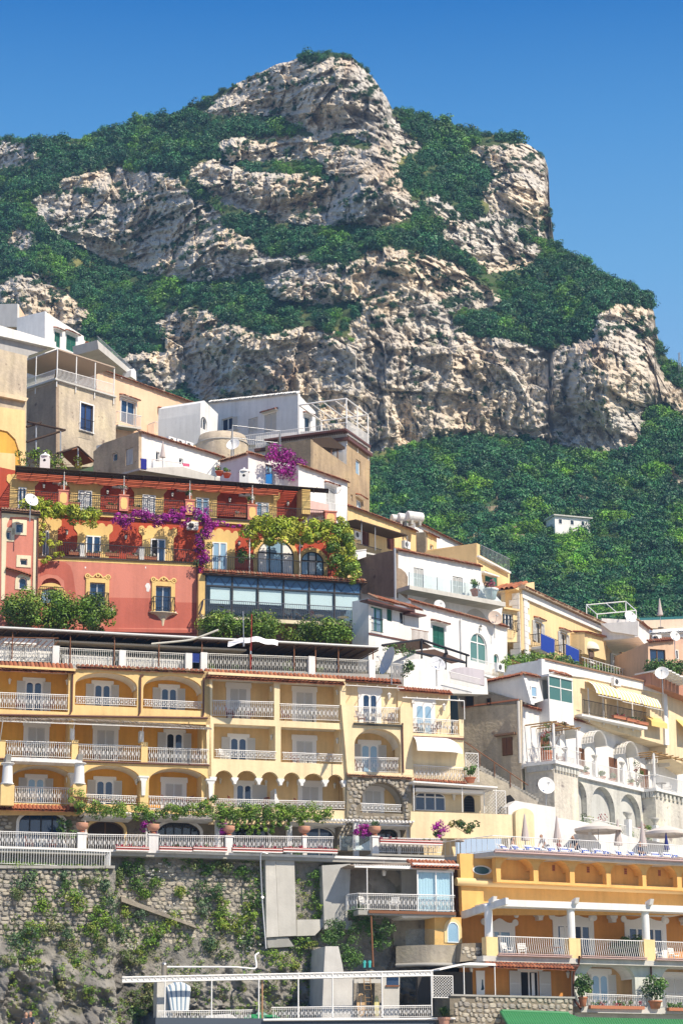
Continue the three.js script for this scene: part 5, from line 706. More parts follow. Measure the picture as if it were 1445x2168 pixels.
// ---------------------------------------------------------------- terrace below the hotel
{
const g=H.thing('garden_terrace','garden terrace below the hotel with white railings, urn piers and arched doors','terrace'),ZB=-.9,ZR=2.6,f=b5,e=b6;g.F=H;g.holes=[];
const fv=H.uv(f(700,362),ZR)[1],x0=H.uv(f(-160,200),ZB)[0],x1=H.uv(e(1260,200),ZB)[0],top=H.uv(f(700,82),ZB)[1];
const arch=(fr,a,b,t,gm,o={})=>{const P=op(H,fr,a,b,t,262,90,ZB),R={x0:P[0][0],x1:P[1][0],y0:fv-.4,y1:H.uv(fr((a+b)/2,t),ZB)[1]},w=R.x1-R.x0,q=archP(R.x0,R.x1,R.y0,R.y1,o.rise||w*.26,14);g.holes.push(q);win(g,R,{z:ZB,dz:-.25,arch:2*(o.rise||w*.26)/w,leaves:o.lv||4,tran:.55,gm,fm:o.fm||M.iron,name:'arched_window'});mesh('surround',ext(archP(R.x0-.18,R.x1+.18,R.y0,R.y1+.18,(o.rise||w*.26)+.1,14),ZB,ZB+.1,[q.map(p=>[p[0],Math.max(p[1],R.y0+.01)])]),o.sm||M.white,g);};
arch(f,122,410,118,M.glass);arch(f,560,790,175,M.woodD,{sm:MH.of,lv:2,fm:M.wood});arch(f,1005,1275,180,M.glassD,{lv:5});arch(e,90,310,190,M.glassD,{lv:3});arch(e,540,715,205,M.glass,{lv:2,fm:M.paint});arch(e,975,1100,215,M.glassD,{lv:2});
const wall=[[x0,fv-1],[x1,fv-1],[x1,top],[x0,top]];mesh('wall',ext(wall,ZB-.4,ZB,g.holes),M.mortar,g);mesh('terrace_body',bx(x0,x1,fv-6,top-.05,-7,ZB-.403),M.mortar,g);
stonework(g,H.uvs(pts(f,-100,95,530,100,530,250,-100,250),ZB),g.holes,ZB,.32,120,{voussoir:0,skip:(x,y)=>g.holes.some(h=>Math.abs(x-(h[0][0]+h[1][0])/2)<(h[1][0]-h[0][0])/2+.35&&y<h[10][1]+.3)});
mesh('floor',bx(x0,H.uv(e(1375,360),ZR)[0],fv-.35,fv-.01,-1.2,ZR+.3),M.conc,g);mesh('slab_edge',bx(x0,H.uv(e(1375,360),ZR)[0],fv-.13,fv+.02,ZR+.303,ZR+.4),M.white,g);
const rl=(fa,xa,ya,fb,xb,yb,o={})=>railAt(g,fa(xa,ya),fb(xb,yb),1.0,ZR,'diamond',{posts:0,...o});
rl(f,-120,238,f,490,256);rl(f,555,260,f,945,266);rl(f,1012,267,e,45,260);rl(e,95,260,e,520,264);rl(e,547,265,e,712,266);
const pier=(fr,a,b,y)=>{const l=H.uv(fr(a,y),ZR)[0],r=H.uv(fr(b,y),ZR)[0],t=H.uv(fr(a,y),ZR)[1];mesh('pier',merge([bx(l,r,fv,t-.06,ZR-.3,ZR+.08),bx(l-.05,r+.05,t-.059,t+.03,ZR-.35,ZR+.13)]),M.white,g);return[(l+r)/2,t+.03];};
const urns=[pier(f,497,552,252),pier(f,948,1010,260),pier(e,50,94,260),pier(e,521,546,262),pier(e,945,985,262)];
urns.forEach(([x,y],i)=>{const u=H.thing('terracotta_urn',`terracotta urn on a white pier of the garden terrace, ${['first from left', 'second from left with purple flowers', 'third from left', 'fourth from left', 'rightmost with a round shrub'][i]}`,'urn','urns on the garden terrace');u.position.copy(H.world(x,y,ZR-.1));mesh('foot',lathe([[.001,0],[.2,0],[.16,.08],[.1,.16]],16),M.clay,u);mesh('bowl',lathe([[.1,.155],[.3,.25],[.4,.42],[.36,.55],[.4,.6],[.32,.6],[.3,.5],[.001,.48]],18),mat(.52,.27,.18,{roughness:.85}),u);if(i===4)stuff(mesh('shrub',leafGeo(ball(6,.22,.15,.22,.14,.2).map(c=>[c[0],c[1]+.78,c[2],c[3]]),.05,40,G.dark),LEAF,u));});
const bo=(fr,x,y,w,n,rx,ry,label,cols=G.bougain)=>{const a=H.uv(fr(x,y),w);bush('bougainvillea',label,'bougainvillea',ball(n,rx,ry,.4,.14,.3),H.world(a[0],a[1],w),.07,60,[...cols,[.05,.12,.02]],{base:[0,-.7,0]});};
bo(f,950,205,ZR-.4,13,.55,.55,'purple bougainvillea spilling behind the second terracotta urn');bo(e,900,232,ZR-.6,14,.7,.4,'purple bougainvillea beside the rightmost terracotta urn');bo(e,1368,225,2.6,12,.55,.55,'purple and white bougainvillea at the right end of the garden terrace',[...G.bougain,[.6,.55,.55]]);bo(f,1430,215,ZR-.4,7,.25,.45,'small purple bougainvillea beside the third terracotta urn');
// white canopies and columns
for(const[fr,a,b,y0,y1]of[[f,548,850,140,172],[f,985,1365,150,180],[e,445,785,172,200],[e,850,1205,182,212]]){const p=H.uv(fr(a,y0),.9),q=H.uv(fr(b,y1),.9);mesh('canopy',bx(p[0],q[0],q[1]+.1,p[1],ZB,.9),M.white,g);}
for(const[fr,x,y0]of[[f,945,135],[f,1388,150],[e,440,175],[e,848,170]]){const a=H.uv(fr(x,260),.9);mesh('column',bx(a[0]-.16,a[0]+.16,fv,H.uv(fr(x,y0),.9)[1],.7,1.0),M.white,g);}
mesh('pergola_beam',merge([bx(H.uv(f(540,130),1.1)[0],H.uv(e(1195,165),1.1)[0],H.uv(e(560,160),1.1)[1],H.uv(e(560,152),1.1)[1],1.0,1.1)]),M.paint,g);{const gs=[],a=H.uv(f(540,125),1.1),b=H.uv(e(1195,172),1.1);for(let i=0;i<90;i++){const t=i/89,x=lerp(a[0],b[0],t),y=lerp(a[1],b[1],t);gs.push(bx(x-.05,x+.05,y-.05,y+.05,-.4,1.25));}stuff(mesh('pergola_slats',merge(gs),M.paint,g));}
// stone pier, sculpted white bracket, tiled eave at left
{const P=H.uvs(pts(e,742,170,838,172,835,350,735,350),0);mesh('stone_pier',ext(P,ZB,-.05),M.mortar,g);stonework(g,P,[],-.05,.3,60);}
tiles(g,x0,H.uv(f(530,92),.9)[0],H.uv(f(0,82),.9)[1],.9,{w:.24,len:.8,y1:H.uv(f(530,96),.9)[1],m:[M.tile2,M.tile]});
for(const[a,b]of[[750,830],[842,935]]){const p=H.uv(e(a,260),ZR),q=H.uv(e(b,348),ZR);mesh('glass_panel',bx(p[0],q[0],q[1],p[1],ZR,ZR+.015),M.pane,g);mesh('glass_frame',merge([bx(p[0]-.02,p[0]+.02,q[1],p[1]+.03,ZR-.02,ZR+.03),bx(q[0]-.02,q[0]+.02,q[1],p[1]+.03,ZR-.02,ZR+.03)]),M.steel,g);}{const P=H.uvs(pts(e,825,345,935,285,945,348),ZR-.6);mesh('ramp_wall',ext(P,ZR-.8,ZR-.6),M.white,g);}
// planter trays with red flowers on the outside of the rail
const tray=(fa,xa,ya,fb,xb,yb,label)=>{const a=H.uv(fa(xa,ya),ZR+.35),b=H.uv(fb(xb,yb),ZR+.35),t=H.thing('flower_trough',label,'flower trough','flower troughs on the garden terrace');const o=H.world((a[0]+b[0])/2,(a[1]+b[1])/2,ZR+.55);t.position.copy(o);const l=(b[0]-a[0])/2;mesh('trough',bx(-l,l,-.1,.12,-.14,.14),mat(.42,.1,.08),t);mesh('shelf',merge([bx(-l,l,-.16,-.102,-.2,.2),bx(-l,l,.02,.06,.16,.2)]),M.paint,t);const c=[];for(let i=0;i<l*5;i++)c.push([rr(-l,l),rr(.16,.26),rr(-.06,.06),.1]);stuff(mesh('flowers',leafGeo(c,.04,26,[[.35,.01,.05],[.2,.02,.06],[.06,.12,.03]]),LEAF,t));};
tray(f,735,352,f,945,356,'red flower trough outside the terrace rail, left of the second urn');tray(f,1010,354,f,1215,357,'red flower trough just right of the second urn pier');tray(f,1225,357,f,1440,358,'red flower trough midway between the second and third urns');tray(e,85,346,e,390,350,'long red flower trough right of the third urn pier');tray(e,395,350,e,725,350,'long red flower trough below the fourth urn');
// stepped part at the right
railAt(g,e(985,272),e(1368,278),.95,ZR+.1,'diamond',{posts:0});mesh('lower_slab',bx(H.uv(e(935,372),ZR)[0],H.uv(e(1375,372),ZR)[0],H.uv(e(1000,384),ZR)[1],H.uv(e(1000,372),ZR)[1],-1,ZR+.35),M.conc,g);tray(e,985,296,e,1365,302,'pink flower trough on the stepped rail at the right end of the terrace');
mesh('curved_wall',ext(H.uvs(pts(e,1160,205,1320,200,1400,265,1400,300,1160,300),.5),.3,.5),M.white,g);
// ivy along the pergola with hanging strands
const V=(fr,x,y,w)=>{const a=H.uv(fr(x,y),w);return H.world(a[0],a[1],w);};
const ivy=(label,fr,L,w,n,sp,r0,r1,k,cols)=>{const P=L.map(q=>V(fr,q[0],q[1],w)),c=along(P.map(p=>[p.x-P[0].x,p.y-P[0].y,p.z-P[0].z]),n,sp,r0,r1);return bush('hanging_vine',label,'vine',c,P[0],.062,Math.round(k*1.4),cols,{stemName:'stems',stems:8,sr:.025});};
ivy('green vine trailing along the pergola above the left terrace arches',f,[[470,10],[520,60],[540,95],[650,100],[800,105],[950,115],[1100,115],[1250,110],[1330,90],[1340,30]],1.5,12,.36,.18,.38,52,G.vine);ivy('thick green vine with hanging strands below the scalloped arches',e,[[-10,110],[60,115],[150,115],[250,120],[350,115],[450,115],[540,115],[660,115]],1.5,18,.45,.2,.42,55,G.vine);
[[30,200],[110,215],[165,190],[200,235],[245,225],[285,215],[330,235],[380,215],[430,200],[500,180]].forEach(([x,y],i)=>ivy(`hanging vine strand below the scalloped arches, ${['first', 'second', 'third', 'fourth', 'fifth', 'sixth', 'seventh', 'eighth', 'ninth', 'tenth'][i]} from left`,e,[[x,130],[x+8,(y+150)/2],[x,y+15]],1.55,7,.12,.1,.2,36,G.vine));ivy('green vine curtain between the terrace columns at the third urn',f,[[1400,100],[1410,150],[1400,210]],1.6,9,.25,.12,.3,45,G.vine);
bush('shrub','green shrub in front of the first arched window of the garden terrace','shrub',ball(9,.6,.6,.4,.2,.35),V(f,425,225,.6),.08,50,G.mid,{base:[0,-.9,0]});
for(const[x,n]of[[190,'left'],[325,'right']])chair(H,f(x,340),fv,ZR-1.6,x<250?1.2:-1.2,`${n} of the white table on the garden terrace`,'brown','chairs on the garden terrace');table(H,f(260,340),fv,ZR-1.6,'before the first arched window of the garden terrace','white','tables on the garden terrace');
{const p=place(parasolClosed,'closed_parasol',H.world(H.uv(f(540,350),ZR-.5)[0],fv,ZR-.5),0,'closed white parasol beside the first terracotta urn','parasol',null,.72);}
// lower lawn strip with its own fence
{const w=ZR+1.6,a=H.uv(f(-120,338),w),b=H.uv(f(702,374),w);const fn=H.thing('lawn_fence','white upright-bar fence along the grassy ledge at left','fence');rail(fn,[[a[0],w],[b[0],w],[b[0],w-1.6]],a[1]-1.02,1.02,'plain',{step:.16,r:.022,name:'rail',posts:0,y2:b[1]-1.02});mesh('post',bar([b[0],b[1]-1.2,w],[b[0],b[1],w],.04,5),M.paint,fn);
const ge=[];for(let i=0;i<500;i++){const t=rnd();ge.push([lerp(a[0],b[0],t),lerp(a[1],b[1],t)-rr(.85,1.0),w-rr(.1,1.1),.12]);}const gr=stuff(mesh(numbered('grass_strip'),leafGeo(ge,.06,22,G.vine),LEAF,scene));gr.position.copy(H.o);gr.rotation.y=H.yaw;tag(gr,'strip of green grass behind the white bar fence','grass');}
}
// ---------------------------------------------------------------- rock and retaining walls below the terrace
{
const f=b5,e=b6,W0=3.4;
const U=(fr,x,y,w=W0)=>H.uv(fr(x,y),w),uL=U(f,-200,900)[0],uR=U(e,1500,900)[0],vT=U(f,300,372)[1]+.0,vB=U(f,300,1469)[1]-6;
const edge=U(f,728,700)[0],vLedge=U(f,300,455,4.2)[1],vRock=U(f,300,930)[1];
const surf=(u,v)=>{
const left=sstep(edge+.12,edge-.12,u+.25*noise(u*3,v*1.2,3)),lo=clamp((vRock-v)/9+.25*fbm(u*.25,v*.25,4,3));
let w=lerp(2.0+.18*fbm(u*.7,v*.7,1,3),v>vLedge?2.2:4.3,left);
const r=Math.abs(noise(u*.32,v*.4,5))*1.3+Math.abs(noise(u*.9+v*.4,v*1.0,9))*.75+Math.abs(noise(u*2.1,v*2.4+u,2))*.35+.16*fbm(u*4.5,v*4.5,6,3);
w+=lo*(1.2+1.2*sstep(.2,.9,lo))+(r*.9+facet(u/2.6,v/3.2,7)*.9+facet(u/.9,v/1.2,90)*.4)*sstep(.0,.3,lo)+.05*fbm(u*3,v*3,8,3);w-=.6*sstep(.25,.0,lo)*0;
return w;
};
const NU=360,NV=240,P=[],C=[],UV=[];for(let j=0;j<=NV;j++)for(let i=0;i<=NU;i++){const u=lerp(uL,uR,i/NU),v=lerp(vB,vT,j/NV),p=H.world(u,v,surf(u,v));P.push(p.x,p.y,p.z);const lo=sstep(.0,.35,(vRock-v)/9),dk=sstep(.0,.4,fbm(u*.35,v*.16,12,4)),br=.8+.5*fbm(u*1.3,v*1.1,15,4),wm=sstep(-.1,.3,fbm(u*.3,v*.3,18,3)),ms=sstep(.12,.38,fbm(u*.8,v*.6,22,4));let c=[lerp(.36,.42,wm),lerp(.345,.395,wm),lerp(.31,.355,wm)];c=c.map((x,k)=>lerp(x,[.17,.165,.16][k],dk*(.35+.5*lo))*br);c=c.map((x,k)=>lerp(x,[.11,.11,.05][k],ms*.65)*.86);C.push(...c);UV.push(u,v);}
const ix=[];for(let j=0;j<NV;j++)for(let i=0;i<NU;i++){const a=j*(NU+1)+i;ix.push(a,a+1,a+NU+1,a+1,a+NU+2,a+NU+1);}const ge=new THREE.BufferGeometry();ge.setAttribute('position',new THREE.Float32BufferAttribute(P,3));ge.setAttribute('color',new THREE.Float32BufferAttribute(C,3));ge.setAttribute('uv',new THREE.Float32BufferAttribute(UV,2));ge.setIndex(ix);ge.computeVertexNormals();
struct(new THREE.Mesh(ge,new THREE.MeshStandardMaterial({vertexColors:true,roughness:.96,bumpMap:T.rough,bumpScale:.12,side:THREE.DoubleSide})),'cliff');
const wl=H.thing('retaining_wall','old rubble stone retaining wall overgrown with plants below the garden terrace','wall');
stonework(wl,[...pts(f,-150,470,712,480),...pts(f,735,1010),...pts(f,400,960),...pts(f,-150,900)].map(p=>H.uv(p,4.3)),[],4.3,.34,150,{zf:surf,deep:1.5});
stonework(wl,[...pts(f,750,440),...pts(e,290,400,290,900,0,900),...pts(f,1150,960,760,1000)].map(p=>H.uv(p,2.1)),[],2.1,.33,150,{zf:surf,deep:.9});
{const pg=[];for(let i=0;i<22;i++){const a=U(f,-150+i*39,468,4.3);pg.push(bx(a[0],a[0]+rr(.5,.62),a[1]-.1,a[1]+.06,3.6,4.5+rr(0,.1)));}mesh('coping',merge(pg),M.conc,wl);}
mesh('stair_wall',ext([...pts(f,770,655,1240,840,1250,860,1080,800,770,690)].map(p=>H.uv(p,2.3)),2.0,2.5),M.stone,wl);
// concrete buttresses
const cb=H.thing('concrete_buttress','two pale concrete buttresses joined by a low block in the cliff','buttress');const sl=(fr,a,z0,z1,m,n)=>mesh(n,ext(pts(fr,...a).map(p=>H.uv(p,z1)),z0,z1),m,cb);
sl(e,[295,380,355,384,375,875,300,880],1.2,2.75,concrete(.60,.59,.55),'slab');sl(e,[357,384,470,380,484,870,376,875],1.2,2.72,concrete(.58,.57,.53),'slab');sl(e,[300,882,430,878,470,935,310,945],1.2,2.6,concrete(.36,.36,.34),'footing');sl(e,[486,772,650,770,650,812,596,868,486,872],1.2,2.6,concrete(.56,.55,.51),'block');sl(e,[640,440,815,430,800,780,822,775,822,830,655,830],1.2,2.9,concrete(.47,.47,.45),'slab');sl(e,[660,935,740,935,765,1050,775,1120,830,1130,832,1375,640,1375,650,1100],2,5.4,concrete(.64,.63,.60),'pillar');
// doorway with a ladder, boards and pipes below
const dw=H.thing('cellar_doorway','rough stone doorway with a pale board behind the ladder','doorway');const pn=(a,z0,z1,m,n,par=dw)=>mesh(n,ext(pts(e,...a).map(p=>H.uv(p,z1)),z0,z1),m,par);pn([835,1135,1000,1135,1000,1160,835,1160],4.4,5.5,M.concW,'lintel');pn([835,1160,860,1160,860,1375,832,1375],4.4,5.5,M.stone,'jamb');pn([962,1160,1000,1160,1005,1375,962,1375],4.4,5.5,M.stone,'jamb');pn([860,1160,962,1160,962,1375,860,1375],4.2,4.5,M.concW,'back');
const z5=6.2;{const ld=H.thing('ladder','wooden ladder leaning on the white walkway beam before the doorway','ladder'),A=H.uv(e(905,1375),z5),B=H.uv(e(900,1100),z5);const o=[],w=.42;for(const x of[0,w])mesh('rail',bar([A[0]+x,A[1],z5+.3],[B[0]+x,B[1],z5-.3],.025,4),M.woodL,ld);for(let i=1;i<11;i++){const t=i/11;mesh('rung',bar([lerp(A[0],B[0],t),lerp(A[1],B[1],t),lerp(z5+.3,z5-.3,t)],[lerp(A[0],B[0],t)+w,lerp(A[1],B[1],t),lerp(z5+.3,z5-.3,t)],.015,4),M.woodL,ld);}}
for(const[x,y0,y1,w,m,l]of[[880,1240,1345,38,mat(.55,.36,.18,{roughness:.5}),'tan surfboard standing left of the ladder'],[976,1255,1345,22,mat(.62,.55,.22,{roughness:.5}),'yellow surfboard standing right of the ladder']]){const b=H.thing('surfboard',l,'surfboard'),a=H.uv(e(x,y1),z5-.3),t=H.uv(e(x,y0),z5-.3),hw=w/2.89/34/2*1.0,hh=t[1]-a[1]+.4,q=[];for(let i=0;i<=20;i++){const k=i/20*Math.PI*2;q.push([a[0]+Math.cos(k)*hw*1.4,a[1]+hh/2-.2+Math.sin(k)*hh/2]);}mesh('board',ext(q,z5-.4,z5-.34),m,b);mesh('stringer',bx(a[0]-.01,a[0]+.01,a[1]-.1,a[1]+hh-.4,z5-.339,z5-.333),M.paint,b);}
{const t=H.thing('turquoise_pipes','pair of turquoise pipes standing above the walkway beam','pipes');for(const x of[898,930]){const a=H.uv(e(x,1065),5),b=H.uv(e(x,1022),5);mesh('pipe',merge([bar([a[0],a[1],5],[b[0],b[1],5],.09,8),bar([b[0]-.1,b[1]-.12,5],[b[0]+.1,b[1]-.12,5],.07,6)]),mat(.05,.42,.42,{roughness:.5}),t);}}
// walkway with beam, posts, railing
const wk=H.thing('walkway','raised walkway with white railing and a white beam on thin posts','walkway'),zw=7.0,wy=H.uv(e(700,1378),zw)[1];
{const a=H.uv(f(780,1172),zw),b=H.uv(e(1318,1085),zw),gs=[bar([a[0],a[1],zw],[b[0],b[1],zw],.055,4),bar([a[0],a[1]-.28,zw],[b[0],b[1]-.28,zw],.055,4)],br=[];for(let i=0;i<110;i++){const t=i/110,x=lerp(a[0],b[0],t),y=lerp(a[1],b[1],t),x2=lerp(a[0],b[0],(i+1)/110);br.push(bar([x,y-(i%2?0:.28),zw],[x2,y-(i%2?.28:0),zw],.03,3));}const bm=mesh('beam',merge([...gs,ext([[a[0],a[1]-.26],[b[0],b[1]-.26],[b[0],b[1]-.02],[a[0],a[1]-.02]],zw-.06,zw-.03)]),M.ironW,wk);stuff(mesh('lattice',merge(br),M.paint,bm));}
for(const[fr,x,yt,yb]of[[f,1049,1175,1455],[f,1347,1170,1455],[e,253,1105,1390],[e,495,1095,1372],[e,705,1090,1370],[e,1008,1090,1368],[e,1311,1085,1368]]){const a=H.uv(fr(x,yb),zw),t=H.uv(fr(x,yt),zw)[1];mesh('post',bar([a[0],a[1],zw],[a[0],t,zw],.045,6),M.ironW,wk);}{const a=H.uv(e(274,1390),zw-.2),t=H.uv(e(270,1110),zw-.2)[1];mesh('rusty_post',bar([a[0],a[1],zw-.2],[a[0],t,zw-.2],.05,6),mat(.42,.24,.13),wk);}
railAt(wk,f(1005,1388),e(215,1325),.72,zw,'diamond',{posts:0});railAt(wk,e(330,1310),e(1308,1297),.72,zw,'diamond',{posts:0});mesh('deck',bx(H.uv(f(990,1445),zw)[0],H.uv(e(1330,1370),zw)[0],wy-.6,wy-.02,3.5,zw+.1),mat(.06,.08,.11,{roughness:.8}),wk);mesh('deck_pipe',bar([H.uv(e(275,1390),zw)[0],wy-.12,zw+.2],[H.uv(e(1445,1370),zw)[0],wy+.05,zw+.2],.08,6),M.ironW,wk);mesh('upper_pipe',tube([[H.uv(f(1060,1105),5)[0],H.uv(f(1060,1105),5)[1],5],[H.uv(e(100,1062),5)[0],H.uv(e(100,1062),5)[1],5],[H.uv(e(235,1070),5)[0],H.uv(e(235,1070),5)[1],5],[H.uv(e(241,990),5)[0],H.uv(e(241,990),5)[1],4.6],[H.uv(e(268,970),5)[0],H.uv(e(268,970),5)[1],4.4]],.06,6,40),M.ironW,wk);
{const t=H.thing('drainpipe','thin grey drainpipe running down the cliff beside the concrete buttress','pipe');mesh('pipe',tube([[H.uv(e(300,375),3)[0],H.uv(e(300,375),3)[1],3.4],[H.uv(e(255,380),3)[0],H.uv(e(255,380),3)[1],3.4],[H.uv(e(262,650),3)[0],H.uv(e(262,650),3)[1],3.5],[H.uv(e(268,960),3)[0],H.uv(e(268,960),3)[1],4.2]],.05,6,40),M.steel,t);mesh('clip',bar([H.uv(e(262,650),3)[0],H.uv(e(262,650),3)[1],3.3],[H.uv(e(262,640),3)[0],H.uv(e(262,640),3)[1],3.6],.08,6),M.steel,t);}
// chimney pipe, tarpaulin sheets, mats
{const t=H.thing('steel_flue','short steel flue pipe standing on a white box beside the striped tarpaulin','flue'),a=H.uv(f(1046,1160),5.6);mesh('pipe',merge([bar([a[0],a[1]-.4,5.6],[a[0],H.uv(f(1046,1090),5.6)[1],5.6],.16,10)]),mat(.42,.36,.28,{metalness:.6,roughness:.35}),t);mesh('cap',mv(lathe([[.001,.16],[.12,.12],[.19,0],[.16,0]],12),a[0],H.uv(f(1046,1090),5.6)[1],5.6),M.steel,t);mesh('box',bx(a[0]-.5,a[0]+.45,wy,a[1]-.35,5.0,6.0),M.concW,t);}
{const t=H.thing('tarpaulin_roll','blue and white striped tarpaulin hanging in folds over a frame','tarpaulin'),n=26,a=H.uv(f(1060,1230),6),b=H.uv(f(1212,1230),6),c=H.uv(f(1085,1385),6),d=H.uv(f(1190,1385),6);for(let i=0;i<n;i++){const t0=i/n,x=lerp(a[0],b[0],t0),x2=lerp(c[0],d[0],t0),y=a[1]+.25*Math.sin(t0*Math.PI);mesh(i%3?'white_fold':'blue_fold',tube([[x,y-.1,5.2],[x,y,5.7],[lerp(x,x2,.2),y-.2,6.1+.06*(i%2)],[x2,c[1],6.2+.08*(i%2)]],.1,5,12),i%3?mat(.62,.66,.68):mat(.16,.25,.36),t);}mesh('frame',bar([a[0],a[1]+.05,5.5],[b[0],b[1]+.05,5.5],.04,5),M.steel,t);}
for(const[x0,x1,y,m,l]of[[-80,130,1352,M.cloth,'white sheets folded along the walkway at left'],[160,400,1357,mat(.03,.32,.12,{roughness:.7}),'bright green mats piled along the walkway'],[222,330,1340,mat(.30,.52,.44,{roughness:.7}),'pale turquoise mats leaning on the walkway railing']]){const t=H.thing('beach_mats',l,'mats'),a=H.uv(e(x0,y),zw-.7),b=H.uv(e(x1,y),zw-.7);for(let i=0;i<4;i++)mesh('mat',ext([[a[0]+i*.15,wy],[b[0]-i*.1,wy],[b[0]-.2-i*.12,a[1]-.1+i*.05],[a[0]+.3+i*.1,a[1]+rr(-.05,.15)]],zw-.9+i*.12,zw-.82+i*.12),m,t);}
{const t=H.thing('shed_wall','small white shed with a blue glass hatch at the right end of the walkway','shed');pn([1000,1100,1115,1100,1110,1375,1010,1375],4,5.2,M.concW,'wall',t);pn([1035,1103,1108,1103,1108,1172,1035,1172],5.2,5.23,M.glass,'pane',t);pn([1030,1172,1112,1172,1112,1182,1030,1182],5.2,5.3,M.rust,'sill',t);}
// plants of the wall
const pl=(fr,x,y,rx,ry,cols,label,cat='shrub',o={})=>{const s=fr===f?3.01:2.89,k=34*s,ux=H.uv(fr(x,y),W0)[0],vx=H.uv(fr(x,y),W0)[1],w=o.w??surf(ux,vx)+.25,a=H.uv(fr(x,y),w),n=Math.max(4,Math.round((rx*ry)/(o.d||420)));bush(cat.split(' ').join('_'),label,cat,ball(Math.min(34,n+4),rx/k,ry/k,o.dz||.4,o.r0||.15,o.r1||.36),H.world(a[0],a[1],w),o.s||.06,o.k||52,cols,{base:[0,-.1,-.6],stems:4,sr:.02,stem:o.stem});};
const ye=G.yel,gr=G.grey,mi=G.mid,dr=G.dry,vi=G.vine,ora=G.ora;
[[165,560,75,80,[...gr,...mi],'round blue-green shrub high on the stone wall at far left'],[112,635,45,40,dr,'dry shrub just under the round blue-green shrub'],[385,492,42,36,gr,'small blue-green tuft at the coping of the stone wall'],[415,560,28,32,mi,'little green tuft below the coping tuft'],[575,552,40,32,dr,'dry brown tuft near the top of the stone wall'],[657,575,40,30,gr,'small grey-green tuft near the wall corner'],[265,690,50,95,vi,'upright strip of yellow-green ivy on the stone wall'],[420,660,105,45,ye,'spreading yellow-green plant in the middle of the stone wall'],[505,715,45,55,ye,'yellow-green clump hanging from the spreading plant'],[705,692,42,55,gr,'silvery blue shrub on the corner of the stone wall'],[622,745,48,48,vi,'bright green clump left of the wall corner'],[570,820,80,50,ye,'low yellow-green bush below the bright clump'],[710,830,55,65,vi,'leafy green bush at the lower wall corner'],[785,885,50,60,gr,'grey-green bush right of the wall corner'],[145,965,120,115,[...gr,...mi],'large dark green bush bulging from the rock at far left'],[210,850,60,50,ye,'yellowish scrub above the large dark bush'],[40,1065,70,45,dr,'dry grass tuft under the large dark bush'],[200,1095,55,50,ye,'pale scrub right of the dry grass tuft'],[430,885,34,50,gr,'narrow grey-green shrub on bare rock'],[330,860,70,60,dr,'dry scrub between the ivy strip and bare rock'],[440,990,60,50,dr,'dry tuft on the rock below the narrow shrub'],[590,890,50,50,ye,'straggling yellow plant on the rock face'],[640,960,40,60,dr,'thin dry plant trailing down the rock'],[840,460,80,72,mi,'bright green bush under the terrace right of the fence'],[745,520,40,60,dr,'brown-green scrub in the corner by the fence'],[1068,405,45,45,mi,'green bush tucked under the terrace slab'],[1200,430,85,55,[...dr,...mi],'flowering grey bush under the middle of the terrace'],[1310,480,50,45,mi,'green bush right of the flowering grey bush'],[1420,430,50,60,dr,'brown-green scrub below the third urn'],[875,580,44,52,mi,'green shrub on the upper stone wall'],[985,560,42,36,vi,'little leafy shrub beside the green wall shrub'],[925,635,30,30,vi,'small leafy tuft above the sloping stair wall'],[1315,620,125,75,[...mi,...gr],'large feathery green bush in the middle of the cliff'],[1300,715,50,60,gr,'feathery growth hanging below the large bush'],[1155,620,40,50,ye,'yellow-green shrub left of the feathery bush'],[885,790,52,50,gr,'round grey-green bush below the stair wall'],[805,760,40,50,ye,'yellow-green sprigs at the stair wall foot'],[1000,900,110,70,ye,'tangle of yellow-green creeper on the lower wall'],[1100,810,70,50,ye,'yellow creeper climbing over the stair wall'],[1395,790,70,90,ye,'yellow-green creeper right of the stair wall'],[1345,935,48,60,gr,'grey-green shrub on the lower rock'],[820,1060,80,70,dr,'pale dry grasses in the middle of the rock'],[910,1000,60,80,ye,'yellowish creeper streaming down beside the dry grasses'],[500,1080,40,80,ye,'thin green creeper hanging down the dark rock'],[410,1265,70,80,dr,'dry olive scrub low on the rock face'],[570,1270,50,60,ye,'yellowish scrub right of the olive scrub'],[900,1320,150,90,dr,'wide dry bush beside the walkway'],[850,1415,80,55,[...mi,...gr],'dark green bush at the foot of the wide dry bush'],[720,1380,60,50,ye,'yellow-green bush left of the wide dry bush'],[990,1230,80,60,dr,'olive scrub behind the steel flue']].forEach(q=>pl(f,q[0],q[1],q[2],q[3],q[4],q[5]));
[[160,475,70,60,mi,'green bush high beside the concrete buttress'],[230,620,95,80,[...gr,...mi,...mi],'big ferny green bush against the concrete buttress'],[40,440,60,60,dr,'brown scrub below the terrace left of the buttress'],[150,385,35,40,mi,'small green bush under the third flower trough'],[195,885,100,70,[...gr,...ye],'pale green bush with white blossom left of the buttress foot'],[90,790,80,80,ye,'yellow-green creeper left of the pale blossoming bush'],[30,700,40,120,ye,'tall streak of yellow creeper on the wall'],[190,720,50,60,ye,'yellow creeper under the ferny bush'],[520,390,50,55,mi,'bright bush between the two buttresses at the top'],[600,530,48,70,mi,'leafy growth beside the right buttress'],[610,690,42,90,vi,'tall leafy growth lower beside the right buttress'],[520,930,110,70,[...mi,...ye],'leafy bush at the foot of the concrete block'],[360,1010,90,60,ye,'yellow-green bush under the left buttress footing'],[480,1050,50,45,ye,'small yellow-green bush on the rock above the beam'],[20,950,70,50,dr,'dry bush at the rock edge left of the pale bush']].forEach(q=>pl(e,q[0],q[1],q[2],q[3],q[4],q[5]));
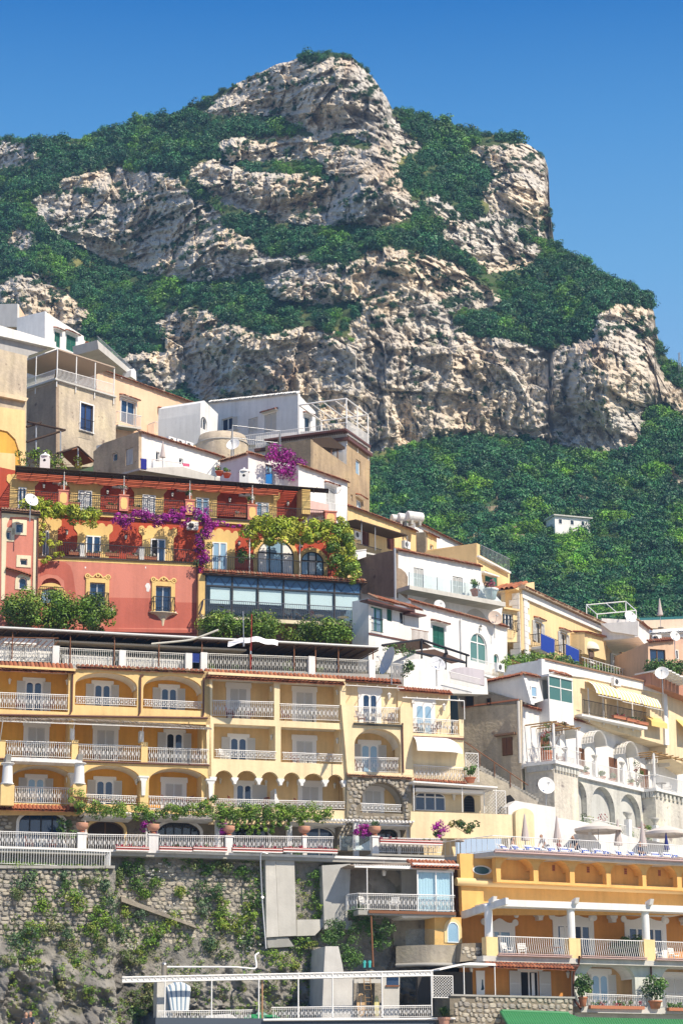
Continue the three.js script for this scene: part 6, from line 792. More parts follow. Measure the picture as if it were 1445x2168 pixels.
[[760,850,120,95,'dense dark ivy mass below the right buttress',3.9],[820,1000,70,80,'ivy tongue hanging down to the walkway beam',5.2],[960,800,130,75,'dense ivy under the restaurant balcony',3.9],[880,740,80,50,'ivy climbing to the restaurant balcony edge',3.6],[1000,900,70,60,'ivy patch left of the curved stone wall',3.6],[700,890,60,60,'ivy clump left of the dense ivy mass',4.0]].forEach(q=>pl(e,q[0],q[1],q[2],q[3],G.dark.concat(G.mid),q[4],'ivy',{w:q[5],d:220,s:.055,k:60,dz:.3}));
// scattered small tufts nobody could count
{const c=[];for(let i=0;i<2100;i++){const u=rr(uL+2,uR-8),v=rr(vB+5,vT);if(fbm(u*.35,v*.3,41,3)<-.04)continue;c.push([u,v,surf(u,v)+.08,rr(.1,.26)]);}const m=stuff(mesh(numbered('wall_weeds'),leafGeo(c,.05,30,[...dr,...ye,...vi]),LEAF,scene));m.position.copy(H.o);m.rotation.y=H.yaw;tag(m,'weeds and small tufts growing all over the stone wall and rock','weeds');const c2=[];for(const[fr,x,y,r]of[[f,1055,490,45],[f,1100,730,70],[f,830,1000,50],[f,180,1110,30],[e,210,900,70],[e,140,780,60],[f,960,515,25]])for(let i=0;i<14;i++){const px=x+rr(-r,r),py=y+rr(-r,r),a=H.uv(fr(px,py),W0),w=surf(a[0],a[1])+.45,b=H.uv(fr(px,py),w);c2.push([b[0],b[1],w,.06]);}const m2=stuff(mesh(numbered('white_daisies'),leafGeo(c2,.04,9,[[.75,.74,.68],[.7,.7,.66]]),LEAF,scene));m2.position.copy(H.o);m2.rotation.y=H.yaw;tag(m2,'small white daisies scattered over the stone wall','flowers');}
}
// ---------------------------------------------------------------- orange villa, restaurant platform, pool terrace
const OV=new Fac(b7(130,242),146,b7(1445,300));
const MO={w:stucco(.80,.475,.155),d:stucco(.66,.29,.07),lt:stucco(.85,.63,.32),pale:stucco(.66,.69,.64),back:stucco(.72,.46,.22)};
{
const F=OV,f=b7,g=F.thing('orange_villa','orange villa with corbelled arches, white columned loggia and tiled lean-to','villa');g.holes=[];
const ZN=1.0,vC=F.uv(f(700,270))[1];
const niches=[[362,556,95,242],[585,772,108,252],[800,988,118,262],[1015,1202,127,272],[1225,1408,137,280],[1435,1640,146,290]].map(n=>op(F,f,n[0],n[1],n[2],n[3]-6,72,ZN));
const band=F.uvs([...pts(f,330,78,1700,128,1700,310,338,245)],ZN);mesh('corbel_front',ext(band,.5,ZN,niches),MO.w,g);
niches.forEach((P,i)=>{vault(g,P,.02,.498,MO.w,'corbel_vault');});
// curved corbels: sloping soffit from the wall out to the terrace edge
mesh('wall',ext(F.uvs(pts(f,118,75,1700,120,1700,440,135,440),0),-.4,0,[(()=>{const a=F.uv(f(250,175)),r=[];for(let i=0;i<20;i++){const t=i/20*6.283;r.push([a[0]+Math.cos(t)*.68,a[1]+Math.sin(t)*.3]);}g.ell=r;return r;})()]),MO.w,g);
{const e=mesh('oval_window',ext(g.ell.map(p=>p),-.2,.05,[g.ell.map(p=>{const a=F.uv(f(250,175));return[a[0]+(p[0]-a[0])*.9,a[1]+(p[1]-a[1])*.84];})]),M.trim,g);mesh('pane',ext(g.ell,-.16,-.14),mat(.05,.14,.16,{roughness:.1}),e);}
for(const[x,y]of[[675,162],[880,172],[1102,182],[1303,192]]){const a=F.uv(f(x,y));const v=mesh('vent',bx(a[0]-.1,a[0]+.1,a[1]-.2,a[1]+.2,.003,.03),M.clay,g);mesh('grille',merge([0,1,2].map(i=>bx(a[0]-.085,a[0]+.085,a[1]-.14+i*.12,a[1]-.1+i*.12,.031,.04))),M.gutter,v);}
mesh('cornice',bar([F.uv(f(95,243),.1)[0],F.uv(f(95,243),.1)[1],.12],[F.uv(f(1700,308),.1)[0],F.uv(f(1700,308),.1)[1],.12],.26,10),MO.lt,g);
mesh('villa_body',bx(F.uv(f(130,300))[0],F.uv(f(1700,300))[0],F.uv(f(700,1000))[1]-3,F.uv(f(1500,120))[1]-.3,-9,-3.6),MO.d,g);
// loggia
const ZB=-2.0,ZF=2.4,fl=F.uv(f(540,692),ZF)[1],xl=F.uv(f(128,600),ZB)[0],xr=F.uv(f(1700,600))[0];
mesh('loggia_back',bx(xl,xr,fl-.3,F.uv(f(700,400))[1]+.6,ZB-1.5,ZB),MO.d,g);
const rf0=F.uv(f(320,345),ZF+.5),rf1=F.uv(f(1600,392),ZF+.5);mesh('loggia_roof',ext([[xl,rf0[1]-.55],[rf0[0],rf0[1]-.25],[rf1[0],rf1[1]-.25],[rf1[0],rf1[1]-.1],[xl,rf0[1]-.12]],ZB,ZF+.1),M.white,g);mesh('front_beam',ext([[rf0[0],rf0[1]],[rf0[0],rf0[1]-.42],[rf1[0],rf1[1]-.42],[rf1[0],rf1[1]]],ZF+.1,ZF+.4),M.white,g);{const a=F.uv(f(135,400),0),P=[[a[0],-.02],[rf0[0],ZF+.4]];const ge=ext([[0,-.55],[4.2,.0],[4.2,.42],[0,-.1]],-.12,.12);mesh('end_beam',mv(ge.rotateY(-Math.atan2(ZF+.4,rf0[0]-a[0])),a[0],rf0[1]-.45,0),M.white,g);}
const cols=[292,782,1225,1655].map((x,i)=>{const y=573+i*8,a=F.uv(f(x,y),ZF),t=F.uv(f(x,378+i*7),ZF)[1],h=t-a[1];mesh('column',mv(lathe([[.001,0],[.26,0],[.25,h*.85],[.29,h*.9],[.32,h],[.001,h]],18),a[0],a[1],ZF),M.paint,g);mesh('beam_end',merge([ext([[-.2,.1],[.35,.2],[.5,.55],[.35,.55],[-.2,.4]],-.13,.13).rotateY(-Math.PI/2).translate(a[0]+.1,t-.12,ZF+.3),mv(plain(new THREE.TorusGeometry(.12,.05,5,12)),a[0]+.08,t-.12,ZF+.34)]),M.trim,g);mesh('pier',bx(a[0]-.33,a[0]+.5,fl-.1,a[1],ZF-.35,ZF+.25),MO.lt,g);return a[0];});
mesh('loggia_floor',bx(cols[0]-.6,xr,fl-.35,fl-.01,ZB,ZF+.3),M.concW,g);
for(let i=0;i<3;i++){const r=rail(g,[[cols[i]+.5,ZF+.2],[cols[i+1]-.33,ZF+.2]],fl,1.22,'belly',{m:M.ironW,r:.019,posts:0,step:.15});mesh('planter_ledge',merge([bar([cols[i]+.4,fl+.02,ZF+.55],[cols[i+1]-.3,fl+.02,ZF+.55],.03,4),bar([cols[i]+.4,fl+.14,ZF+.55],[cols[i+1]-.3,fl+.14,ZF+.55],.03,4),bx(cols[i]+.42,cols[i+1]-.32,fl-.02,fl+.1,ZF+.3,ZF+.5)]),mat(.55,.40,.37),r);}
const orn=(cx,top,wd,gm,o={})=>{const c=f(cx,top),R0=F.rect([c[0],c[1],c[1]+40,wd/2.806],ZB),R={...R0,y0:fl+.02};win(g,R,{z:ZB,gm,fw:.09,leaves:o.lv||2,name:'balcony_door',curtain:o.curtain});const x0=R.x0-.3,x1=R.x1+.3,y=R.y1+.3,m=(x0+x1)/2,P=[[R.x0,fl],[R.x0,R.y1],[R.x1,R.y1],[R.x1,fl],[x1,fl],[x1,y]];for(let i=0;i<=8;i++){const t=Math.PI*(-.3+i/8*1.3);P.push([x1+.05+.22*Math.cos(t),y+.25+.22*Math.sin(t)]);}for(let i=1;i<10;i++){const t=i/10;P.push([lerp(x1-.2,x0+.2,t),y+.15+.35*Math.sin(t*Math.PI)-.12*Math.sin(t*Math.PI*2)**2]);}for(let i=0;i<=8;i++){const t=Math.PI*(0+i/8*1.3);P.push([x0-.05+.22*Math.cos(t),y+.25+.22*Math.sin(t)]);}P.push([x0,y],[x0,fl]);mesh('surround',ext(P,ZB,ZB+.09),M.trim,g);};
orn(356,535,130,M.glassC,{lv:2,curtain:[.1]});orn(792,503,195,M.glass,{lv:4,curtain:[.2]});orn(1220,520,200,M.glass,{lv:4});orn(1660,530,200,M.glass,{lv:4});
for(const[x,y]of[[578,452],[1012,465],[1440,480]]){const a=F.uv(f(x,y),ZB);mesh('wall_bracket',ext([[-.4,.25],[.4,.25],[.4,.05],[.25,-.05],[.22,-.28],[-.22,-.28],[-.25,-.05],[-.4,.05]].map(p=>[p[0]*.7+a[0],p[1]*.9+a[1]]),ZB,ZB+.5),M.white,g);}
for(const[x,y]of[[455,437],[897,457],[1330,468]]){const a=F.uv(f(x,y),ZB+1);mesh('hanging_lamp',mv(lathe([[.001,.45],[.03,.4],[.03,.22],[.1,.2],[.16,.05],[.16,-.12],[.1,-.22],[.001,-.22]],12),a[0],a[1],ZB+1),M.trim,g);}
// tiled lean-to and the room under it
const Z2=1.2;tiles(g,F.uv(f(285,700),ZF+.6)[0],F.uv(f(795,735),ZF+.6)[0],F.uv(f(285,718),ZF+.6)[1],ZF+.9,{w:.25,len:1.5,single:true,slope:.5,y1:F.uv(f(795,735),ZF+.6)[1]});
mesh('lean_to_edge',bx(F.uv(f(280,735),ZF)[0],F.uv(f(800,735),ZF)[0],F.uv(f(540,744),ZF)[1],F.uv(f(540,734),ZF)[1],.5,ZF+.55),M.gutter,g);
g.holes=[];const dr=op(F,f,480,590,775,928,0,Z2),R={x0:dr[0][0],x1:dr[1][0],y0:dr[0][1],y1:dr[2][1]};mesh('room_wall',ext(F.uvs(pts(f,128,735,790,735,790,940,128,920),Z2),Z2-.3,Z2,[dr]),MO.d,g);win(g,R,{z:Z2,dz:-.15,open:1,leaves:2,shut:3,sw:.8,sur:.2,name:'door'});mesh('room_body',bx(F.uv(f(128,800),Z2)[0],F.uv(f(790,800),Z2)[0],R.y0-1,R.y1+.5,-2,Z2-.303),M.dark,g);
mesh('door_leaf',bx(R.x0+(R.x1-R.x0)*.62,R.x0+(R.x1-R.x0)*.78,R.y0+.1,R.y1-.1,Z2-.1,Z2-.05),M.paint,g);lantern(g,f(178,775),Z2,M.trim,1.2);lantern(g,f(752,795),Z2,M.trim,1.2);
{const p=F.thing('wall_picture','tall white picture panel with a dark flask shape beside the lean-to door','picture'),P=F.uvs(pts(f,212,772,265,772,265,915,218,915),Z2);mesh('panel',ext(P,Z2+.01,Z2+.06),M.paint,p);mesh('flask',ext(F.uvs(pts(f,248,825,254,825,256,855,262,880,255,888,242,888,246,870),Z2),Z2+.061,Z2+.066),mat(.02,.06,.1),p);}
// stone base
const SW=3.4,sP=F.uvs(pts(f,60,925,320,922,790,930,790,1110,60,1110),SW);mesh('stone_base',ext(sP,0,SW),M.mortar,g);stonework(g,sP,[],SW,.34,170,{voussoir:0});mesh('coping',bx(sP[0][0],sP[2][0]+.1,sP[1][1]-.06,sP[1][1]+.05,Z2,SW+.12),M.conc,g);
{const P=F.uvs(pts(f,130,610,285,605,285,700,120,720),ZF-.6);mesh('stone_bastion',ext(P,-1,ZF-.6),M.mortar,g);stonework(g,P,[],ZF-.6,.3,60,{voussoir:0});}
const cn=F.uvs(pts(f,0,770,140,738,335,742,330,728,180,722,0,762),SW);mesh('canvas_canopy',ext(cn,Z2,SW),M.cloth,g);for(const[x,y0,y1]of[[146,742,915],[330,745,920]]){const a=F.uv(f(x,y1),SW-.1),t=F.uv(f(x,y0),SW-.1)[1];mesh('canopy_post',bar([a[0],a[1],SW-.1],[a[0],t,SW-.1],.035,5),M.paint,g);}
mesh('downpipe',tube([[F.uv(f(805,690),ZF)[0],F.uv(f(805,690),ZF)[1],ZF+.5],[F.uv(f(812,740),ZF)[0],F.uv(f(812,740),ZF)[1],ZF+.2],[F.uv(f(795,790),ZF)[0],F.uv(f(795,790),ZF)[1],ZF],[F.uv(f(795,930),ZF)[0],F.uv(f(795,930),ZF)[1],ZF],[F.uv(f(775,1005),ZF)[0],F.uv(f(775,1005),ZF)[1],SW+.3]],.08,6,30),M.gutter,g);
// lower right storey with arches
const Z3=2.1,fl3=F.uv(f(1040,985),Z3+.6)[1],hs=[op(F,f,868,1160,722,985,95,Z3),op(F,f,1318,1610,735,1000,95,Z3)];mesh('lower_front',ext(F.uvs(pts(f,800,690,1700,722,1700,1120,800,1060),Z3),Z3-.4,Z3,hs),MO.pale,g);hs.forEach(h=>vault(g,h,.4,Z3-.403,M.white));mesh('lower_back',bx(F.uv(f(800,800),Z3)[0],xr,fl3-.5,F.uv(f(1000,712),Z3)[1],.1,.4),MO.back,g);
g.F=F;bdoor(g,f,948,795,0,fl3,95,.4,'glass',{gm:M.glassC,shut:3,sur:.25});bdoor(g,f,1390,815,0,fl3,110,.4,'closed',{sur:.25});mesh('downpipe',bar([F.uv(f(1248,700),Z3)[0],F.uv(f(1248,700),Z3)[1],Z3+.1],[F.uv(f(1250,830),Z3)[0],F.uv(f(1250,830),Z3)[1],Z3+.1],.06,6),M.gutter,g);
mesh('lower_floor',bx(F.uv(f(800,990),Z3)[0],xr,fl3-.4,fl3-.01,.4,Z3+.8),M.concW,g);railAt(g,f(872,910),f(1230,922),.92,Z3+.6,'diamond',{posts:0});railAt(g,f(1338,922),f(1640,935),.92,Z3+.6,'diamond',{posts:0});
const PT=(nm,label,x,y,ph,pr,r,h)=>{const a=F.uv(f(x,y),Z3+.9);potted(nm,label,'potted tree',F.world(a[0],a[1],Z3+.9),r,h,ph,pr,[...G.mid,...G.dark,[.12,.2,.04]],{n:22,size:.08,k:60});};
PT('potted_tree','tall potted tree by the brown downpipe of the orange villa',850,985,1.5,.75,.28,.6);PT('potted_tree','rounded potted shrub in a square clay tub between the lower arches',1280,998,1.7,.95,.42,.5);
const fb=(a,b,y,l)=>{const p=F.uv(f(a,y),Z3+.95),q=F.uv(f(b,y),Z3+.95),t=F.thing('flower_trough',l,'flower trough','flower troughs on the orange villa');t.position.copy(F.world((p[0]+q[0])/2,(p[1]+q[1])/2,Z3+.95));const h=(q[0]-p[0])/2;mesh('trough',bx(-h,h,0,.2,-.14,.14),M.clay,t);const c=[];for(let i=0;i<16;i++)c.push([rr(-h,h),rr(.25,.5),0,.14]);stuff(mesh('plants',leafGeo(c,.05,34,[[.3,.03,.05],[.06,.14,.03],[.09,.17,.03],[.06,.14,.03]]),LEAF,t));};fb(890,1210,1000,'clay flower trough below the lower arched balcony');fb(1355,1500,1012,'clay flower trough at the lower right corner');
mesh('planter_shelf',bx(F.uv(f(880,1005),Z3)[0],F.uv(f(1260,1005),Z3)[0],fl3-.45,fl3-.403,Z3,Z3+1.2),M.concW,g);
// furniture on the loggia
[[400,660,'white'],[490,650,'white']].forEach(([x,y,k],i)=>chair(F,f(x,y),fl,ZF-.8,i?-.4:.4,`behind the first loggia railing of the orange villa, ${i ? 'right' : 'left'} one`,k,'chairs on the loggia'));table(F,f(690,660),fl,ZF-.8,'near the second column of the orange villa','wood');[[1290,'left'],[1390,'right']].forEach(([x,n])=>chair(F,f(x,670),fl,ZF-.8,.3,`behind the third loggia railing of the orange villa, ${n} one`,'white','chairs on the loggia'));
for(const[x,n]of[[1080,'left'],[1170,'right']]){const a=F.uv(f(x,580),ZB+.8);potted('potted_palm',`dark leafy potted palm by the third column, ${n} one`,'potted plant',F.world(a[0],fl,ZB+.8),.3,.5,1.4,.9,G.dark,{n:12,size:.12,k:40});}
// green corrugated roof at the bottom
const gr=F.thing('green_roof','bright green corrugated metal roof at the bottom edge','roof'),ZG=4.2,pts2=[[365,1018],[760,1032],[820,1056],[1700,1075]],y0=F.uv(f(1000,1190),ZG+3)[1];const n=90,gm=mat(.05,.28,.11,{roughness:.55,tx:'weather'});const gs=[];for(let i=0;i<n;i++){const x=lerp(365,1700,i/n),yt=pathY(pts2,x),a=F.uv(f(x,yt),SW+.2),b=F.uv(f(x+70,yt+120),ZG+2.5);gs.push(bar([a[0],a[1],SW+.2],[b[0],b[1],ZG+2.5],.12,6));}mesh('roof_sheet',merge(gs),gm,gr).userData.kind='stuff';{const A=F.uv(f(365,1018),SW+.25),B=F.uv(f(760,1032),SW+.25);mesh('ridge_cap',bar([A[0],A[1]+.06,SW+.3],[B[0],B[1]+.06,SW+.3],.12,6),gm,gr);}
}
{
const F=H,f=b6,g=F.thing('restaurant_platform','restaurant balcony with white railing, tiled glass box and curtains','restaurant'),Z=4.6,fl=F.uv(f(1000,715),Z)[1];g.F=F;g.holes=[];
const L=F.uv(f(820,660),Z)[0],R=F.uv(f(1450,660),Z)[0],gx=F.uv(f(1225,600),Z)[0];mesh('floor',bx(L+.4,R,fl-.3,fl-.01,1.5,Z+.1),M.conc,g);mesh('floor_edge',bx(F.uv(f(920,715),Z)[0],R,fl-.2,fl-.02,Z+.103,Z+.2),M.rust,g);mesh('back_wall',bx(F.uv(f(800,600),2)[0],gx,fl-.5,F.uv(f(1000,450),2)[1]+.3,1.6,2),weather(.30,.28,.25),g);
rail(g,[[L+.2,2.3],[L,Z-.8],[L+.45,Z],[gx,Z]],fl,1.02,'diamond',{posts:0});const rt=F.uv(f(840,440),Z)[1];mesh('pergola_frame',merge([bx(F.uv(f(838,440),Z)[0],F.uv(f(1215,450),Z)[0],rt-.12,rt+.05,Z-.1,Z),...Array.from({length:24},(_,i)=>{const x=lerp(F.uv(f(840,440),Z)[0],F.uv(f(1210,450),Z)[0],i/23);return bx(x-.03,x+.03,rt+.05,rt+.1,1.7,Z);})]),M.paint,g);mesh('canopy_sheet',ext(F.uvs(pts(f,800,436,1180,425,1180,435,830,444),Z),1.7,Z),mat(.30,.24,.2),g);
{const a=F.uv(f(918,715),Z),t=F.uv(f(918,450),Z)[1];mesh('post',bar([a[0],a[1],Z-.05],[a[0],t,Z-.05],.035,5),M.paint,g);const b=F.uv(f(952,1062),Z),c=F.uv(f(938,728),Z);mesh('support_post',bar([b[0],b[1],Z],[c[0],c[1],Z],.06,6),M.rust,g);}{const a=F.uv(f(1018,485),3.2);mesh('lamp',merge([mv(lathe([[.001,.2],[.03,.18],[.14,.08],[.1,-.18],[.001,-.2]],6),a[0],a[1],3.2),bar([a[0],a[1]+.1,3.2],[a[0],a[1]+.8,3.2],.012,3)]),M.trim,g);}
const gt=F.uv(f(1330,470),Z)[1];const fr=mesh('glass_box',merge([bx(gx-.04,gx+.04,fl,gt,Z-.08,Z),bx(R-.15,R-.07,fl,gt,Z-.08,Z),bx(gx+.04,R-.15,gt-.06,gt,Z-.07,Z-.01),bx(gx+.04,R-.15,fl+2.45,fl+2.52,Z-.07,Z-.01),bx((gx+R)/2-.04,(gx+R)/2+.04,fl,gt-.06,Z-.075,Z-.005)]),M.paint,g);mesh('pane',bx(gx+.04,R-.15,fl+.05,gt-.06,Z-.05,Z-.04),M.pane,fr);const cu=[];for(let i=0;i<34;i++){const x=lerp(gx+.1,R-.2,(i+.5)/34);cu.push(bar([x,fl+.03,Z-.25],[x,gt-.1,Z-.25],.06+.015*(i%3),6));}stuff(mesh('curtain',merge(cu),mat(.62,.74,.84,{roughness:.95}),g));mesh('box_back',bx(gx-.3,R+.6,fl,gt+.3,1.5,2.2),M.conc,g);rail(g,[[gx,Z+.06],[R,Z+.06]],fl,1.02,'diamond',{posts:0});
tiles(g,F.uv(f(1180,400),Z)[0],R+.3,F.uv(f(1230,430),Z)[1],Z+.35,{w:.24,len:1.3,slope:.45,single:true});mesh('roof_back',bx(F.uv(f(1190,420),Z)[0],R+.3,F.uv(f(1230,438),Z)[1],F.uv(f(1230,425),Z)[1],1.6,Z+.1),M.white,g);
for(const[x,n]of[[900,'left'],[1080,'right']])chair(F,f(x,700),fl,Z-.8,.6-(x>1000?1.2:0),`on the restaurant balcony beside the dark wall, ${n} one`,'white','chairs on the restaurant balcony');
mesh('awning',ext(F.uvs(pts(f,1118,738,1450,738,1450,752,1140,758),Z),1.8,Z-.1),M.paint,g);
// storey below: glass balustrade, curved stone wall, small arched window
const z2=2.4;mesh('lower_wall',ext(F.uvs(pts(f,1060,745,1460,745,1460,930,1080,930),z2),.5,z2),M.stone,g);{const P=[];for(let i=0;i<=14;i++){const t=i/14;P.push([lerp(F.uv(f(1115,980),4)[0],F.uv(f(1460,980),4)[0],t),3.2+1.4*Math.sin(Math.min(1,t*1.6)*Math.PI/2)]);}const y1=F.uv(f(1200,925),4.4)[1],y0=F.uv(f(1200,1045),4.4)[1],vs=[],ix=[];P.forEach((p,i)=>{vs.push(p[0],y0,p[1],p[0],y1,p[1],p[0],y1,1.5);if(i){const a=(i-1)*3;ix.push(a,a+3,a+1,a+1,a+3,a+4,a+1,a+4,a+2,a+2,a+4,a+5);}});let ge=new THREE.BufferGeometry();ge.setAttribute('position',new THREE.Float32BufferAttribute(vs,3));ge.setIndex(ix);ge=ge.toNonIndexed();ge.computeVertexNormals();mesh('curved_wall',boxUV(ge),weather(.42,.39,.33),g);const gl=[];const vs2=[],ix2=[];P.filter((_,i)=>i>1).forEach((p,i)=>{vs2.push(p[0],y1,p[1]-.1,p[0],y1+1.0,p[1]-.1);if(i){const a=(i-1)*2;ix2.push(a,a+2,a+1,a+1,a+2,a+3);}});const ge2=new THREE.BufferGeometry();ge2.setAttribute('position',new THREE.Float32BufferAttribute(vs2,3));ge2.setIndex(ix2);ge2.computeVertexNormals();mesh('glass_balustrade',ge2,M.pane,g);mesh('ledge',tube(P.map(p=>[p[0],y0,p[1]]),.12,6,30),M.conc,g);}
const wv=OV.thing('arched_window_bay','yellow wall bay with a small round-headed blue window beside the villa','wall');wv.holes=[];{const P=op(OV,b7,42,112,482,606,45,.4),Rr={x0:P[0][0],x1:P[1][0],y0:P[0][1],y1:OV.uv(b7(77,482),.4)[1]};mesh('wall',ext(OV.uvs(pts(b7,-30,455,128,455,128,620,-30,620),.4),-1,.4),MO.w,wv);win(wv,Rr,{z:.4,arch:1,gm:M.glassC,leaves:1,name:'window'});mesh('surround',ext(archP(Rr.x0-.2,Rr.x1+.2,Rr.y0,Rr.y1+.2,(Rr.x1-Rr.x0)/2+.2,14),.4,.46,[archP(Rr.x0,Rr.x1,Rr.y0+.01,Rr.y1,(Rr.x1-Rr.x0)/2,14)]),MO.lt,wv);}
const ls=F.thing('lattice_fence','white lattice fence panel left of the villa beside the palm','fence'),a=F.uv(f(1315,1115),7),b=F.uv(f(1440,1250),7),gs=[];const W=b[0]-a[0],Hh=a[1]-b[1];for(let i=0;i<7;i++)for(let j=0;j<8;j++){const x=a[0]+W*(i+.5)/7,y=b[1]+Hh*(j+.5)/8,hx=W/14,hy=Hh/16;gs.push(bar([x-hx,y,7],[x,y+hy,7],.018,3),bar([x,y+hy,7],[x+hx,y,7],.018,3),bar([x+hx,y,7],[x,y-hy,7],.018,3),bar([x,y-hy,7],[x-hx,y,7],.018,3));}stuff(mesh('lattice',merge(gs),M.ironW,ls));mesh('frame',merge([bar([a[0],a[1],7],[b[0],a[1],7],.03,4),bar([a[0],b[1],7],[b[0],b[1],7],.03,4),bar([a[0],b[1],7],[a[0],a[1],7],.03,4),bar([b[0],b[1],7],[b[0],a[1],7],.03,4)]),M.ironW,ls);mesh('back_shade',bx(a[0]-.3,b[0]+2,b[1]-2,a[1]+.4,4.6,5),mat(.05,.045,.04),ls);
const c=F.uv(f(1385,1375),7.4),pp=F.world(c[0],c[1]-.2,7.4),pg=new THREE.Group();pg.name='potted_cycad';pg.position.copy(pp);scene.add(pg);tag(pg,'spiky palm in a pink clay pot below the lattice fence','potted palm');pot(pg,0,-.5,0,.36,.75,mat(.55,.30,.22));{const vs=[],nn=90;for(let i=0;i<nn;i++){const an=rnd()*6.28,el=rr(.1,1.3),l=rr(.6,1.05);const d=[Math.cos(an)*Math.cos(el),Math.sin(el),Math.sin(an)*Math.cos(el)];const sx=-Math.sin(an)*.045,sz=Math.cos(an)*.045;const m0=[d[0]*l*.5,.3+d[1]*l*.6,d[2]*l*.5],e0=[d[0]*l*1.15,.3+d[1]*l*.72,d[2]*l*1.15];vs.push(0,.25,0,m0[0]+sx,m0[1],m0[2]+sz,m0[0]-sx,m0[1],m0[2]-sz,m0[0]+sx,m0[1],m0[2]+sz,e0[0],e0[1],e0[2],m0[0]-sx,m0[1],m0[2]-sz);}const ge=new THREE.BufferGeometry();ge.setAttribute('position',new THREE.Float32BufferAttribute(vs,3));ge.computeVertexNormals();stuff(mesh('fronds',ge,mat(.05,.11,.02,{roughness:.6}),pg));mesh('stem',bar([0,.1,0],[0,.3,0],.1,6),M.wood,pg);}
}
// ---------------------------------------------------------------- corner houses: a right-hand face toward the sun and a left-hand face in shade
function block(name,label,m,C,d,B,right,left,o={}){
const F=new Fac(C,d,B),g=F.thing(name,label,o.cat||'house',o.group);g.holes=[];g.m=m;const P=F.uvs(right,0);g.P=P;
const u0=o.u0??Math.min(...P.map(p=>p[0]));g.D=o.D||6;g.opts={th:.3,bm:o.bm};
if(left){
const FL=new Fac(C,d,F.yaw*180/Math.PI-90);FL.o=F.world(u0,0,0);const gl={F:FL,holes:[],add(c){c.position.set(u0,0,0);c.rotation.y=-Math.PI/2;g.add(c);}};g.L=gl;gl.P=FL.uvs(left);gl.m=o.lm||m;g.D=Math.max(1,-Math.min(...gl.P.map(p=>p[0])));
}
return g;
}
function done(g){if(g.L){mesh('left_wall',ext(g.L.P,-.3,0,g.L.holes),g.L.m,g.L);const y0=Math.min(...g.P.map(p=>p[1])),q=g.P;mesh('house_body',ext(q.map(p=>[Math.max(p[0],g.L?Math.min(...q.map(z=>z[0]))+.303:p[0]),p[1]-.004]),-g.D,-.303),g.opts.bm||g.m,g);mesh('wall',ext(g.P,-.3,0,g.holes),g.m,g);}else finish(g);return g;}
function eaveT(g,A,B,o={}){eave(g,A,B,{w:.2,len:.55,m:[M.tileOld,M.tile2,M.tile],out:.28,...o});}
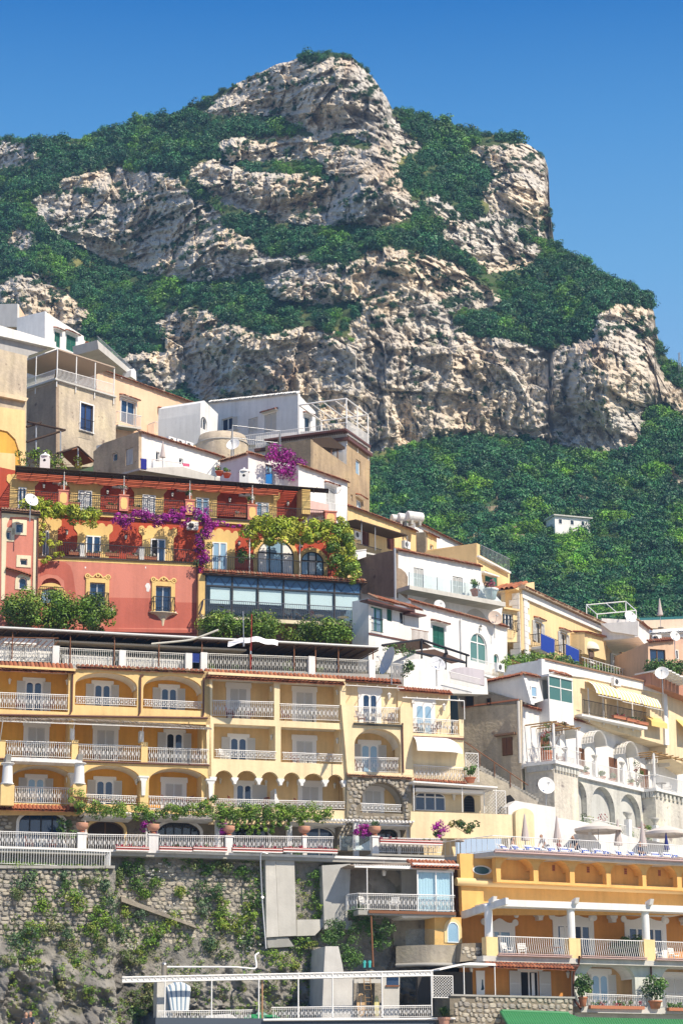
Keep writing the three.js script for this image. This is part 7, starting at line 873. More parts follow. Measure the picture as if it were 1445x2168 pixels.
// lit white villa with arcades and the weathered wall beside it
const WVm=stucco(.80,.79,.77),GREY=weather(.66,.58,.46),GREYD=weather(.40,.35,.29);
{
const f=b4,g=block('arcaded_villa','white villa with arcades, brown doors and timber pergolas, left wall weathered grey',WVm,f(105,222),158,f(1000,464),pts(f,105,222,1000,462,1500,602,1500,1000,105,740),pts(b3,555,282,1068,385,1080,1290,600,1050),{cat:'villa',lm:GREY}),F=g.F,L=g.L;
const doors=[[290,478,690,80],[585,568,770,72],[860,652,850,70],[1120,742,940,68]].map(q=>{const c=f(q[0],q[1]),e=f(q[0],q[2]);win(g,[c[0],c[1],e[1],q[3]/3.959],{closed:1,sm:M.louvreB,fm:M.woodL,name:'door',dz:-.1});return F.rect([c[0],c[1],e[1],q[3]/3.959]);});
// domed lattice hoods over the doors
const hd=[[290,425],[400,450],[650,520],[915,610],[1185,690]];for(const[x,y]of hd){const a=F.uv(f(x,y)),gs=[],r=1.0;for(let i=0;i<=6;i++){const t=i/6*Math.PI,q=[];for(let k=0;k<=6;k++){const s=k/6*Math.PI/2;q.push([a[0]+r*Math.cos(t)*Math.cos(s*.0)*(1-.0*k),a[1]-.25+r*Math.sin(t),.02+k/6*.95]);}gs.push(tube(q,.022,4,8));}for(let k=0;k<=4;k++){const q=[];for(let i=0;i<=10;i++){const t=i/10*Math.PI;q.push([a[0]+r*Math.cos(t),a[1]-.25+r*Math.sin(t),.03+k/4*.95]);}gs.push(tube(q,.025,4,16));}const h=mesh('hood_frame',merge(gs),M.trim,g);const q=[];for(let i=0;i<=12;i++){const t=i/12*Math.PI;q.push([a[0]+(r-.04)*Math.cos(t),a[1]-.25+(r-.04)*Math.sin(t)]);}mesh('hood_cover',ext([...q,...q.map(p=>[a[0]+(p[0]-a[0])*.97,a[1]-.25+(p[1]-a[1]+.25)*.97]).reverse()],.03,.95),mat(.62,.6,.55,{roughness:.9}),h);}
// weathered left wall: window, ledge, small openings, chimney-like downpipe
{const r=(x0,x1,y0,y1)=>{const P=op(L.F,b3,x0,x1,y0,y1);return{x0:P[0][0],x1:P[1][0],y0:P[0][1],y1:P[2][1]};};win(L,r(925,1005,690,835),{closed:1,sm:M.louvreB,fm:M.wood,name:'window',z:.01});for(const q of[[630,700,345,440],[803,838,375,430]]){const R=r(...q);win(L,R,{gm:M.dark,fm:M.woodD,leaves:1,name:'window',z:.065});}const a=L.F.uv(b3(875,680)),b=L.F.uv(b3(1038,655));mesh('ledge',bx(a[0],b[0],a[1]-.05,a[1]+.08,.003,.35),M.tileOld,L);const c=L.F.uv(b3(610,452)),e=L.F.uv(b3(1056,422));mesh('string_course',bx(c[0],e[0],c[1],c[1]+.1,.003,.12),M.clay,L);mesh('upper_wall',ext(L.F.uvs(pts(b3,555,282,1068,385,1060,418,600,448)),0,.06),weather(.26,.24,.21),L);const d0=L.F.uv(b3(1062,400)),d1=L.F.uv(b3(1070,900));mesh('downpipe',bar([d0[0],d0[1],.2],[d0[0],d1[1],.2],.11,8),mat(.55,.53,.5),L);}
done(g);
eaveT(g,f(105,222),f(1000,464),{m:[M.tile2],len:.3});{const a=F.uv(f(105,172)),b=F.uv(f(1000,440)),q=[];mesh('parapet',ext(F.uvs(pts(f,105,172,990,440,1000,462,105,222)),-.5,-.1),weather(.17,.16,.15),g);for(let i=0;i<36;i++){const t=i/36,x=lerp(a[0],b[0],t),y=lerp(a[1],b[1],t)-rr(.2,.5);q.push(bx(x,x+rr(.1,.3),y-rr(.15,.5),y,-.1,-.09+rr(0,.01)));}stuff(mesh('peeling_paint',merge(q),M.white,g));}
// bastions and arcade carrying the balcony
const c1=F.side(f(360,676),0),zb=c1[0],fv=c1[1],u1=F.uv(f(560,745),zb)[0],lowv=F.uv(f(460,1400),zb)[1],pale=weather(.70,.72,.70);
mesh('bastion',bx(-.05,u1,lowv,fv-.22,.003,zb),weather(.78,.75,.68),g);mesh('bastion_slab',bx(-.25,u1+.35,fv-.219,fv,.003,zb+.3),M.white,g);
const dent=[];for(let i=0;i<8;i++){const u=lerp(.2,u1-.2,i/7);dent.push(bx(u-.14,u+.14,fv-.65,fv-.22,zb,zb+.16));}for(let i=0;i<7;i++){const z=lerp(.4,zb-.2,i/6);dent.push(bx(-.2,-.05,fv-.65,fv-.22,z-.14,z+.14));}stuff(mesh('dentils',merge(dent),pale,g));
const za=zb-1.3,u2=F.uv(f(1092,920),za)[0]+.3;const arc=[[500,636,845],[672,870,895],[910,1087,958]].map((q,i)=>{const xm=(q[0]+q[1])/2,l=F.uv(f(q[0],q[2]+90),za)[0],r=F.uv(f(q[1],q[2]+150),za)[0],t=F.uv(f(xm,q[2]),za)[1],b=F.uv(f(xm,1230),za)[1];return archP(Math.max(l,u1+.05),r,b,t,(r-l)/2,16);});
const at2=F.uv(f(800,842),za)[1];mesh('arcade_wall',ext([[u1,lowv],[u2,lowv],[u2,at2-.25],[u1,at2-.25]],za-.4,za,arc),pale,g);arc.forEach(a=>vault(g,a,.6,za-.403,pale));mesh('arcade_back',bx(u1+.01,u2,lowv,at2-.3,.3,.6),stucco(.55,.56,.54),g);mesh('balcony_slab',bx(u1,u2+.3,at2-.25,at2,.003,za+.25),M.white,g);
const c2=F.uv(f(1270,915),zb);const ub=F.uv(f(1100,930),za)[0],v2=c2[1];mesh('bastion',bx(ub,ub+9,lowv,v2-.22,.004,zb-.2),weather(.78,.77,.72),g);mesh('bastion_slab',bx(ub-.25,ub+9,v2-.219,v2,.003,zb+.05),M.white,g);{const dn=[];for(let i=0;i<14;i++){const u=lerp(ub+.2,ub+8.5,i/13);dn.push(bx(u-.14,u+.14,v2-.65,v2-.22,zb-.2,zb-.05));}for(let i=0;i<5;i++){const z=lerp(za-.5,zb-.4,i/4);dn.push(bx(ub-.2,ub,v2-.65,v2-.22,z-.14,z+.14));}stuff(mesh('dentils',merge(dn),pale,g));}
rail(g,[[-.2,.4],[-.2,zb+.2],[u1+.3,zb+.2]],fv,1.0,'plain',{step:.2,r:.018,posts:0});rail(g,[[u1+.3,za+.2],[u2,za+.2]],at2,1.0,'plain',{step:.18,r:.018,posts:0});rail(g,[[ub-.2,za],[ub-.2,zb],[ub+9,zb]],v2,1.0,'plain',{step:.18,r:.018,posts:0});
// balcony piers with little urns
for(const u of[u1+.3,lerp(u1,u2,.38),lerp(u1,u2,.72)]){const p=mesh('pier',bx(u-.15,u+.15,at2,at2+1.2,za,za+.28),M.white,g);mesh('urn',mv(lathe([[.001,0],[.1,0],[.06,.12],[.2,.3],[.24,.42],[.16,.44],[.001,.4]],12),u,at2+1.2,za+.14),M.concW,p);}
// timber pergolas on white posts
const perg=(ua,ub2,z0,z1,v,n)=>{for(let i=0;i<n;i++){const u=lerp(ua,ub2,i/(n-1));mesh('pergola_beam',bar([u,v+.06,z0],[u,v+.06,z1+.3],.05,4),M.woodL,g);}mesh('pergola_rail',bar([ua-.3,v-.03,z1],[ub2+.3,v-.03,z1],.06,4),M.woodL,g);for(const u of[ua,ub2])mesh('pergola_post',bar([u,v-2.7,z1],[u,v-.05,z1],.1,8),M.white,g);};
perg(.1,u1+.1,.05,zb,fv+2.7,5);perg(ub,ub+6,.05,zb-.2,v2+2.7,8);
// plants and furniture
const pw=(u,v,w)=>F.world(u,v,w);bush('bougainvillea','leafy climber with red blossom on the first timber pergola of the arcaded villa','climber',[...ball(12,.3,1.2,.3,.15,.3),...ball(8,.9,.2,.3,.12,.25).map(c=>[c[0]+.5,c[1]+1.3,c[2],c[3]])],pw(.9,fv+1.5,zb*.55),.06,36,[...G.mid,[.3,.03,.03],[.25,.2,.15]],{base:[0,-1.5,0]});potted('terracotta_jar','big terracotta jar with a shrub on the villa balcony','jar',pw(.9,fv,zb*.55),.42,.9,.7,.4,G.mid,{n:6});
for(const[t,n]of[[.15,'first'],[.3,'second'],[.5,'third'],[.62,'fourth'],[.85,'fifth']])potted('potted_plant',`${n} potted plant from the left along the arcade balcony of the white villa`,'potted plant',pw(lerp(u1,u2,t)+.6,at2,za-.4),.22,.35,.5,.35,t>.8?G.yel:G.mid,{n:6,k:30});bush('climber','reddish climber on the second timber pergola of the arcaded villa','climber',ball(10,.5,.9,.3,.15,.3),pw(ub+.2,v2+1.4,za*.5),.06,34,[...G.mid,[.25,.08,.06]],{base:[0,-1.3,0]});
[[1.6,'left'],[2.6,'right']].forEach(([u,n])=>place(CH.brown,'wooden_chair',pw(u,fv,zb*.6),F.yaw+.5,`brown wooden chair under the first timber pergola, ${n} one`,'chair','chairs on the villa balconies'));place(TB.iron,'iron_table',pw(ub+2.4,v2,zb*.6),0,'dark table under the second timber pergola','table');place(CH.white,'white_chair',pw(ub+3.3,v2,zb*.6),F.yaw-.8,'pale chair under the second timber pergola','chair');
// flower garden in front of the arcade
const gd=F.thing('arcade_garden','raised garden bed with railing, urns and flowers below the white arcades','garden'),zg=za+1.6,gy=F.uv(f(800,1190),zg)[1];mesh('bed_wall',bx(u1+.1,ub,gy-4,gy-.9,za,zg),M.white,gd);rail(gd,[[u1+.2,zg-.1],[ub-.2,zg-.1]],gy-.9,.95,'plain',{step:.18,posts:0});const cl=[];for(let i=0;i<46;i++)cl.push([rr(u1+.3,ub-.3),gy-.9+rr(.1,1.4)*rnd()+.2,zg-rr(.2,1.1),rr(.18,.4)]);stuff(mesh('plants',leafGeo(cl,.065,46,[...G.mid,...G.mid,...G.yel,[.35,.02,.03],[.6,.6,.55]]),LEAF,gd));for(const t of[.55,.9]){const u=lerp(u1,ub,t);const p=mesh('pillar',bx(u-.2,u+.2,gy-1.4,gy+.5,zg-.2,zg+.2),M.white,gd);mesh('urn',mv(lathe([[.001,0],[.16,0],[.1,.14],[.3,.4],[.36,.55],[.26,.56],[.001,.5]],14),u,gy+.5,zg),M.concW,p);}
}
dish(b4(292,890),153.5,.6,.25,.25,'big white satellite dish before the blue-white bastion of the arcaded villa',M.paint,1.0);
{
const f=b3,S=new Fac(f(740,960),155,5),g=S.thing('outside_stairs','steep outside stairs with a rusty handrail below the weathered wall','stairs');const P=S.uvs(pts(f,620,850,735,955,950,1050,1205,1205,1205,1330,620,1330));mesh('stair_wall',ext(P,-2.5,0),weather(.55,.52,.46),g);const A=S.uv(f(640,880),-.3),B=S.uv(f(1190,1195),-.3),n=26;for(let i=0;i<n;i++){const t=i/n;mesh('step',bx(lerp(A[0],B[0],t),lerp(A[0],B[0],(i+1)/n)+.15,lerp(A[1],B[1],t)-.25,lerp(A[1],B[1],t)+.02,-2.2,-.02),M.conc,g);}
const h0=S.uv(f(620,725),.05),h1=S.uv(f(1130,1075),.05),gs=[bar([h0[0],h0[1],.05],[h1[0],h1[1],.05],.035,5)];for(const[x,y0,y1]of[[738,808,925],[858,890,1005],[985,975,1090]]){const a=S.uv(f(x,y0),.05),b=S.uv(f(x,y1),.05);gs.push(bar([a[0],a[1],.05],[a[0],b[1],.05],.03,5));}mesh('handrail',merge(gs),M.rust,g);
const w=OV.thing('garden_wall','white garden wall with a yellow rounded block behind the sun terrace','wall'),zw=-4.2;mesh('white_wall',ext(OV.uvs(pts(b4,-20,1060,40,1010,155,1030,375,1065,375,1150,620,1190,800,1235,1000,1315,1400,1385,1600,1400,1600,1600,-20,1600),zw),zw-1,zw),M.white,w);mesh('yellow_block',ext([...archP(OV.uv(f(1000,1400),zw)[0],OV.uv(f(1150,1400),zw)[0],OV.uv(f(1080,1640),zw)[1],OV.uv(f(1080,1268),zw)[1],.5)],zw+.003,zw+.5),MH.cf,w);mesh('niche',ext(S.uvs(pts(f,955,1160,985,1150,1020,1190,1030,1250,1000,1280,960,1270),.6),.5,.62),M.dark,g);
bush('agave','prickly pear and aloe clump beside the pool terrace steps','cactus',ball(12,1.5,.3,.4,.15,.32),at(f(640,1405),147),.11,26,[...G.dark,[.16,.2,.05],[.22,.2,.05]],{base:[0,-.5,0],sr:.02});
}
// white building with striped awnings
{
const f=a6,cream=stucco(.80,.66,.44),g=block('awning_house','white and cream house with a glass bay and three striped awnings',cream,f(380,772),161,f(1310,980),pts(f,380,772,1310,980,1312,1420,380,1150),null,{D:7}),F=g.F;
const holeL=op(F,f,670,1165,1010,1270);g.holes.push(F.uvs(pts(f,668,985,1165,1100,1165,1285,668,1180)));done(g);mesh('loggia_back',ext(F.uvs(pts(f,640,960,1190,1100,1190,1300,640,1190)),-1.6,-1.5),mat(.20,.10,.05),g);
mesh('parapet_wall',ext(F.uvs(pts(f,380,772,1310,982,1310,1040,700,910,430,880,400,1000,425,1120,380,1110)),.003,.12),M.white,g);mesh('roof_coping',ext(F.uvs(pts(f,375,762,1312,972,1312,984,375,774)),-.5,.25),M.tileOld,g);mesh('pilaster',ext(F.uvs(pts(f,1280,1010,1306,1015,1325,1420,1295,1420)),.003,.2),M.white,g);
// glass bay
const zb=1.5,q=F.uv(f(430,1000),zb),r=F.uv(f(612,1040),zb),y1=F.uv(f(520,915),zb)[1],y0=F.uv(f(520,1085),zb)[1];const bay=mesh('glass_bay',merge([bx(q[0],r[0],y1,y1+.15,0,zb+.05),bx(q[0],q[0]+.08,y0,y1,zb-.08,zb),bx(r[0]-.08,r[0],y0,y1,zb-.08,zb),bx((q[0]+r[0])/2-.04,(q[0]+r[0])/2+.04,y0,y1,zb-.08,zb),bx(q[0]+.08,r[0]-.08,y1-.75,y1-.67,zb-.07,zb-.01),bx(r[0]-.08,r[0],y0,y1,.2,.28),bx(q[0],r[0],y0-1.6,y0,0,zb)]),M.white,g);for(const[a,b]of[[q[0]+.08,(q[0]+r[0])/2-.04],[(q[0]+r[0])/2+.04,r[0]-.08]])mesh('pane',bx(a,b,y0,y1,zb-.05,zb-.04),mat(.06,.16,.15,{roughness:.08}),bay);mesh('pane',bx(r[0]-.05,r[0]-.04,y0,y1,.28,zb-.08),M.glassC,bay);
// striped awnings
const stripeA=mat(.80,.56,.20,{roughness:.9}),stripeB=mat(.86,.82,.72,{roughness:.9});for(const[xa,ya,xb,yb]of[[700,935,880,975],[885,985,1042,1018],[1050,1025,1190,1052]]){const A=F.uv(f(xa,ya)),B=F.uv(f(xb,yb)),n=13,s1=[],s2=[];for(let i=0;i<n;i++){const x0=lerp(A[0],B[0],i/n),x1=lerp(A[0],B[0],(i+1)/n),y=Math.max(A[1],B[1]);const pr=[[0,y],[.4,y-.1],[.75,y-.38],[1.0,y-.8],[1.04,y-1.02-(i%2?.06:0)]];const vs=[],ix=[];pr.forEach((p,k)=>{vs.push(x0,p[1],p[0]+.02,x1,p[1],p[0]+.02);if(k){const a=(k-1)*2;ix.push(a,a+2,a+1,a+1,a+2,a+3);}});const ge=new THREE.BufferGeometry();ge.setAttribute('position',new THREE.Float32BufferAttribute(vs,3));ge.setAttribute('uv',new THREE.Float32BufferAttribute(new Float32Array(vs.length/3*2),2));ge.setIndex(ix);ge.computeVertexNormals();(i%2?s1:s2).push(ge);}const aw=mesh('awning',merge(s1),stripeA,g);mesh('awning_stripes',merge(s2),stripeB,aw);mesh('awning_bar',bar([A[0],Math.max(A[1],B[1])-1.22,1.2],[B[0],Math.max(A[1],B[1])-1.22,1.2],.03,5),M.paint,aw);}
const fl=F.uv(f(1000,1235),.6)[1];mesh('balcony_slab',ext(F.uvs(pts(f,680,1180,1175,1280,1175,1300,680,1195),.7),-1.5,.7),M.white,g);{const a=F.uv(f(690,1090),.65),b=F.uv(f(1170,1180),.65);rail(g,[[a[0],.65],[b[0],.65]],F.uv(f(930,1225),.65)[1],1.0,'plain',{m:M.iron,step:.16,posts:0});}for(let i=0;i<4;i++){const a=F.uv(f(730+i*110,1080+i*24),.1);mesh('post',bar([a[0],a[1]-1.6,.1],[a[0],a[1]+.9,.1],.07,6),M.white,g);}for(const[x,y]of[[790,1110],[880,1130],[1000,1160],[1090,1180]]){const a=F.uv(f(x,y),-1.4);mesh('window',bx(a[0]-.5,a[0]+.5,a[1]-.9,a[1]+.9,-1.5,-1.42),M.glass,g);}
for(const[x,y,n]of[[960,1222,'left'],[1060,1245,'middle'],[1130,1262,'right']])planter(F,f(x,y),.6,1.5,`red flower box on the balcony under the striped awnings, ${n} one`,[[.3,.03,.04],[.06,.13,.03]],'flower boxes under the striped awnings');
acUnit(F,f(925,945),.12,'air conditioner high on the white wall above the striped awnings');acUnit(F,f(1335,1005),.12,'air conditioner at the right end of the white coping');{const a=F.uv(f(495,880),.1);const t=F.thing('canopy_tiles','small red tile canopy above the glass bay','canopy');tiles(t,a[0]-1,a[0]+1,a[1],.7,{w:.2,len:.7});mesh('bracket',bx(a[0]-1,a[0]+1,a[1]-.12,a[1]-.04,0,.6),M.trim,t);}
{const q2=F.thing('right_annex','cream wall with a small striped awning at the right edge','house');mesh('wall',ext(F.uvs(pts(f,1312,1030,1560,1080,1560,1620,1312,1500)),-4,0),cream,q2);mesh('cornice',ext(F.uvs(pts(f,1312,1020,1560,1068,1560,1084,1312,1036)),.003,.25),M.white,q2);const a=F.uv(f(1430,1230));mesh('awning',ext([[0,0],[.9,-.9],[.9,-1.2],[.85,-.95],[0,-.06]],-.7,.7).rotateY(-Math.PI/2).translate(a[0],a[1],0),stripeA,q2);mesh('small_awning',ext([[0,0],[.7,-.5],[.7,-.9],[.62,-.5],[0,-.08]],-1,1).rotateY(-Math.PI/2).translate(F.uv(f(1205,1200))[0],F.uv(f(1205,1205))[1],.02),stripeA,g);mesh('awning_bar',bar([a[0]-.7,a[1]-1.1,.9],[a[0]+.7,a[1]-1.1,.9],.02,4),M.paint,q2);}
// low white house with sloping tile edge at its left
const lw=block('sloped_white_house','low white house with a sloping side wall and a skylight',M.white,f(235,885),158,f(350,905),pts(f,235,882,350,905,390,1080,300,1110,280,1060),pts(f,-60,945,235,882,300,1110,-60,1000),{});done(lw);eaveT(lw,f(235,882),f(355,905));{const a=lw.L.F.uv(f(-60,940)),b=lw.L.F.uv(f(235,880));tiles(lw.L,a[0],b[0],a[1],.25,{y1:b[1],w:.2,len:.5,m:[M.tile2]});}win(lw,(()=>{const P=op(lw.F,f,290,335,975,1055);return{x0:P[0][0],x1:P[1][0],y0:P[0][1],y1:P[2][1]};})(),{z:.02,gm:M.glassC,name:'skylight'});
// white building left wall under the hedge
const bw=block('terrace_wall_house','white house wall below the hedge, left of the glass bay',stucco(.72,.72,.71),f(375,760),160.5,f(400,766),pts(f,375,765,400,770,430,1120,385,1100),pts(f,90,870,370,790,390,1080,90,950),{});done(bw);
}
// long yellow house
{
const f=a6,yel=stucco(.82,.62,.34),g=block('long_yellow_house','long pale yellow house with white cornice, quoins and blue towels on its balconies',yel,f(232,242),176,f(1195,690),pts(f,222,240,1200,690,1200,900,700,860,222,690),pts(f,70,262,222,240,222,700,190,700,70,640),{lm:yel}),F=g.F;
const W=(x,y0,y1,w,o={})=>{const c=f(x,y0),e=f(x,y1);return win(g,[c[0],c[1],e[1],w/3.568],{fm:M.paint,gm:M.glassD,shut:3,sur:.12,hood:1,cap:0,name:'window',sw:.5,...o});};
W(350,492,645,46);W(541,575,725,44);W(932,742,880,40);W(1094,812,860,34);W(782,680,745,24,{shut:0});done(g);
mesh('cornice',ext(F.uvs(pts(f,218,248,1200,696,1200,730,218,305)),.003,.18),M.white,g);mesh('roof_edge',ext(F.uvs(pts(f,205,215,1205,672,1205,694,205,240)),-3,.5),weather(.46,.36,.27),g);eaveT(g,f(210,222),f(1200,676),{out:.55});
const qo=[];for(let i=0;i<17;i++){const a=F.uv(f(222,275)),y=a[1]-i*.5,w=i%2?1.0:.7;mesh('quoin',bx(.02,w,y-.47,y,.003,.1),M.white,g);mesh('quoin',bx(-w*.9,-.02,y-.47,y,.003,.1),M.white,g.L);}mesh('downpipe',bar([F.uv(f(835,575))[0],F.uv(f(835,575))[1],.15],[F.uv(f(840,840))[0],F.uv(f(840,840))[1],.15],.08,6),yel,g);
{const P=F.uvs(pts(f,592,575,755,612,755,790,592,740),0);mesh('bay',ext(P,0,1.3),yel,g);eaveT(g,f(590,575),f(760,618),{out:1.6,len:1.4,slope:.15});}
for(const[x,y]of[[745,650],[1058,800]]){const a=F.uv(f(x,y+25),1.3);mesh('domed_awning',mv(plain(new THREE.SphereGeometry(.75,14,8,0,Math.PI*2,0,Math.PI/2)),a[0],a[1]-.3,x<800?1.3:.1),mat(.72,.68,.58,{roughness:.9}),g);const w=mesh('window',bx(a[0]-.4,a[0]+.4,a[1]-1.3,a[1]-.3,x<800?1.3:0,x<800?1.35:.05),M.glassD,g);mesh('sill',bx(a[0]-.5,a[0]+.5,a[1]-1.4,a[1]-1.3,x<800?1.3:0,x<800?1.45:.15),M.trim,w);}
for(const[x0,x1,yt,yb]of[[290,375,570,650],[482,562,650,730]]){const a=F.uv(f(x0,yb)),b=F.uv(f(x1,yb));mesh('balcony_slab',bx(a[0],b[0],a[1]-.5,a[1]-.3,.003,1),M.white,g);rail(g,[[a[0],0],[a[0],1],[b[0]+1,1]],a[1]-.3,1.0,'plain',{m:M.iron,step:.18,posts:0});}
for(const[x0,x1,y0,y1,n]of[[372,474,575,735,'left'],[560,658,655,805,'right']]){const t=F.thing('towel',`${n} one of two big blue cloths hanging on the yellow house`,'cloth','blue cloths on the yellow house');const P=F.uvs([f(x0,y0),f(x1,y0+46),f(x1,y1+8),f(x0,y1-40)],1.08);mesh('cloth',ext(P,1.06,1.09),mat(.005,.04,.30,{roughness:.9}),t);mesh('cord',bar([P[0][0],P[0][1],1.075],[P[1][0],P[1][1],1.075],.025,4),M.paint,t);}
{const P=F.uvs(pts(f,690,790,1000,860,1250,920,1250,1010,690,880),3.2);const t=F.thing('terrace_garden','roof garden with shrubs and white rails below the long yellow house','garden'),cl=[];mesh('garden_bed',ext(F.uvs(pts(f,360,780,1260,985,1260,1030,360,830),3),.2,3),M.conc,t);for(let i=0;i<60;i++){const x=lerp(390,1240,i/59),a=F.uv(f(x+rr(-10,10),lerp(765,955,i/59)+rr(-25,8)),2.4+rr(-.6,.4));cl.push([a[0],a[1],2.4,rr(.25,.6)]);}stuff(mesh('shrubs',leafGeo(cl,.1,48,[...G.mid,...G.dark,...G.yel]),LEAF,t));const a=F.uv(f(680,800),3),b=F.uv(f(1250,960),3);rail(t,[[a[0],3],[b[0],3]],Math.min(a[1],b[1])-.6,1.1,'plain',{step:.6,posts:0,r:.02,y2:b[1]-.6});}
{const t=F.thing('hedge','planted balcony box hedge beside the white wall, left of the blue cloths','hedge'),a=F.uv(f(90,800),4),cl=[];for(let i=0;i<26;i++){const p=F.uv(f(lerp(90,350,i/25),lerp(815,760,i/25)+rr(-30,15)),4);cl.push([p[0],p[1],4+rr(-.3,.3),rr(.35,.7)]);}stuff(mesh('leaves',leafGeo(cl,.1,60,[...G.mid,...G.vine]),LEAF,t));const p=F.uv(f(90,860),4),q=F.uv(f(350,800),4);rail(t,[[p[0],4.6],[q[0],4.6]],Math.min(p[1],q[1])-.1,.9,'plain',{m:M.rust,step:.2,posts:0});}
const st=block('yellow_side_house','narrow yellow house part with a red tile roof left of the quoins',yel,f(80,385),174,f(190,405),pts(f,78,390,192,408,190,640,70,640),null,{D:4});{const c=f(122,425),e=f(122,540);win(st,[c[0],c[1],e[1],80/3.568],{gm:M.glassD,fm:M.paint,name:'window',leaves:3});}done(st);mesh('top_slab',ext(st.F.uvs(pts(f,72,378,195,398,195,412,72,392)),-3,.3),st.m,st);{const a=st.F.uv(f(85,540)),b=st.F.uv(f(165,545));rail(st,[[a[0],0],[a[0],.5],[b[0],.5],[b[0],0]],a[1]-.2,.9,'belly',{step:.15,posts:0});}
{const t=F.thing('tile_roof','red tiled roof corner above the quoins of the long yellow house','roof'),P=[f(20,215),f(130,178),f(210,212),f(60,250)];const a=F.uv(f(212,228),.3);for(let r=0;r<3;r++)for(let i=0;i<8;i++){const m=mesh('tile',plain(new THREE.CylinderGeometry(.2,.2,1.0,7,1,true,-Math.PI/2,Math.PI)).rotateX(-Math.PI/2),[M.tile,M.tile2,M.tile3][(i+r)%3],t);m.position.set(a[0]+.2+r*.9,a[1]+.1+r*.34,-.3-i*.42);m.rotation.set(0,Math.PI/2,.36,'ZYX');}mesh('roof_deck',ext([[0,0],[3.6,1.3],[3.6,0]],-4,0).translate(a[0]-.2,a[1]-.1,0),yel,t);}
}
// houses at the right edge
{
const f=a6,g=block('peach_house','peach house with a wide blue window at the right edge',stucco(.76,.52,.36),f(1200,632),182,f(1370,645),pts(f,1180,640,1372,620,1372,900,1180,900),null,{D:6});{const c=f(1253,695),e=f(1253,790);win(g,[c[0],c[1],e[1],116/3.568],{gm:M.glass,fm:M.wood,leaves:2,name:'window'});}done(g);eaveT(g,f(1178,640),f(1375,622));mesh('right_bay',ext(g.F.uvs(pts(f,1372,640,1600,640,1600,900,1372,900)),-6,-.8),stucco(.76,.5,.36),g);{const c=f(1395,700),e=f(1395,770);win(g,[c[0],c[1],e[1],22/3.568],{z:-.79,dz:.03,gm:M.glassD,name:'window'});}
const w=block('white_roof_house','white flat-roofed house with a frame pergola on top at the right',M.white,f(1115,485),186,f(1180,545),pts(f,1105,482,1190,545,1190,700,1105,600),pts(f,820,500,1105,482,1105,590,900,560),{});done(w);eaveT(w,f(1108,482),f(1188,545));
const pb=block('parapet_house','white roof terrace block with low parapets at the far right',stucco(.76,.74,.72),f(830,455),192,f(1600,470),pts(f,830,460,1100,475,1600,470,1600,620,830,520),null,{D:8});done(pb);mesh('parapet',ext(pb.F.uvs(pts(f,1130,488,1600,470,1600,560,1170,545)),.3,.6),stucco(.74,.6,.46),pb);mesh('lower_terrace',ext(pb.F.uvs(pts(f,1050,585,1600,548,1600,640,1060,620)),.7,1.6),M.white,pb);{const a=pb.F.uv(f(1060,580),1.7),b=pb.F.uv(f(1600,545),1.7);tiles(pb,a[0],b[0],a[1],1.9,{y1:b[1],w:.25,len:.6,m:[M.white]});}mesh('lower_block',ext(pb.F.uvs(pts(f,1060,600,1600,570,1600,720,1060,700)),1.0,1.5),stucco(.76,.5,.38),pb);
for(const[x,y,n]of[[1240,615,'left'],[1140,620,'far left']]){const a=pb.F.uv(f(x,y),1.55);acUnit(pb.F,f(x,y),1.55,`${n} air conditioner on the peach wall under the white ledge`);}
const pf=pb.F.thing('roof_pergola','bare white frame pergola on the flat roof at right','pergola'),gs=[],c4=[[713,360,0],[1010,333,0],[1088,402,3],[793,430,3]].map(q=>{const a=pb.F.uv(f(q[0],q[1]),q[2]);return[a[0],a[1],q[2]];});for(let i=0;i<4;i++){const a=c4[i],b=c4[(i+1)%4];mesh('frame_bar',bar(a,b,.05,5),M.ironW,pf);mesh('post',bar([a[0],a[1]-2.3,a[2]],a,.05,5),M.ironW,pf);}mesh('frame_bar',bar(c4[0].map((v,i)=>(v+c4[1][i])/2),c4[2].map((v,i)=>(v+c4[3][i])/2),.04,5),M.ironW,pf);
const pl=block('pergola_wall','white slatted pergola over a dark hedge at the right edge',stucco(.5,.25,.17),f(1290,900),170,f(1600,960),pts(f,1200,870,1600,970,1600,1100,1200,960),null,{D:2,cat:'pergola'});done(pl);for(let i=0;i<8;i++){const a=pl.F.uv(f(1280+i*28,845+i*14),1);mesh('slat',bx(a[0]-.2,a[0]+.2,a[1]-.1,a[1],-1.5,1.5),M.white,pl);}const hb=[];for(let i=0;i<50;i++){const a=pl.F.uv(f(rr(1190,1480),rr(800,870)),-2);hb.push([a[0],a[1],-2+rr(-.4,.4),rr(.35,.7)]);}stuff(mesh('hedge',leafGeo(hb,.1,60,G.dark.concat(G.mid)),LEAF,pl));
place(parasolClosed,'closed_parasol',at(f(1273,482),190).add(new THREE.Vector3(0,-.6,0)),0,'closed white parasol on the far right roof terrace','parasol');dish(f(1040,455),188,.55,.4,.4,'satellite dish under the bare roof pergola frame');dish(f(1378,600),178,.42,.3,.3,'small satellite dish at the right edge above the peach house');dish(f(1285,880),162,.5,-.2,.3,'satellite dish on the coping right of the roof garden');
{const t=pb.F.thing('net_fence','teal netting fence along the far right roof edge','fence'),P=pb.F.uvs(pts(f,1110,458,1600,440,1600,472,1110,488),-6);mesh('net',ext(P,-6,-5.98),mat(.03,.15,.16,{roughness:.95}),t);mesh('post',bar([P[0][0],P[3][1],-5.95],[P[0][0],P[0][1],-5.95],.05,5),M.steel,t);}
}
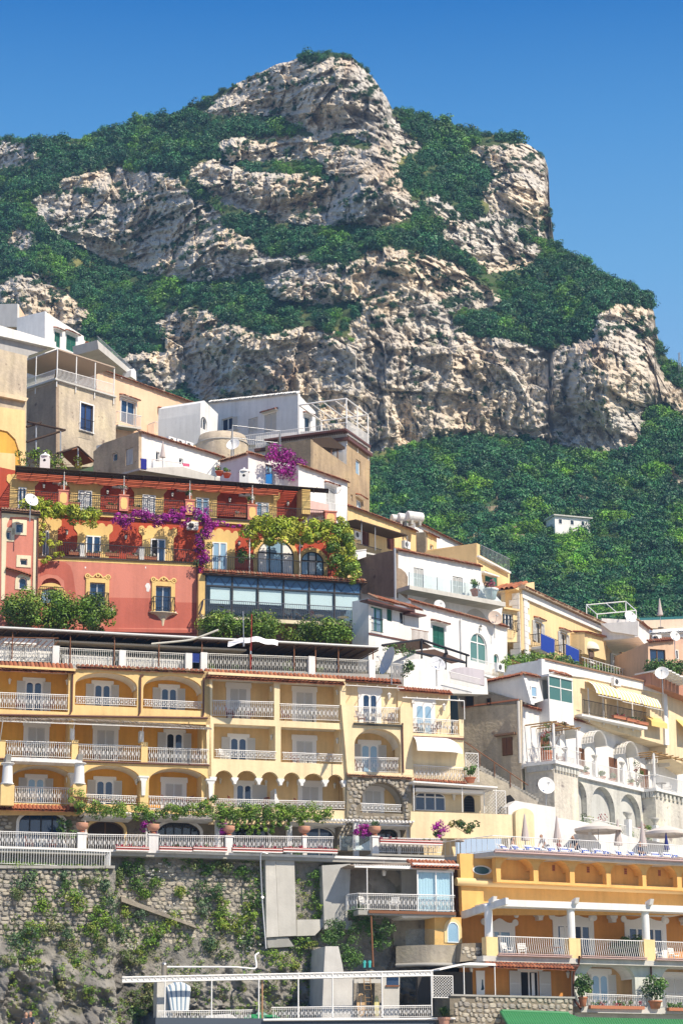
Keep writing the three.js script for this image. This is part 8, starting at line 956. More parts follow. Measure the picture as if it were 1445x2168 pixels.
// ---------------------------------------------------------------- houses built from one table: faces, windows, eaves
function hb(name,label,m,f,C,d,Bp,right,left,o={},wins=[],eaves=[]){
const g=block(name,label,m,f(...C),d,f(...Bp),pts(f,...right),left&&pts(f,...left),o),s=f(1,0)[0]-f(0,0)[0];
for(const[L,cx,yt,yb,w,q]of wins){const h=L?g.L:g,a=f(cx,yt),b=f(cx,yb);win(h,[a[0],a[1],b[1],w*s],{fm:M.paint,gm:M.glassD,...q});}
done(g);for(const[x0,y0,x1,y1,q]of eaves)eaveT(g,f(x0,y0),f(x1,y1),q||{});return g;
}
const yelm=stucco(.82,.60,.30),HOOD={hood:1,sur:.07,cap:0};
const strip=(g,f,P,z0,z1,m,n)=>mesh(n,ext(g.F.uvs(pts(f,...P),z1),z0,z1),m,g);
const fence=(g,f,x0,y0,x1,y1,z,h,style,o={})=>railAt(g,f(x0,y0),f(x1,y1),h,z,style,{posts:0,...o});
{const f=a5;let g;
g=hb('porch_house','yellow house with a brown porch roof beside the lime vine',yelm,f,[20,40],171,[560,242],[20,40,560,242,560,500,20,640],null,{D:5},[[0,158,215,350,66,{closed:1,sm:M.louvreR,fm:M.wood}],[0,358,288,385,60,{closed:1,sm:M.louvreR,fm:M.wood}]],[[20,40,560,242]]);
strip(g,f,[85,145,490,268,490,276,85,153],.003,1.7,M.woodD,'porch_roof');strip(g,f,[80,385,300,430,300,440,80,400],.004,1.3,M.concW,'balcony_slab');fence(g,f,90,335,285,385,1.25,.9,'plain',{m:M.iron});for(const[x,y0,y1]of[[130,150,340],[237,190,390],[488,270,380]]){const a=g.F.uv(f(x,y1),1.5),t=g.F.uv(f(x,y0),1.5)[1];mesh('porch_post',bar([a[0],a[1],1.5],[a[0],t,1.5],.04,5),M.steel,g);}acUnit(g.F,f(78,275),.05,'air conditioner on the yellow porch house beside the vine');acUnit(g.F,f(465,350),1.0,'air conditioner by the right end of the brown porch');
{const c=g.F.thing('cube_planter','white block wall end below the porch house balcony','wall');mesh('block',ext(g.F.uvs(pts(f,82,395,165,385,165,440,82,470),2.2),1.2,2.2),M.white,c);mesh('coping',ext(g.F.uvs(pts(f,78,388,168,378,168,388,78,398),2.25),1.2,2.25),M.concW,c);}
hb('white_eaves_house','pale house with a white cornice behind the water tanks',M.white,f,[545,165],182,[900,342],[545,165,900,342,900,500,545,420],null,{D:5},[],[[545,165,905,345]]);
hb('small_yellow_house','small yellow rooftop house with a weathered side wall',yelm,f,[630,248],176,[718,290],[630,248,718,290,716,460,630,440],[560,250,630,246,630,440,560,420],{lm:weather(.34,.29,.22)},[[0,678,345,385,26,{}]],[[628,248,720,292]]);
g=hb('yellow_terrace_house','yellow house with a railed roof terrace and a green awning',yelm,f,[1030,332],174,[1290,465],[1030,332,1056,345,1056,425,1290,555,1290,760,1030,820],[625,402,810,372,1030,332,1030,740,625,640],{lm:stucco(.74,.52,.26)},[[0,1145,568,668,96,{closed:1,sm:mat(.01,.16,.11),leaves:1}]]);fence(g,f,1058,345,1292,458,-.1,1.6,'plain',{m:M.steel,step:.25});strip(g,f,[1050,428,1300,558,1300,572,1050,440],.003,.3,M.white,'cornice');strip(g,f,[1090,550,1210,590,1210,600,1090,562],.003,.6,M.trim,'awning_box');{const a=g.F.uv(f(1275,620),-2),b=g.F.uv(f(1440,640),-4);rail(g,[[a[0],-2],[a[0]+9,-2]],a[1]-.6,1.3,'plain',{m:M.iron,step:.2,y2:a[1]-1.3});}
for(const[x,y,r,l,n]of[[388,138,.3,.3,'smallest'],[447,135,.37,.4,'middle'],[545,128,.43,.75,'largest']]){const t=new THREE.Group();t.name=numbered('water_tank');t.position.copy(at(f(x,y),177));t.rotation.y=.5;scene.add(t);tag(t,`${n} of three white water tanks on the yellow rooftops`,'water tank','rooftop water tanks');const q=lathe([[.001,-l],[r*.8,-l*.97],[r,-l*.85],[r,l*.85],[r*.8,l*.97],[.001,l]],20);q.rotateZ(Math.PI/2);mesh('tank',q,M.white,t);mesh('bands',merge([-1,1].map(s=>plain(new THREE.TorusGeometry(r,.02,5,20)).rotateY(Math.PI/2).translate(s*l*.5,0,0))),M.trim,t);for(const s of[-1,1])mesh('foot',bx(s*l*.5-.1,s*l*.5+.1,-r-.3,-r*.7,-r*.6,r*.6),M.conc,t);}
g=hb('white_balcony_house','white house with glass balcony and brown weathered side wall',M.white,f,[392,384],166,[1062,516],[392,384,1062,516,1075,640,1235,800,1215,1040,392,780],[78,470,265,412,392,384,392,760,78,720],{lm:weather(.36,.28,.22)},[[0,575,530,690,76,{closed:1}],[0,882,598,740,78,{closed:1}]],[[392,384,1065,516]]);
strip(g,f,[505,662,1257,797,1257,832,505,694],.003,1.5,M.concW,'balcony_slab');strip(g,f,[392,520,440,535,475,565,492,600,488,770,392,700],.003,.02,weather(.36,.28,.22),'bare_patch');{const A=g.F.uv(f(505,662),1.45),B=g.F.uv(f(1257,797),1.45),y=Math.min(A[1],B[1]);for(let i=0;i<7;i++){const x0=lerp(A[0],B[0],i/7),x1=lerp(A[0],B[0],(i+1)/7)-.03;const p=mesh('glass_panel',bx(x0,x1,y,y+1.0,1.44,1.455),M.pane,g);mesh('clamp_post',bx(x0-.03,x0,y,y+1.02,1.4,1.46),M.steel,p);}mesh('downpipe',bar([g.F.uv(f(396,420))[0]-.3,A[1]+3,.25],[g.F.uv(f(396,420))[0]-.3,A[1]-1.5,.25],.1,7),M.steel,g);}
for(const[x0,x1,t,b]of[[600,745,770,850],[930,1120,850,990]])mesh('blind_arch',ext(op(g.F,f,x0,x1,t,b,b-t-5),.004,.02),stucco(.52,.50,.46),g);dish(f(1168,925),164,.55,.3,.2,'rusty satellite dish under the long white balcony',mat(.55,.45,.38));dish(f(735,825),163,.42,.3,.2,'small grey satellite dish on the white wall under the balcony');
{const a=g.F.uv(f(1025,745),1.0),b=g.F.uv(f(1150,770),1.0),c=g.F.uv(f(1025,745),1.0)[1];potted('potted_plant','green shrub in a pot on the glass balcony','potted plant',g.F.world(a[0],a[1],.9),.35,.5,.9,.5,G.mid);potted('potted_plant','pink flowering plant in a round white pot on the glass balcony','potted plant',g.F.world(b[0],b[1],.9),.55,.8,.7,.6,[[.35,.08,.14],[.2,.1,.08],[.08,.13,.03]],{pm:M.white});}
g=hb('green_shutter_house','low white house with green shutters and an arched glass door',M.white,f,[512,786],157,[1270,993],[185,765,510,858,512,786,1270,993,1270,1480,185,1330],null,{D:1.5},[[0,250,838,1028,92,{shut:0,gm:M.glassC,fm:mat(.02,.2,.15),curtain:[.2]}],[0,348,850,945,40,{closed:1,sm:M.louvreG,fm:mat(.02,.2,.15),leaves:1}],[0,448,872,968,38,{leaves:1}],[0,733,985,1160,92,{closed:1,sm:M.louvreG,fm:mat(.02,.2,.15),hood:1}],[0,1047,1042,1270,130,{arch:.95,gm:mat(.09,.2,.19,{roughness:.08}),tran:.68,name:'arched_door'}],[0,1185,1202,1275,38,{arch:1,gm:mat(.02,.12,.11,{roughness:.2}),leaves:1}]],[[185,762,548,855,{out:.8,len:1}],[512,786,1270,993]]);
strip(g,f,[180,770,548,862,548,872,180,782],.003,.75,M.gutter,'gutter_board');strip(g,f,[512,870,636,895,636,908,512,884],.003,.7,M.gutter,'gutter_board');strip(g,f,[188,1035,512,1098,512,1110,188,1048],.003,.06,M.gutter,'skirting_band');{const a=g.F.uv(f(895,930)),b=g.F.uv(f(900,1250));mesh('downpipe',bar([a[0],a[1],.15],[a[0],b[1],.15],.08,6),M.white,g);}fence(g,f,205,915,300,935,.12,1.0,'plain',{m:M.iron});fence(g,f,990,1235,1190,1285,1.2,1.0,'belly',{m:M.ironW});strip(g,f,[990,1335,1230,1395,1230,1410,990,1350],.003,1.3,M.white,'balcony_slab');lantern(g,f(1050,1000),0,M.iron);acUnit(g.F,f(1195,1312),1.2,'air conditioner outside the arched glass door of the white house');fence(g,f,515,1005,655,1030,.8,1.3,'plain',{m:M.rust});
{const p=g.F.thing('dark_pergola','dark steel pergola with brown canvas before the green-shuttered house','pergola'),K=(x,y,z)=>{const a=g.F.uv(f(x,y),z);return[a[0],a[1],z];},q=[K(310,1130,1),K(605,1090,.3),K(968,1212,2.5),K(800,1240,4)];for(const[a,b]of[[K(290,1135,2),K(605,1090,.8)],[K(600,1092,2.2),K(970,1215,2.2)],[K(500,1180,3),K(940,1270,3)],[K(780,1150,1),K(800,1200,3)]])mesh('beam',bar(a,b,.09,4),M.iron,p);for(const[x,y0,y1]of[[600,1095,1255],[787,1150,1330],[950,1208,1340]])mesh('post',bar(K(x,y1,2.2),K(x,y0,2.2),.08,4),M.iron,p);strip(Object.assign(p,{F:g.F}),f,[300,1135,600,1098,690,1150,500,1180],1.9,2.1,M.woodD,'canvas');strip(p,f,[530,1180,700,1165,945,1260,850,1275],2,2.2,mat(.09,.05,.035),'canvas');const w=g.F.thing('white_terrace_wall','low white terrace walls with a lilac curved screen under the dark pergola','wall');w.F=g.F;strip(w,f,[460,1255,640,1235,660,1300,1110,1390,1120,1520,460,1500],2,3,M.white,'wall');strip(w,f,[820,1340,850,1318,900,1306,960,1306,1090,1330,1092,1450,830,1390],3.003,3.05,stucco(.5,.47,.52),'screen');fence(w,f,815,1340,1060,1400,3.8,.8,'plain');bush('shrub','dark green creeper over the pergola left end','shrub',ball(10,1.2,.4,.5,.2,.4),g.F.world(...K(430,1180,2.5)),.08,44,G.mid,{});bush('shrub','narrow dark shrub beside the grey dish','shrub',ball(8,.35,.8,.3,.2,.35),at(f(487,1310),145),.08,44,G.dark,{});}
dish(f(362,1265),143.5,.95,-1.15,.3,'huge grey satellite dish seen from the side on the hotel roof',mat(.55,.58,.6),1.2);dish(f(715,1290),144,.56,.45,.45,'grey satellite dish on a mast above the hotel annex',mat(.55,.57,.62),1.1);
}
{let f=a1,g;const peach=stucco(.82,.56,.38),tan=weather(.60,.53,.43);
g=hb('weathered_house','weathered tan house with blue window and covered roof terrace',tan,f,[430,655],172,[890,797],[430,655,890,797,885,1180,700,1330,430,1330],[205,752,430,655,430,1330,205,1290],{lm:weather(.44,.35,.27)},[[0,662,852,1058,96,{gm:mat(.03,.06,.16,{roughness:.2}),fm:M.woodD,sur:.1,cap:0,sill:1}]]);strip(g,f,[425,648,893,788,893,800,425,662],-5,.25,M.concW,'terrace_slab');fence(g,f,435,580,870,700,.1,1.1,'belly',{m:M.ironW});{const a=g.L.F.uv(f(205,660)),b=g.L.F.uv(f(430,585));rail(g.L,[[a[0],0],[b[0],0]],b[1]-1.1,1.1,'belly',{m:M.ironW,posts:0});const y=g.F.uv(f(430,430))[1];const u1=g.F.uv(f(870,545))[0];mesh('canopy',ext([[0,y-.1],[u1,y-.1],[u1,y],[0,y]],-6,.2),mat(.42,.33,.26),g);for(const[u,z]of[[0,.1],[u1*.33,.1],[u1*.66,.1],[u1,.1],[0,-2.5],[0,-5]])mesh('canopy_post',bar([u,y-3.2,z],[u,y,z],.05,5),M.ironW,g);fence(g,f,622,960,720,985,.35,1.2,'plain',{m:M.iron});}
g=hb('peach_long_house','long peach house with small balconies and a tiled eave',peach,f,[740,585],181,[1445,835],[740,585,1445,835,1520,870,1520,1210,740,1100],null,{D:7},[[0,980,825,1000,112,{fm:M.paint,gm:M.glass,...HOOD}],[0,1248,918,1090,66,{gm:M.glassD,...HOOD}]],[[740,580,1520,860]]);for(const[x0,x1,y,y2]of[[905,1085,1005,1030],[1190,1330,1085,1110]]){strip(g,f,[x0,y,x1,y2,x1,y2+14,x0,y+14],.003,1,M.concW,'balcony_slab');fence(g,f,x0,y-95,x1,y2-92,.95,1.05,'plain',{ret:.9});}
hb('white_upper_villa','white villa with green shuttered doors high at the left',M.white,f,[345,142],196,[640,275],[345,142,640,330,645,362,755,442,1000,640,1000,800,345,620],[130,192,345,140,345,520,130,420],{},[[0,440,300,415,44,{closed:1,sm:M.louvreG,hood:1}],[0,545,328,448,74,{closed:1,sm:M.louvreG,hood:1}],[0,700,425,500,80,{gm:M.dark,hood:1,leaves:2}]]);
g=hb('white_terrace_house','white terrace parapet in front of the upper white villa',M.white,f,[0,246],189,[430,376],[-80,225,430,376,430,425,-80,310],null,{D:4});strip(g,f,[-80,330,420,412,220,480,215,500,-80,410],-3,-.5,stucco(.42,.42,.42),'soffit');
hb('peach_gable_house','peach gabled house at the far left skyline',peach,f,[135,82],202,[190,110],[135,82,192,172,192,260,135,260],[-90,88,135,82,135,260,-90,260],{lm:stucco(.68,.66,.63)});
g=hb('stair_roof','grey sloping stair roof with railing beside a white chimney',stucco(.55,.54,.52),f,[745,360],194,[1010,470],[745,360,1012,598,1000,630,755,430],null,{D:3,cat:'roof'});fence(g,f,745,330,1010,570,-.5,.8,'plain',{m:M.steel});strip(g,f,[1000,640,1005,590,1025,578,1040,600,1045,670],-.5,.5,M.white,'chimney');
g=hb('corner_tan_house','tan house with a heavy cornice and a yellow vaulted loggia at the left edge',tan,f,[0,430],163,[210,482],[-90,408,210,482,205,800,200,1310,-90,1310],null,{D:5});strip(g,f,[-90,735,220,805,205,830,-90,770],.003,.4,stucco(.72,.58,.40),'cornice');strip(g,f,[-90,860,196,900,196,1320,160,1320,150,1210,120,1120,60,1060,-20,1040,-90,1045],.003,.12,yelm,'yellow_front');strip(g,f,[-90,1045,-20,1042,60,1062,120,1122,150,1212,158,1318,-90,1318],.003,.01,stucco(.70,.40,.07),'vault_back');acUnit(g.F,f(55,1315),.4,'air conditioner below the yellow vault at the left edge');strip(g,f,[-90,1215,120,1230,115,1480,-90,1480],.2,.9,yelm,'lower_block');strip(g,f,[10,1390,95,1395,95,1480,10,1480],.9,.95,mat(.04,.14,.22,{roughness:.1}),'blue_pane');
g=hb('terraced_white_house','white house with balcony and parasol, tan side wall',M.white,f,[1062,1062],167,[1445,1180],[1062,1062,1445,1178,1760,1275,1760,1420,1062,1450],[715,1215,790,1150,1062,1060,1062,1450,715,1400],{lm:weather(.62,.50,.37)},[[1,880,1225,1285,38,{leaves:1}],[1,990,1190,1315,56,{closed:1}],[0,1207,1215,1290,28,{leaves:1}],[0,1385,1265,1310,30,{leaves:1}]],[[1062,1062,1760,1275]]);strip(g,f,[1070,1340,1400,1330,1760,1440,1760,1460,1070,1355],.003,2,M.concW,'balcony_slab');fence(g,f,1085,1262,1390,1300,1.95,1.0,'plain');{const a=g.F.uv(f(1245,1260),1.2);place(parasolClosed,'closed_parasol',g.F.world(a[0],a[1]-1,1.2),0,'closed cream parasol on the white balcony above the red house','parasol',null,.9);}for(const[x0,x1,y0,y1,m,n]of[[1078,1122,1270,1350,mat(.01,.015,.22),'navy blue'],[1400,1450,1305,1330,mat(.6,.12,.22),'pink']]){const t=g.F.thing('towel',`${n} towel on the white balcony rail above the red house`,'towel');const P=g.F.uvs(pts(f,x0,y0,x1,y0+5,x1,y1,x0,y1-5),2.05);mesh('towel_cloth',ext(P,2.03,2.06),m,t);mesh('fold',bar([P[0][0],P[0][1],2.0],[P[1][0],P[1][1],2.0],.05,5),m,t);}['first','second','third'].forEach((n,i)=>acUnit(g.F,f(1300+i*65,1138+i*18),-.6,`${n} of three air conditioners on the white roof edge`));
{const t=g.F.thing('rusty_pergola','rusty beam pergola under the weathered house','pergola'),K=(x,y,z)=>{const a=g.F.uv(f(x,y),z);return[a[0],a[1],z];};for(const[x0,y0,x1,y1]of[[205,1140,500,1048],[205,1025,315,990],[210,985,500,1050],[440,1228,600,1178],[600,1178,716,1285]])mesh('beam',bar(K(x0,y0,1),K(x1,y1,.2),.09,4),M.woodD,t);for(const[x,y0,y1]of[[278,1000,1200],[465,1060,1280],[598,1185,1330]])mesh('post',bar(K(x,y1,.6),K(x,y0,.6),.06,5),M.steel,t);strip(Object.assign(t,{F:g.F}),f,[440,1230,600,1180,716,1288,716,1296,600,1190],-1.5,.5,M.rust,'sheet');}
for(const[x,y,rx,n]of[[260,1255,1.3,'left'],[490,1305,1.6,'right']])bush('shrub',`yellow-green shrubs behind the red house roof, ${n} of the white dovecote`,'shrub',ball(12,rx,.7,.6,.3,.5),at(f(x,y),160),.09,50,[...G.yel,...G.vine],{});for(const[fr,x,y,d,n]of[[f,346,1290,158,'left, above the reed roof'],[a2,470,720,158,'right, beside the blue towel']]){const t=new THREE.Group();t.name=numbered('dovecote');t.position.copy(at(fr(x,y),d));scene.add(t);tag(t,`small white chimney house with a round hole, ${n}`,'chimney');mesh('body',bx(-.33,.33,-.7,.35,-.3,.3),M.white,t);mesh('cap',mv(lathe([[.42,0],[.3,.16],[.1,.22],[.06,.34],[.001,.36]],12),0,.35,0),M.white,t);mesh('hole',mv(plain(new THREE.CylinderGeometry(.1,.1,.02,12).rotateX(Math.PI/2)),0,.02,.302),M.dark,t);}
f=a2;hb('white_arch_house','white house end with one arched window right of the peach house',M.white,f,[155,182],180.5,[277,256],[152,258,155,182,180,165,280,262,272,470,152,480],null,{D:4},[[0,178,285,375,46,{arch:1,leaves:2,gm:M.glassD}]]);{const q=at(f(78,400),180.7);}
g=hb('roof_house','white house with roof terrace and blue-grey shuttered doors below the cliff',M.white,f,[862,114],188,[990,158],[862,114,990,250,990,470,862,470],[215,182,862,112,862,470,270,500],{},[[1,348,292,380,82,{gm:M.glass}],[1,410,280,385,40,{closed:1,leaves:1,z:.02}],[1,535,292,400,70,{closed:1}],[1,662,262,400,86,{closed:1,hood:1}],[0,932,285,420,44,{hood:1,leaves:1}]]);{const a=g.L.F.uv(f(215,180)),b=g.L.F.uv(f(862,110));tiles(g.L,a[0],b[0],a[1]+.05,.2,{y1:b[1]+.05,w:.25,len:.5,m:[M.concW,M.white]});}
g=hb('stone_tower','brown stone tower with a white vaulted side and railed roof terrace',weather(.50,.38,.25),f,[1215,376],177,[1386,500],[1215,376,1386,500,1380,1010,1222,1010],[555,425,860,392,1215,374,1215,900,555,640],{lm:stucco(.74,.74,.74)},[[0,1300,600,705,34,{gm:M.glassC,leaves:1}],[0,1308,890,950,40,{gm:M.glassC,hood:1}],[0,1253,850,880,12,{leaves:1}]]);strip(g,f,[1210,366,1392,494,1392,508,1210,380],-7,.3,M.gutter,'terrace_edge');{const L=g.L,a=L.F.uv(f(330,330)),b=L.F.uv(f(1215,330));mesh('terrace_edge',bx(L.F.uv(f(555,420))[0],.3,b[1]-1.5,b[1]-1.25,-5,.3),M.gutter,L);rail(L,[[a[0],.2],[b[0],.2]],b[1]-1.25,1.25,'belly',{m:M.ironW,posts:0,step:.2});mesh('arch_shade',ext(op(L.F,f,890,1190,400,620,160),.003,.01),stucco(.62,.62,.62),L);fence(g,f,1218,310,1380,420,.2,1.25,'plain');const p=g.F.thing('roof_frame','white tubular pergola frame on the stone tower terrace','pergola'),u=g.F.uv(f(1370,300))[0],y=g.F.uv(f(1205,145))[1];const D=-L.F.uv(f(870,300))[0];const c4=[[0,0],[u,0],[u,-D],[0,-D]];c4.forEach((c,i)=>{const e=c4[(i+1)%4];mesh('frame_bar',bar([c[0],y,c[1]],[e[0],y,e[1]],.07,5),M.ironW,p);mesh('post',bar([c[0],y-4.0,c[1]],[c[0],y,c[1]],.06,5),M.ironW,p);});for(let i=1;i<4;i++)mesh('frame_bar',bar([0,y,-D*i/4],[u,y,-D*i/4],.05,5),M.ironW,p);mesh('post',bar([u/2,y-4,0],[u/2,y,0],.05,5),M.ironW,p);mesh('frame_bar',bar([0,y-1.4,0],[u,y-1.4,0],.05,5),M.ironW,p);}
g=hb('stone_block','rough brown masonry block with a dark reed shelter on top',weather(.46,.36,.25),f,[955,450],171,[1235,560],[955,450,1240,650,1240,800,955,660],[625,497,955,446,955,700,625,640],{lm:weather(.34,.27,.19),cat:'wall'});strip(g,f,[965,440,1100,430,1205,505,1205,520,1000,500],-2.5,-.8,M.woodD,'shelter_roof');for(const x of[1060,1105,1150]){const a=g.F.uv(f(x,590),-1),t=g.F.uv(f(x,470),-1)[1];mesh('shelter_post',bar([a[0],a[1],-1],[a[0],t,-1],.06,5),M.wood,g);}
{const t=new THREE.Group();t.name='round_cistern';t.position.copy(at(f(312,520),176));scene.add(t);tag(t,'round weathered tan cistern between the white roofs','cistern');mesh('drum',boxUV(lathe([[2.1,-3],[2.1,.3],[1.9,1.0],[.8,1.35],[.001,1.4]],24)),tan,t);mesh('rim',mv(plain(new THREE.TorusGeometry(2.1,.07,5,28).rotateX(Math.PI/2)),0,.3,0),M.conc,t);}
g=hb('bougainvillea_house','small white house with tiled edges, blue towel and purple bougainvillea',M.white,f,[500,550],163,[860,640],[500,550,860,648,860,850,500,830],[295,606,500,548,500,830,295,790],{},[[0,655,632,790,56,{gm:M.glassC,fm:mat(.2,.22,.2)}]],[[500,548,650,590]]);{const a=g.L.F.uv(f(295,604)),b=g.L.F.uv(f(500,546));tiles(g.L,a[0],b[0],a[1],.2,{y1:b[1],w:.22,len:.5,m:[M.tileOld]});fence(g,f,690,705,835,735,.9,1.0,'plain');strip(g,f,[610,768,860,800,860,815,610,785],.003,1,M.white,'balcony_slab');const t=g.F.thing('towel','bright blue towel on the little white balcony beside the bougainvillea','towel'),P=g.F.uvs(pts(f,628,705,672,700,672,770,628,772),.95);mesh('towel_cloth',ext(P,.93,.96),mat(.0,.14,.42),t);mesh('fold',bar([P[0][0],P[0][1],.9],[P[1][0],P[1][1],.9],.04,5),M.blue,t);acUnit(g.F,f(880,745),.3,'air conditioner right of the purple bougainvillea house');const c=[[660,530],[720,545],[760,570],[800,590],[780,640],[740,660],[820,640],[880,655],[790,700],[730,630]].flatMap(q=>{const a=g.F.uv(f(q[0],q[1]),1.2);return[0,1,2].map(()=>[a[0]+rr(-.4,.4),a[1]+rr(-.4,.4),1.2+rr(-.3,.3),rr(.3,.55)]);}),o=g.F.world(0,0,0);bush('bougainvillea','large purple bougainvillea cascading over the small white balcony','bougainvillea',c,o,.09,70,G.bougain,{base:[4,-2,1],yaw:g.F.yaw});}
g=hb('white_long_house','white house wall with one pale shutter left of the stone tower',M.white,f,[865,636],164,[1220,760],[865,636,1222,762,1216,1150,865,1100],null,{D:5},[[0,1098,800,965,66,{closed:1,hood:1}]],[[865,636,1222,762]]);strip(g,f,[1060,985,1215,1010,1215,1025,1060,1000],.003,1.2,M.white,'balcony_slab');fence(g,f,1062,905,1212,930,1.15,1.0,'plain');strip(g,f,[905,880,1090,925,1090,980,905,980],.01,1.6,stucco(.74,.5,.45),'pink_porch');
dish(f(395,492),172,.55,-.3,.4,'white satellite dish among the white roofs by the cistern');{const s=new THREE.Group();s.name='roof_frame';s.position.copy(at(f(560,420),170));s.rotation.y=.4;scene.add(s);tag(s,'thin grey scaffold frame on the roof above the bougainvillea','frame');const c=[[-2,0],[2,0],[3,-3],[-1,-3]];c.forEach((p,i)=>{const e=c[(i+1)%4];mesh('bar',bar([p[0],.6,p[1]],[e[0],.6,e[1]],.04,4),M.steel,s);mesh('leg',bar([p[0],-2,p[1]],[p[0],.6,p[1]],.04,4),M.steel,s);});}
for(const[x,y,n]of[[290,690,'left'],[345,705,'right']])potted('flower_pot',`${n} of two flower pots on the white ledge below the cistern`,'flower pot',at(f(x,y+20),161),.3,.3,.5,.35,[...G.mid,[.3,.1,.03]],{n:5,k:24});
}
// ---------------------------------------------------------------- pool terrace on the orange villa: parasols, loungers, people
{
const F=OV,f=b4,ZE=1.6,p0=F.uv(b7(320,78),ZE),p1=F.uv(b7(1445,112),ZE),fl=(p0[1]+p1[1])/2+.05,g=F.thing('pool_terrace','sun terrace with white railing on top of the orange villa','terrace');g.F=F;const xl=F.uv(b7(120,60),0)[0],xr=p1[0]+9;
mesh('terrace_slab',ext([[xl,-3],[p0[0],ZE],[xr,ZE],[xr,-9],[xl,-9]].map(p=>[p[0],-p[1]]),0,.3).rotateX(-Math.PI/2).translate(0,fl-.3,0),M.concW,g);rail(g,[[xl-2.2,-3.6],[xl,-2.8],[p0[0],ZE-.1]],fl,1.0,'plain',{r:.016,posts:0,step:.45});rail(g,[[p0[0],ZE-.1],[xr,ZE-.1]],fl,1.0,'belly',{m:M.ironW,r:.016,posts:0,step:.16});mesh('planter_rail',merge([bar([p0[0],fl-.05,ZE+.2],[xr,fl-.05,ZE+.2],.04,4),bar([p0[0],fl+.1,ZE+.2],[xr,fl+.1,ZE+.2],.03,4),bx(p0[0],xr,fl-.12,fl+.05,ZE+.02,ZE+.16)]),mat(.52,.38,.36),g);
const Q=(x,w)=>F.uv(f(x,1440),w)[0];[[125,'first'],[395,'second'],[905,'third'],[1110,'fourth']].forEach(([x,n],i)=>place(parasolClosed,'closed_parasol',F.world(Q(x,-2.2),fl,-2.2),i,`${n} closed grey-beige parasol from the left along the sun terrace`,'parasol','parasols on the sun terrace',1.2));[[740,'left'],[1310,'right']].forEach(([x,n])=>place(parasolOpen,'open_parasol',F.world(Q(x,-2.6),fl,-2.6),.2,`${n} one of two open beige parasols on the sun terrace`,'parasol','parasols on the sun terrace',1.12));for(const[x,n]of[[553,'left'],[580,'right']]){const a=F.uv(b3(x,1440),-4);place(parasolClosed,'closed_parasol',F.world(a[0],fl,-4),x,`${n} of two closed parasols side by side before the prickly pears`,'parasol',null,1.15);}{const o=place(parasolClosed,'closed_parasol',F.world(Q(1307,-1.4),fl+.2,-1.4),0,'closed navy blue parasol under the right open parasol','parasol',null,.8);o.children.forEach(c=>{if(c.name==='canopy')c.material=mat(.01,.02,.16);});}
const lp=new THREE.Group();{const s1=[],s2=[];for(let i=0;i<9;i++){const y0=.36+(i>4?(i-5)*.12:0),z0=.9-i*.2+(i>4?(i-5)*.05:0);(i%2?s1:s2).push(bar([-.27,y0,z0],[.27,y0,z0],.09,4));}mesh('cushion',merge(s2),mat(.75,.76,.8),lp);mesh('stripes',merge(s1),mat(.03,.10,.45),lp);mesh('frame',merge([-1,1].flatMap(s=>[bar([s*.3,.3,.95],[s*.3,.3,-.3],.025,4),bar([s*.3,.3,-.2],[s*.3,.85,-.75],.025,4),bar([s*.3,0,.8],[s*.3,.3,.8],.025,4),bar([s*.3,0,-.2],[s*.3,.3,-.2],.025,4)])),M.paint,lp);}const ord=['first','second','third','fourth','fifth','sixth','seventh','eighth','ninth','tenth','eleventh','twelfth','thirteenth','fourteenth','fifteenth','sixteenth'];ord.forEach((n,i)=>place(lp,'sun_lounger',F.world(Q(-20+i*96,-.4),fl,-.4+(i%3)*.15),F.yaw+rr(-.3,.3)+.3,`${n} blue and white striped sun lounger from the left behind the terrace railing`,'sun lounger','sun loungers on the terrace'));
}
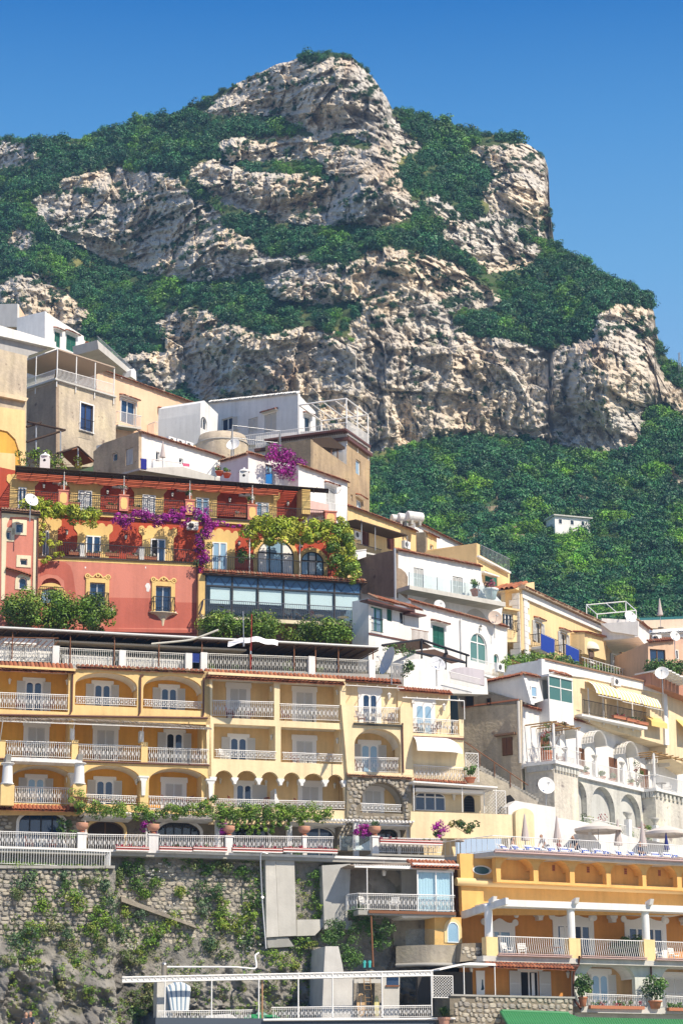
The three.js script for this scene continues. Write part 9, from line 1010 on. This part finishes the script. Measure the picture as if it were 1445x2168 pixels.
// people: joints with radii, joined smoothly and meshed on a grid
function body(segs,h=.026){
let lo=[9,9,9],hi=[-9,-9,-9];for(const s of segs)for(const k of[0,1])for(let c=0;c<3;c++){lo[c]=Math.min(lo[c],s[k][c]-s[k+2]-.05);hi[c]=Math.max(hi[c],s[k][c]+s[k+2]+.05);}
const n=lo.map((v,c)=>Math.ceil((hi[c]-v)/h)+1),D=(x,y,z)=>{let s=0;for(const[a,b,ra,rb]of segs){const ux=b[0]-a[0],uy=b[1]-a[1],uz=b[2]-a[2],l=ux*ux+uy*uy+uz*uz||1e-9,t=clamp(((x-a[0])*ux+(y-a[1])*uy+(z-a[2])*uz)/l),d=Math.hypot(x-a[0]-ux*t,y-a[1]-uy*t,z-a[2]-uz*t)-lerp(ra,rb,t);s+=Math.exp(-d*45);}return-Math.log(s+1e-30)/45;};
const V=new Float32Array(n[0]*n[1]*n[2]),id=(i,j,k)=>(k*n[1]+j)*n[0]+i;for(let k=0;k<n[2];k++)for(let j=0;j<n[1];j++)for(let i=0;i<n[0];i++)V[id(i,j,k)]=D(lo[0]+i*h,lo[1]+j*h,lo[2]+k*h);
// surface nets
const vid=new Map(),P=[],ix=[];const cellV=(i,j,k)=>{const q=id(i,j,k);if(vid.has(q))return vid.get(q);let c=[0,0,0],m=0;const E=[[0,0,0,1,0,0],[0,1,0,1,1,0],[0,0,1,1,0,1],[0,1,1,1,1,1],[0,0,0,0,1,0],[1,0,0,1,1,0],[0,0,1,0,1,1],[1,0,1,1,1,1],[0,0,0,0,0,1],[1,0,0,1,0,1],[0,1,0,0,1,1],[1,1,0,1,1,1]];for(const e of E){const a=V[id(i+e[0],j+e[1],k+e[2])],b=V[id(i+e[3],j+e[4],k+e[5])];if((a<0)!==(b<0)){const t=a/(a-b);for(let x=0;x<3;x++)c[x]+=e[x]+(e[x+3]-e[x])*t;m++;}}P.push(lo[0]+(i+c[0]/m)*h,lo[1]+(j+c[1]/m)*h,lo[2]+(k+c[2]/m)*h);vid.set(q,P.length/3-1);return P.length/3-1;};
for(let k=1;k<n[2]-1;k++)for(let j=1;j<n[1]-1;j++)for(let i=1;i<n[0]-1;i++){const a=V[id(i,j,k)]<0;const quad=(q,f2)=>f2?ix.push(q[0],q[1],q[2],q[0],q[2],q[3]):ix.push(q[0],q[2],q[1],q[0],q[3],q[2]);if(a!==V[id(i+1,j,k)]<0)quad([cellV(i,j-1,k-1),cellV(i,j,k-1),cellV(i,j,k),cellV(i,j-1,k)],a);if(a!==V[id(i,j+1,k)]<0)quad([cellV(i-1,j,k-1),cellV(i-1,j,k),cellV(i,j,k),cellV(i,j,k-1)],a);if(a!==V[id(i,j,k+1)]<0)quad([cellV(i-1,j-1,k),cellV(i,j-1,k),cellV(i,j,k),cellV(i-1,j,k)],a);}
const g=new THREE.BufferGeometry();g.setAttribute('position',new THREE.Float32BufferAttribute(P,3));g.setIndex(ix);g.computeVertexNormals();return g;
}
// pose: 'lean' bends forward with both arms down, 'sit' sits with bent knees, 'stand' stands
function person(label,pos,yaw,pose,top,bottom,hair,s=1){
const g=new THREE.Group();g.name=numbered('person');g.position.copy(pos);g.rotation.y=yaw;g.scale.setScalar(s);scene.add(g);tag(g,label,'person');
const hy=pose==='sit'?.5:.93,J=pose==='lean'?{ch:[0,1.3,.28],nk:[0,1.42,.4],hd:[0,1.5,.52]}:pose==='sit'?{ch:[0,.92,-.1],nk:[0,1.1,-.09],hd:[0,1.24,-.05]}:{ch:[0,1.35,0],nk:[0,1.5,.01],hd:[0,1.65,.03]};
const leg=(q,w)=>pose==='sit'?[[[q*.1,.5,0],[q*.13,.52,.42],.085+w,.06+w],[[q*.13,.52,.42],[q*.13,.1,.5],.055+w,.04+w],[[q*.13,.08,.5],[q*.14,.05,.66],.045,.035]]:[[[q*.1,.93,0],[q*.12,.5,.03],.088+w,.06+w],[[q*.12,.5,.03],[q*.12,.09,-.02],.058+w,.04+w],[[q*.12,.06,-.02],[q*.13,.04,.15],.045,.035]];
const sh=q=>[J.ch[0]+q*.19,J.ch[1]+.06,J.ch[2]],el=q=>pose==='lean'?[q*.24,J.ch[1]-.2,J.ch[2]+.14]:pose==='sit'?[q*.26,.72,.02]:[q*.25,1.12,.02],ha=q=>pose==='lean'?[q*.2,J.ch[1]-.42,J.ch[2]+.3]:pose==='sit'?[q*.18,.62,.26]:[q*.25,.88,.1];
const arms=[-1,1].flatMap(q=>{const e=el(q),h=ha(q),r=[[sh(q),e,.05,.04],[e,h,.04,.028]];for(let i=0;i<4;i++)r.push([[h[0]+(i-1.5)*.016,h[1]-.02,h[2]+.01],[h[0]+(i-1.5)*.019,h[1]-.1,h[2]+.04],.011,.008]);r.push([h,[h[0]-q*.045,h[1]-.05,h[2]+.03],.012,.009]);return r;});const torso=w=>[[[0,hy+.02,0],[J.ch[0]*.5,(hy+J.ch[1])/2,J.ch[2]*.5],.14+w,.13+w],[[J.ch[0]*.5,(hy+J.ch[1])/2,J.ch[2]*.5],J.ch,.13+w,.14+w],[sh(-1),sh(1),.07+w,.07+w]];
mesh('body',body([...torso(0),[J.ch,J.nk,.07,.055],[J.nk,J.hd,.055,.07],[J.hd,[J.hd[0],J.hd[1]+.07,J.hd[2]],.085,.09],[[J.hd[0],J.hd[1]+.02,J.hd[2]+.085],[J.hd[0],J.hd[1],J.hd[2]+.1],.014,.016],...[-1,1].flatMap(q=>leg(q,0)),...arms]),M.skin,g);
if(top)mesh('shirt',body([...torso(.018),...[-1,1].map(q=>[sh(q),[lerp(sh(q)[0],el(q)[0],.7),lerp(sh(q)[1],el(q)[1],.7),lerp(sh(q)[2],el(q)[2],.7)],.068,.06])]),top,g);if(bottom)mesh('shorts',body([[[-.06,hy+.02,0],[.06,hy+.02,0],.15,.15],...[-1,1].map(q=>{const l=leg(q,.02)[0];return[l[0],l[1],.105,.085];})]),bottom,g);mesh('hair',body([[[J.hd[0],J.hd[1]+.09,J.hd[2]-.03],[J.hd[0],J.hd[1]+.03,J.hd[2]-.06],.09,.08]]),hair,g);
for(const q of[-1,1]){mesh('ear',mv(plain(new THREE.SphereGeometry(.022,6,5)),J.hd[0]+q*.09,J.hd[1]+.03,J.hd[2]),M.skin,g);mesh('eye',mv(plain(new THREE.SphereGeometry(.012,6,5)),J.hd[0]+q*.033,J.hd[1]+.045,J.hd[2]+.083),M.dark,g);}mesh('mouth',mv(bx(-.025,.025,-.004,.004,-.004,.004),J.hd[0],J.hd[1]-.035,J.hd[2]+.088),mat(.3,.08,.07),g);
}
{const F=OV,f=b4,fl=F.uv(b7(880,92),1.6)[1]+.05,W=(x,w)=>F.world(F.uv(f(x,1440),w)[0],fl,w),hb1=mat(.05,.03,.02),hg=mat(.5,.48,.45),blk=mat(.02,.025,.06),wh=mat(.7,.7,.72);
person('person sitting bare-chested at the left end of the sun terrace',W(30,-1.6),F.yaw+1,'sit',null,mat(.15,.03,.03),hb1);person('person in white shirt and dark blue shorts leaning over a lounger',W(300,-1.8),F.yaw-1.2,'lean',wh,blk,hb1);person('person with long fair hair sitting low on a lounger',W(415,-1.0),F.yaw+.6,'sit',mat(.2,.05,.05),blk,mat(.35,.17,.06));person('person in dark clothes bending over left of the left open parasol',W(560,-1.5),F.yaw-1.1,'lean',blk,blk,hg);person('person in dark clothing sitting between the two rightmost closed parasols',W(1090,-.6),F.yaw+.4,'sit',blk,blk,hb1);
const z=7.6,q=H.uv(b5(165,1475),z);person('person in dark top at the bottom left, left of the pair below the rock',H.world(q[0],q[1]-1.1,z),.5,'stand',mat(.03,.03,.04),blk,mat(.12,.06,.03));const r=H.uv(b5(195,1475),z-.4);person('person in dark blue top at the bottom left, right of the pair',H.world(r[0],r[1]-1.05,z-.4),-.6,'stand',mat(.03,.04,.07),blk,mat(.1,.05,.02));{const a=H.uv(b5(170,1480),z),g=H.thing('stone_landing','stone landing under the two people at the bottom left','landing');mesh('slab',bx(a[0]-3,a[0]+3,a[1]-2.4,a[1]-1.1,3,z+.8),M.conc,g);mesh('coping',bx(a[0]-3.1,a[0]+3.1,a[1]-1.1,a[1]-1.05,2.9,z+.9),M.concW,g);}
const gb=FR.uv(a4(700,1075),2.3)[1];[[790,'left'],[855,'middle'],[960,'right']].forEach(([x,n],i)=>person(`${n} of three guests seated behind the dining room glass`,FR.world(FR.uv(a4(x,1040),1.2)[0],gb,1.25),FR.yaw+i,'sit',[wh,mat(.4,.5,.6),mat(.3,.1,.1)][i],blk,hb1));
}
{
const p=mtnPoint(1216,1128),g=new THREE.Group();g.name='hill_house';g.position.copy(p);g.position.y+=1.6;g.position.z+=2;g.rotation.y=.35;scene.add(g);tag(g,'low white house among the trees on the terraced slope','house');mesh('wall',bx(-4.6,3.2,-3,1.0,-4,0),M.white,g);mesh('wing',bx(3.2,5.4,-3,-.6,-4,-.4),stucco(.6,.56,.48),g);mesh('roof',bx(-5,3.6,1.003,1.25,-4.4,.5),M.concW,g);for(const x of[-3.4,-.8,1.6]){const w=mesh('window',bx(x-.4,x+.4,-.6,.5,.003,.05),M.paint,g);mesh('pane',bx(x-.32,x+.32,-.5,.42,.051,.06),M.glassD,w);}
const q=new THREE.Group();q.name='lattice_mast';q.position.copy(mtnPoint(1440,812));scene.add(q);tag(q,'thin lattice mast on the right shoulder of the mountain','mast');const H2=7.5,gs=[];for(const[x,z]of[[-.35,-.35],[.35,-.35],[.35,.35],[-.35,.35]])mesh('leg',bar([x,-2,z],[x*.3,H2,z*.3],.05,4),M.steel,q);for(let i=0;i<10;i++)gs.push(bar([-.34,i*.75,.33],[.34,i*.75+.7,.33],.03,3),bar([.34,i*.75,-.33],[-.34,i*.75+.7,-.33],.03,3));stuff(mesh('bracing',merge(gs),M.steel,q));
}
{
[[1050,1052,1210,1050],[990,1078,1170,1074],[960,1100,1120,1094],[1040,1116,1170,1122],[1000,1132,1110,1136],[1200,1045,1300,1075],[1150,1232,1270,1240]].forEach((q,n)=>{const g=new THREE.Group(),gs=[];g.name=numbered('terrace_wall');scene.add(g);tag(g,`dry stone terrace wall on the wooded slope, ${['highest', 'second from top', 'third from top', 'fourth from top', 'fifth from top', 'one sloping right beside the white house', 'lowest, below the white house'][n]}`,'terrace wall','terrace walls on the slope');for(let i=0;i<24;i++){const a=mtnPoint(lerp(q[0],q[2],i/24),lerp(q[1],q[3],i/24)+2*noise(i*.3,n)),b=mtnPoint(lerp(q[0],q[2],(i+1)/24),lerp(q[1],q[3],(i+1)/24)+2*noise(i*.3+.3,n)),z=Math.max(a.z,b.z)+.9;gs.push(bx(Math.min(a.x,b.x),Math.max(a.x,b.x)-.05,(a.y+b.y)/2-1.2,(a.y+b.y)/2+.25+rr(-.15,.15),z-1,z));}stuff(mesh('stones',merge(gs),weather(.45,.39,.27),g));});
}
// hillside under and behind the town
{
const pr=[[147,-2],[153,8],[162,20],[172,31],[186,42],[204,51],[234,60],[300,68],[395,76],[430,78]],P=[],ix=[],C=[],NX=120,NZ=70;for(let j=0;j<=NZ;j++)for(let i=0;i<=NX;i++){const u=i/NX,d=lerp(147,430,(j/NZ)**1.6),x=lerp(-75,75,u)*d/190,k=lerp(1,.4,sstep(-.06,.08,x/d)),n=noise(x*.12,d*.1,3);P.push(x,pathY(pr,d)*k+n*.8*sstep(180,260,d),-d);const g=clamp(.5+noise(x*.3,d*.3,7));C.push(lerp(.05,.14,g),lerp(.08,.14,g),lerp(.025,.06,g));}for(let j=0;j<NZ;j++)for(let i=0;i<NX;i++){const a=j*(NX+1)+i;ix.push(a,a+1,a+NX+1,a+1,a+NX+2,a+NX+1);}const ge=new THREE.BufferGeometry();ge.setAttribute('position',new THREE.Float32BufferAttribute(P,3));ge.setAttribute('color',new THREE.Float32BufferAttribute(C,3));ge.setIndex(ix);ge.computeVertexNormals();struct(new THREE.Mesh(ge,new THREE.MeshStandardMaterial({vertexColors:true,roughness:.95,side:THREE.DoubleSide})),'hillside');
}
renderer.render(scene,camera);
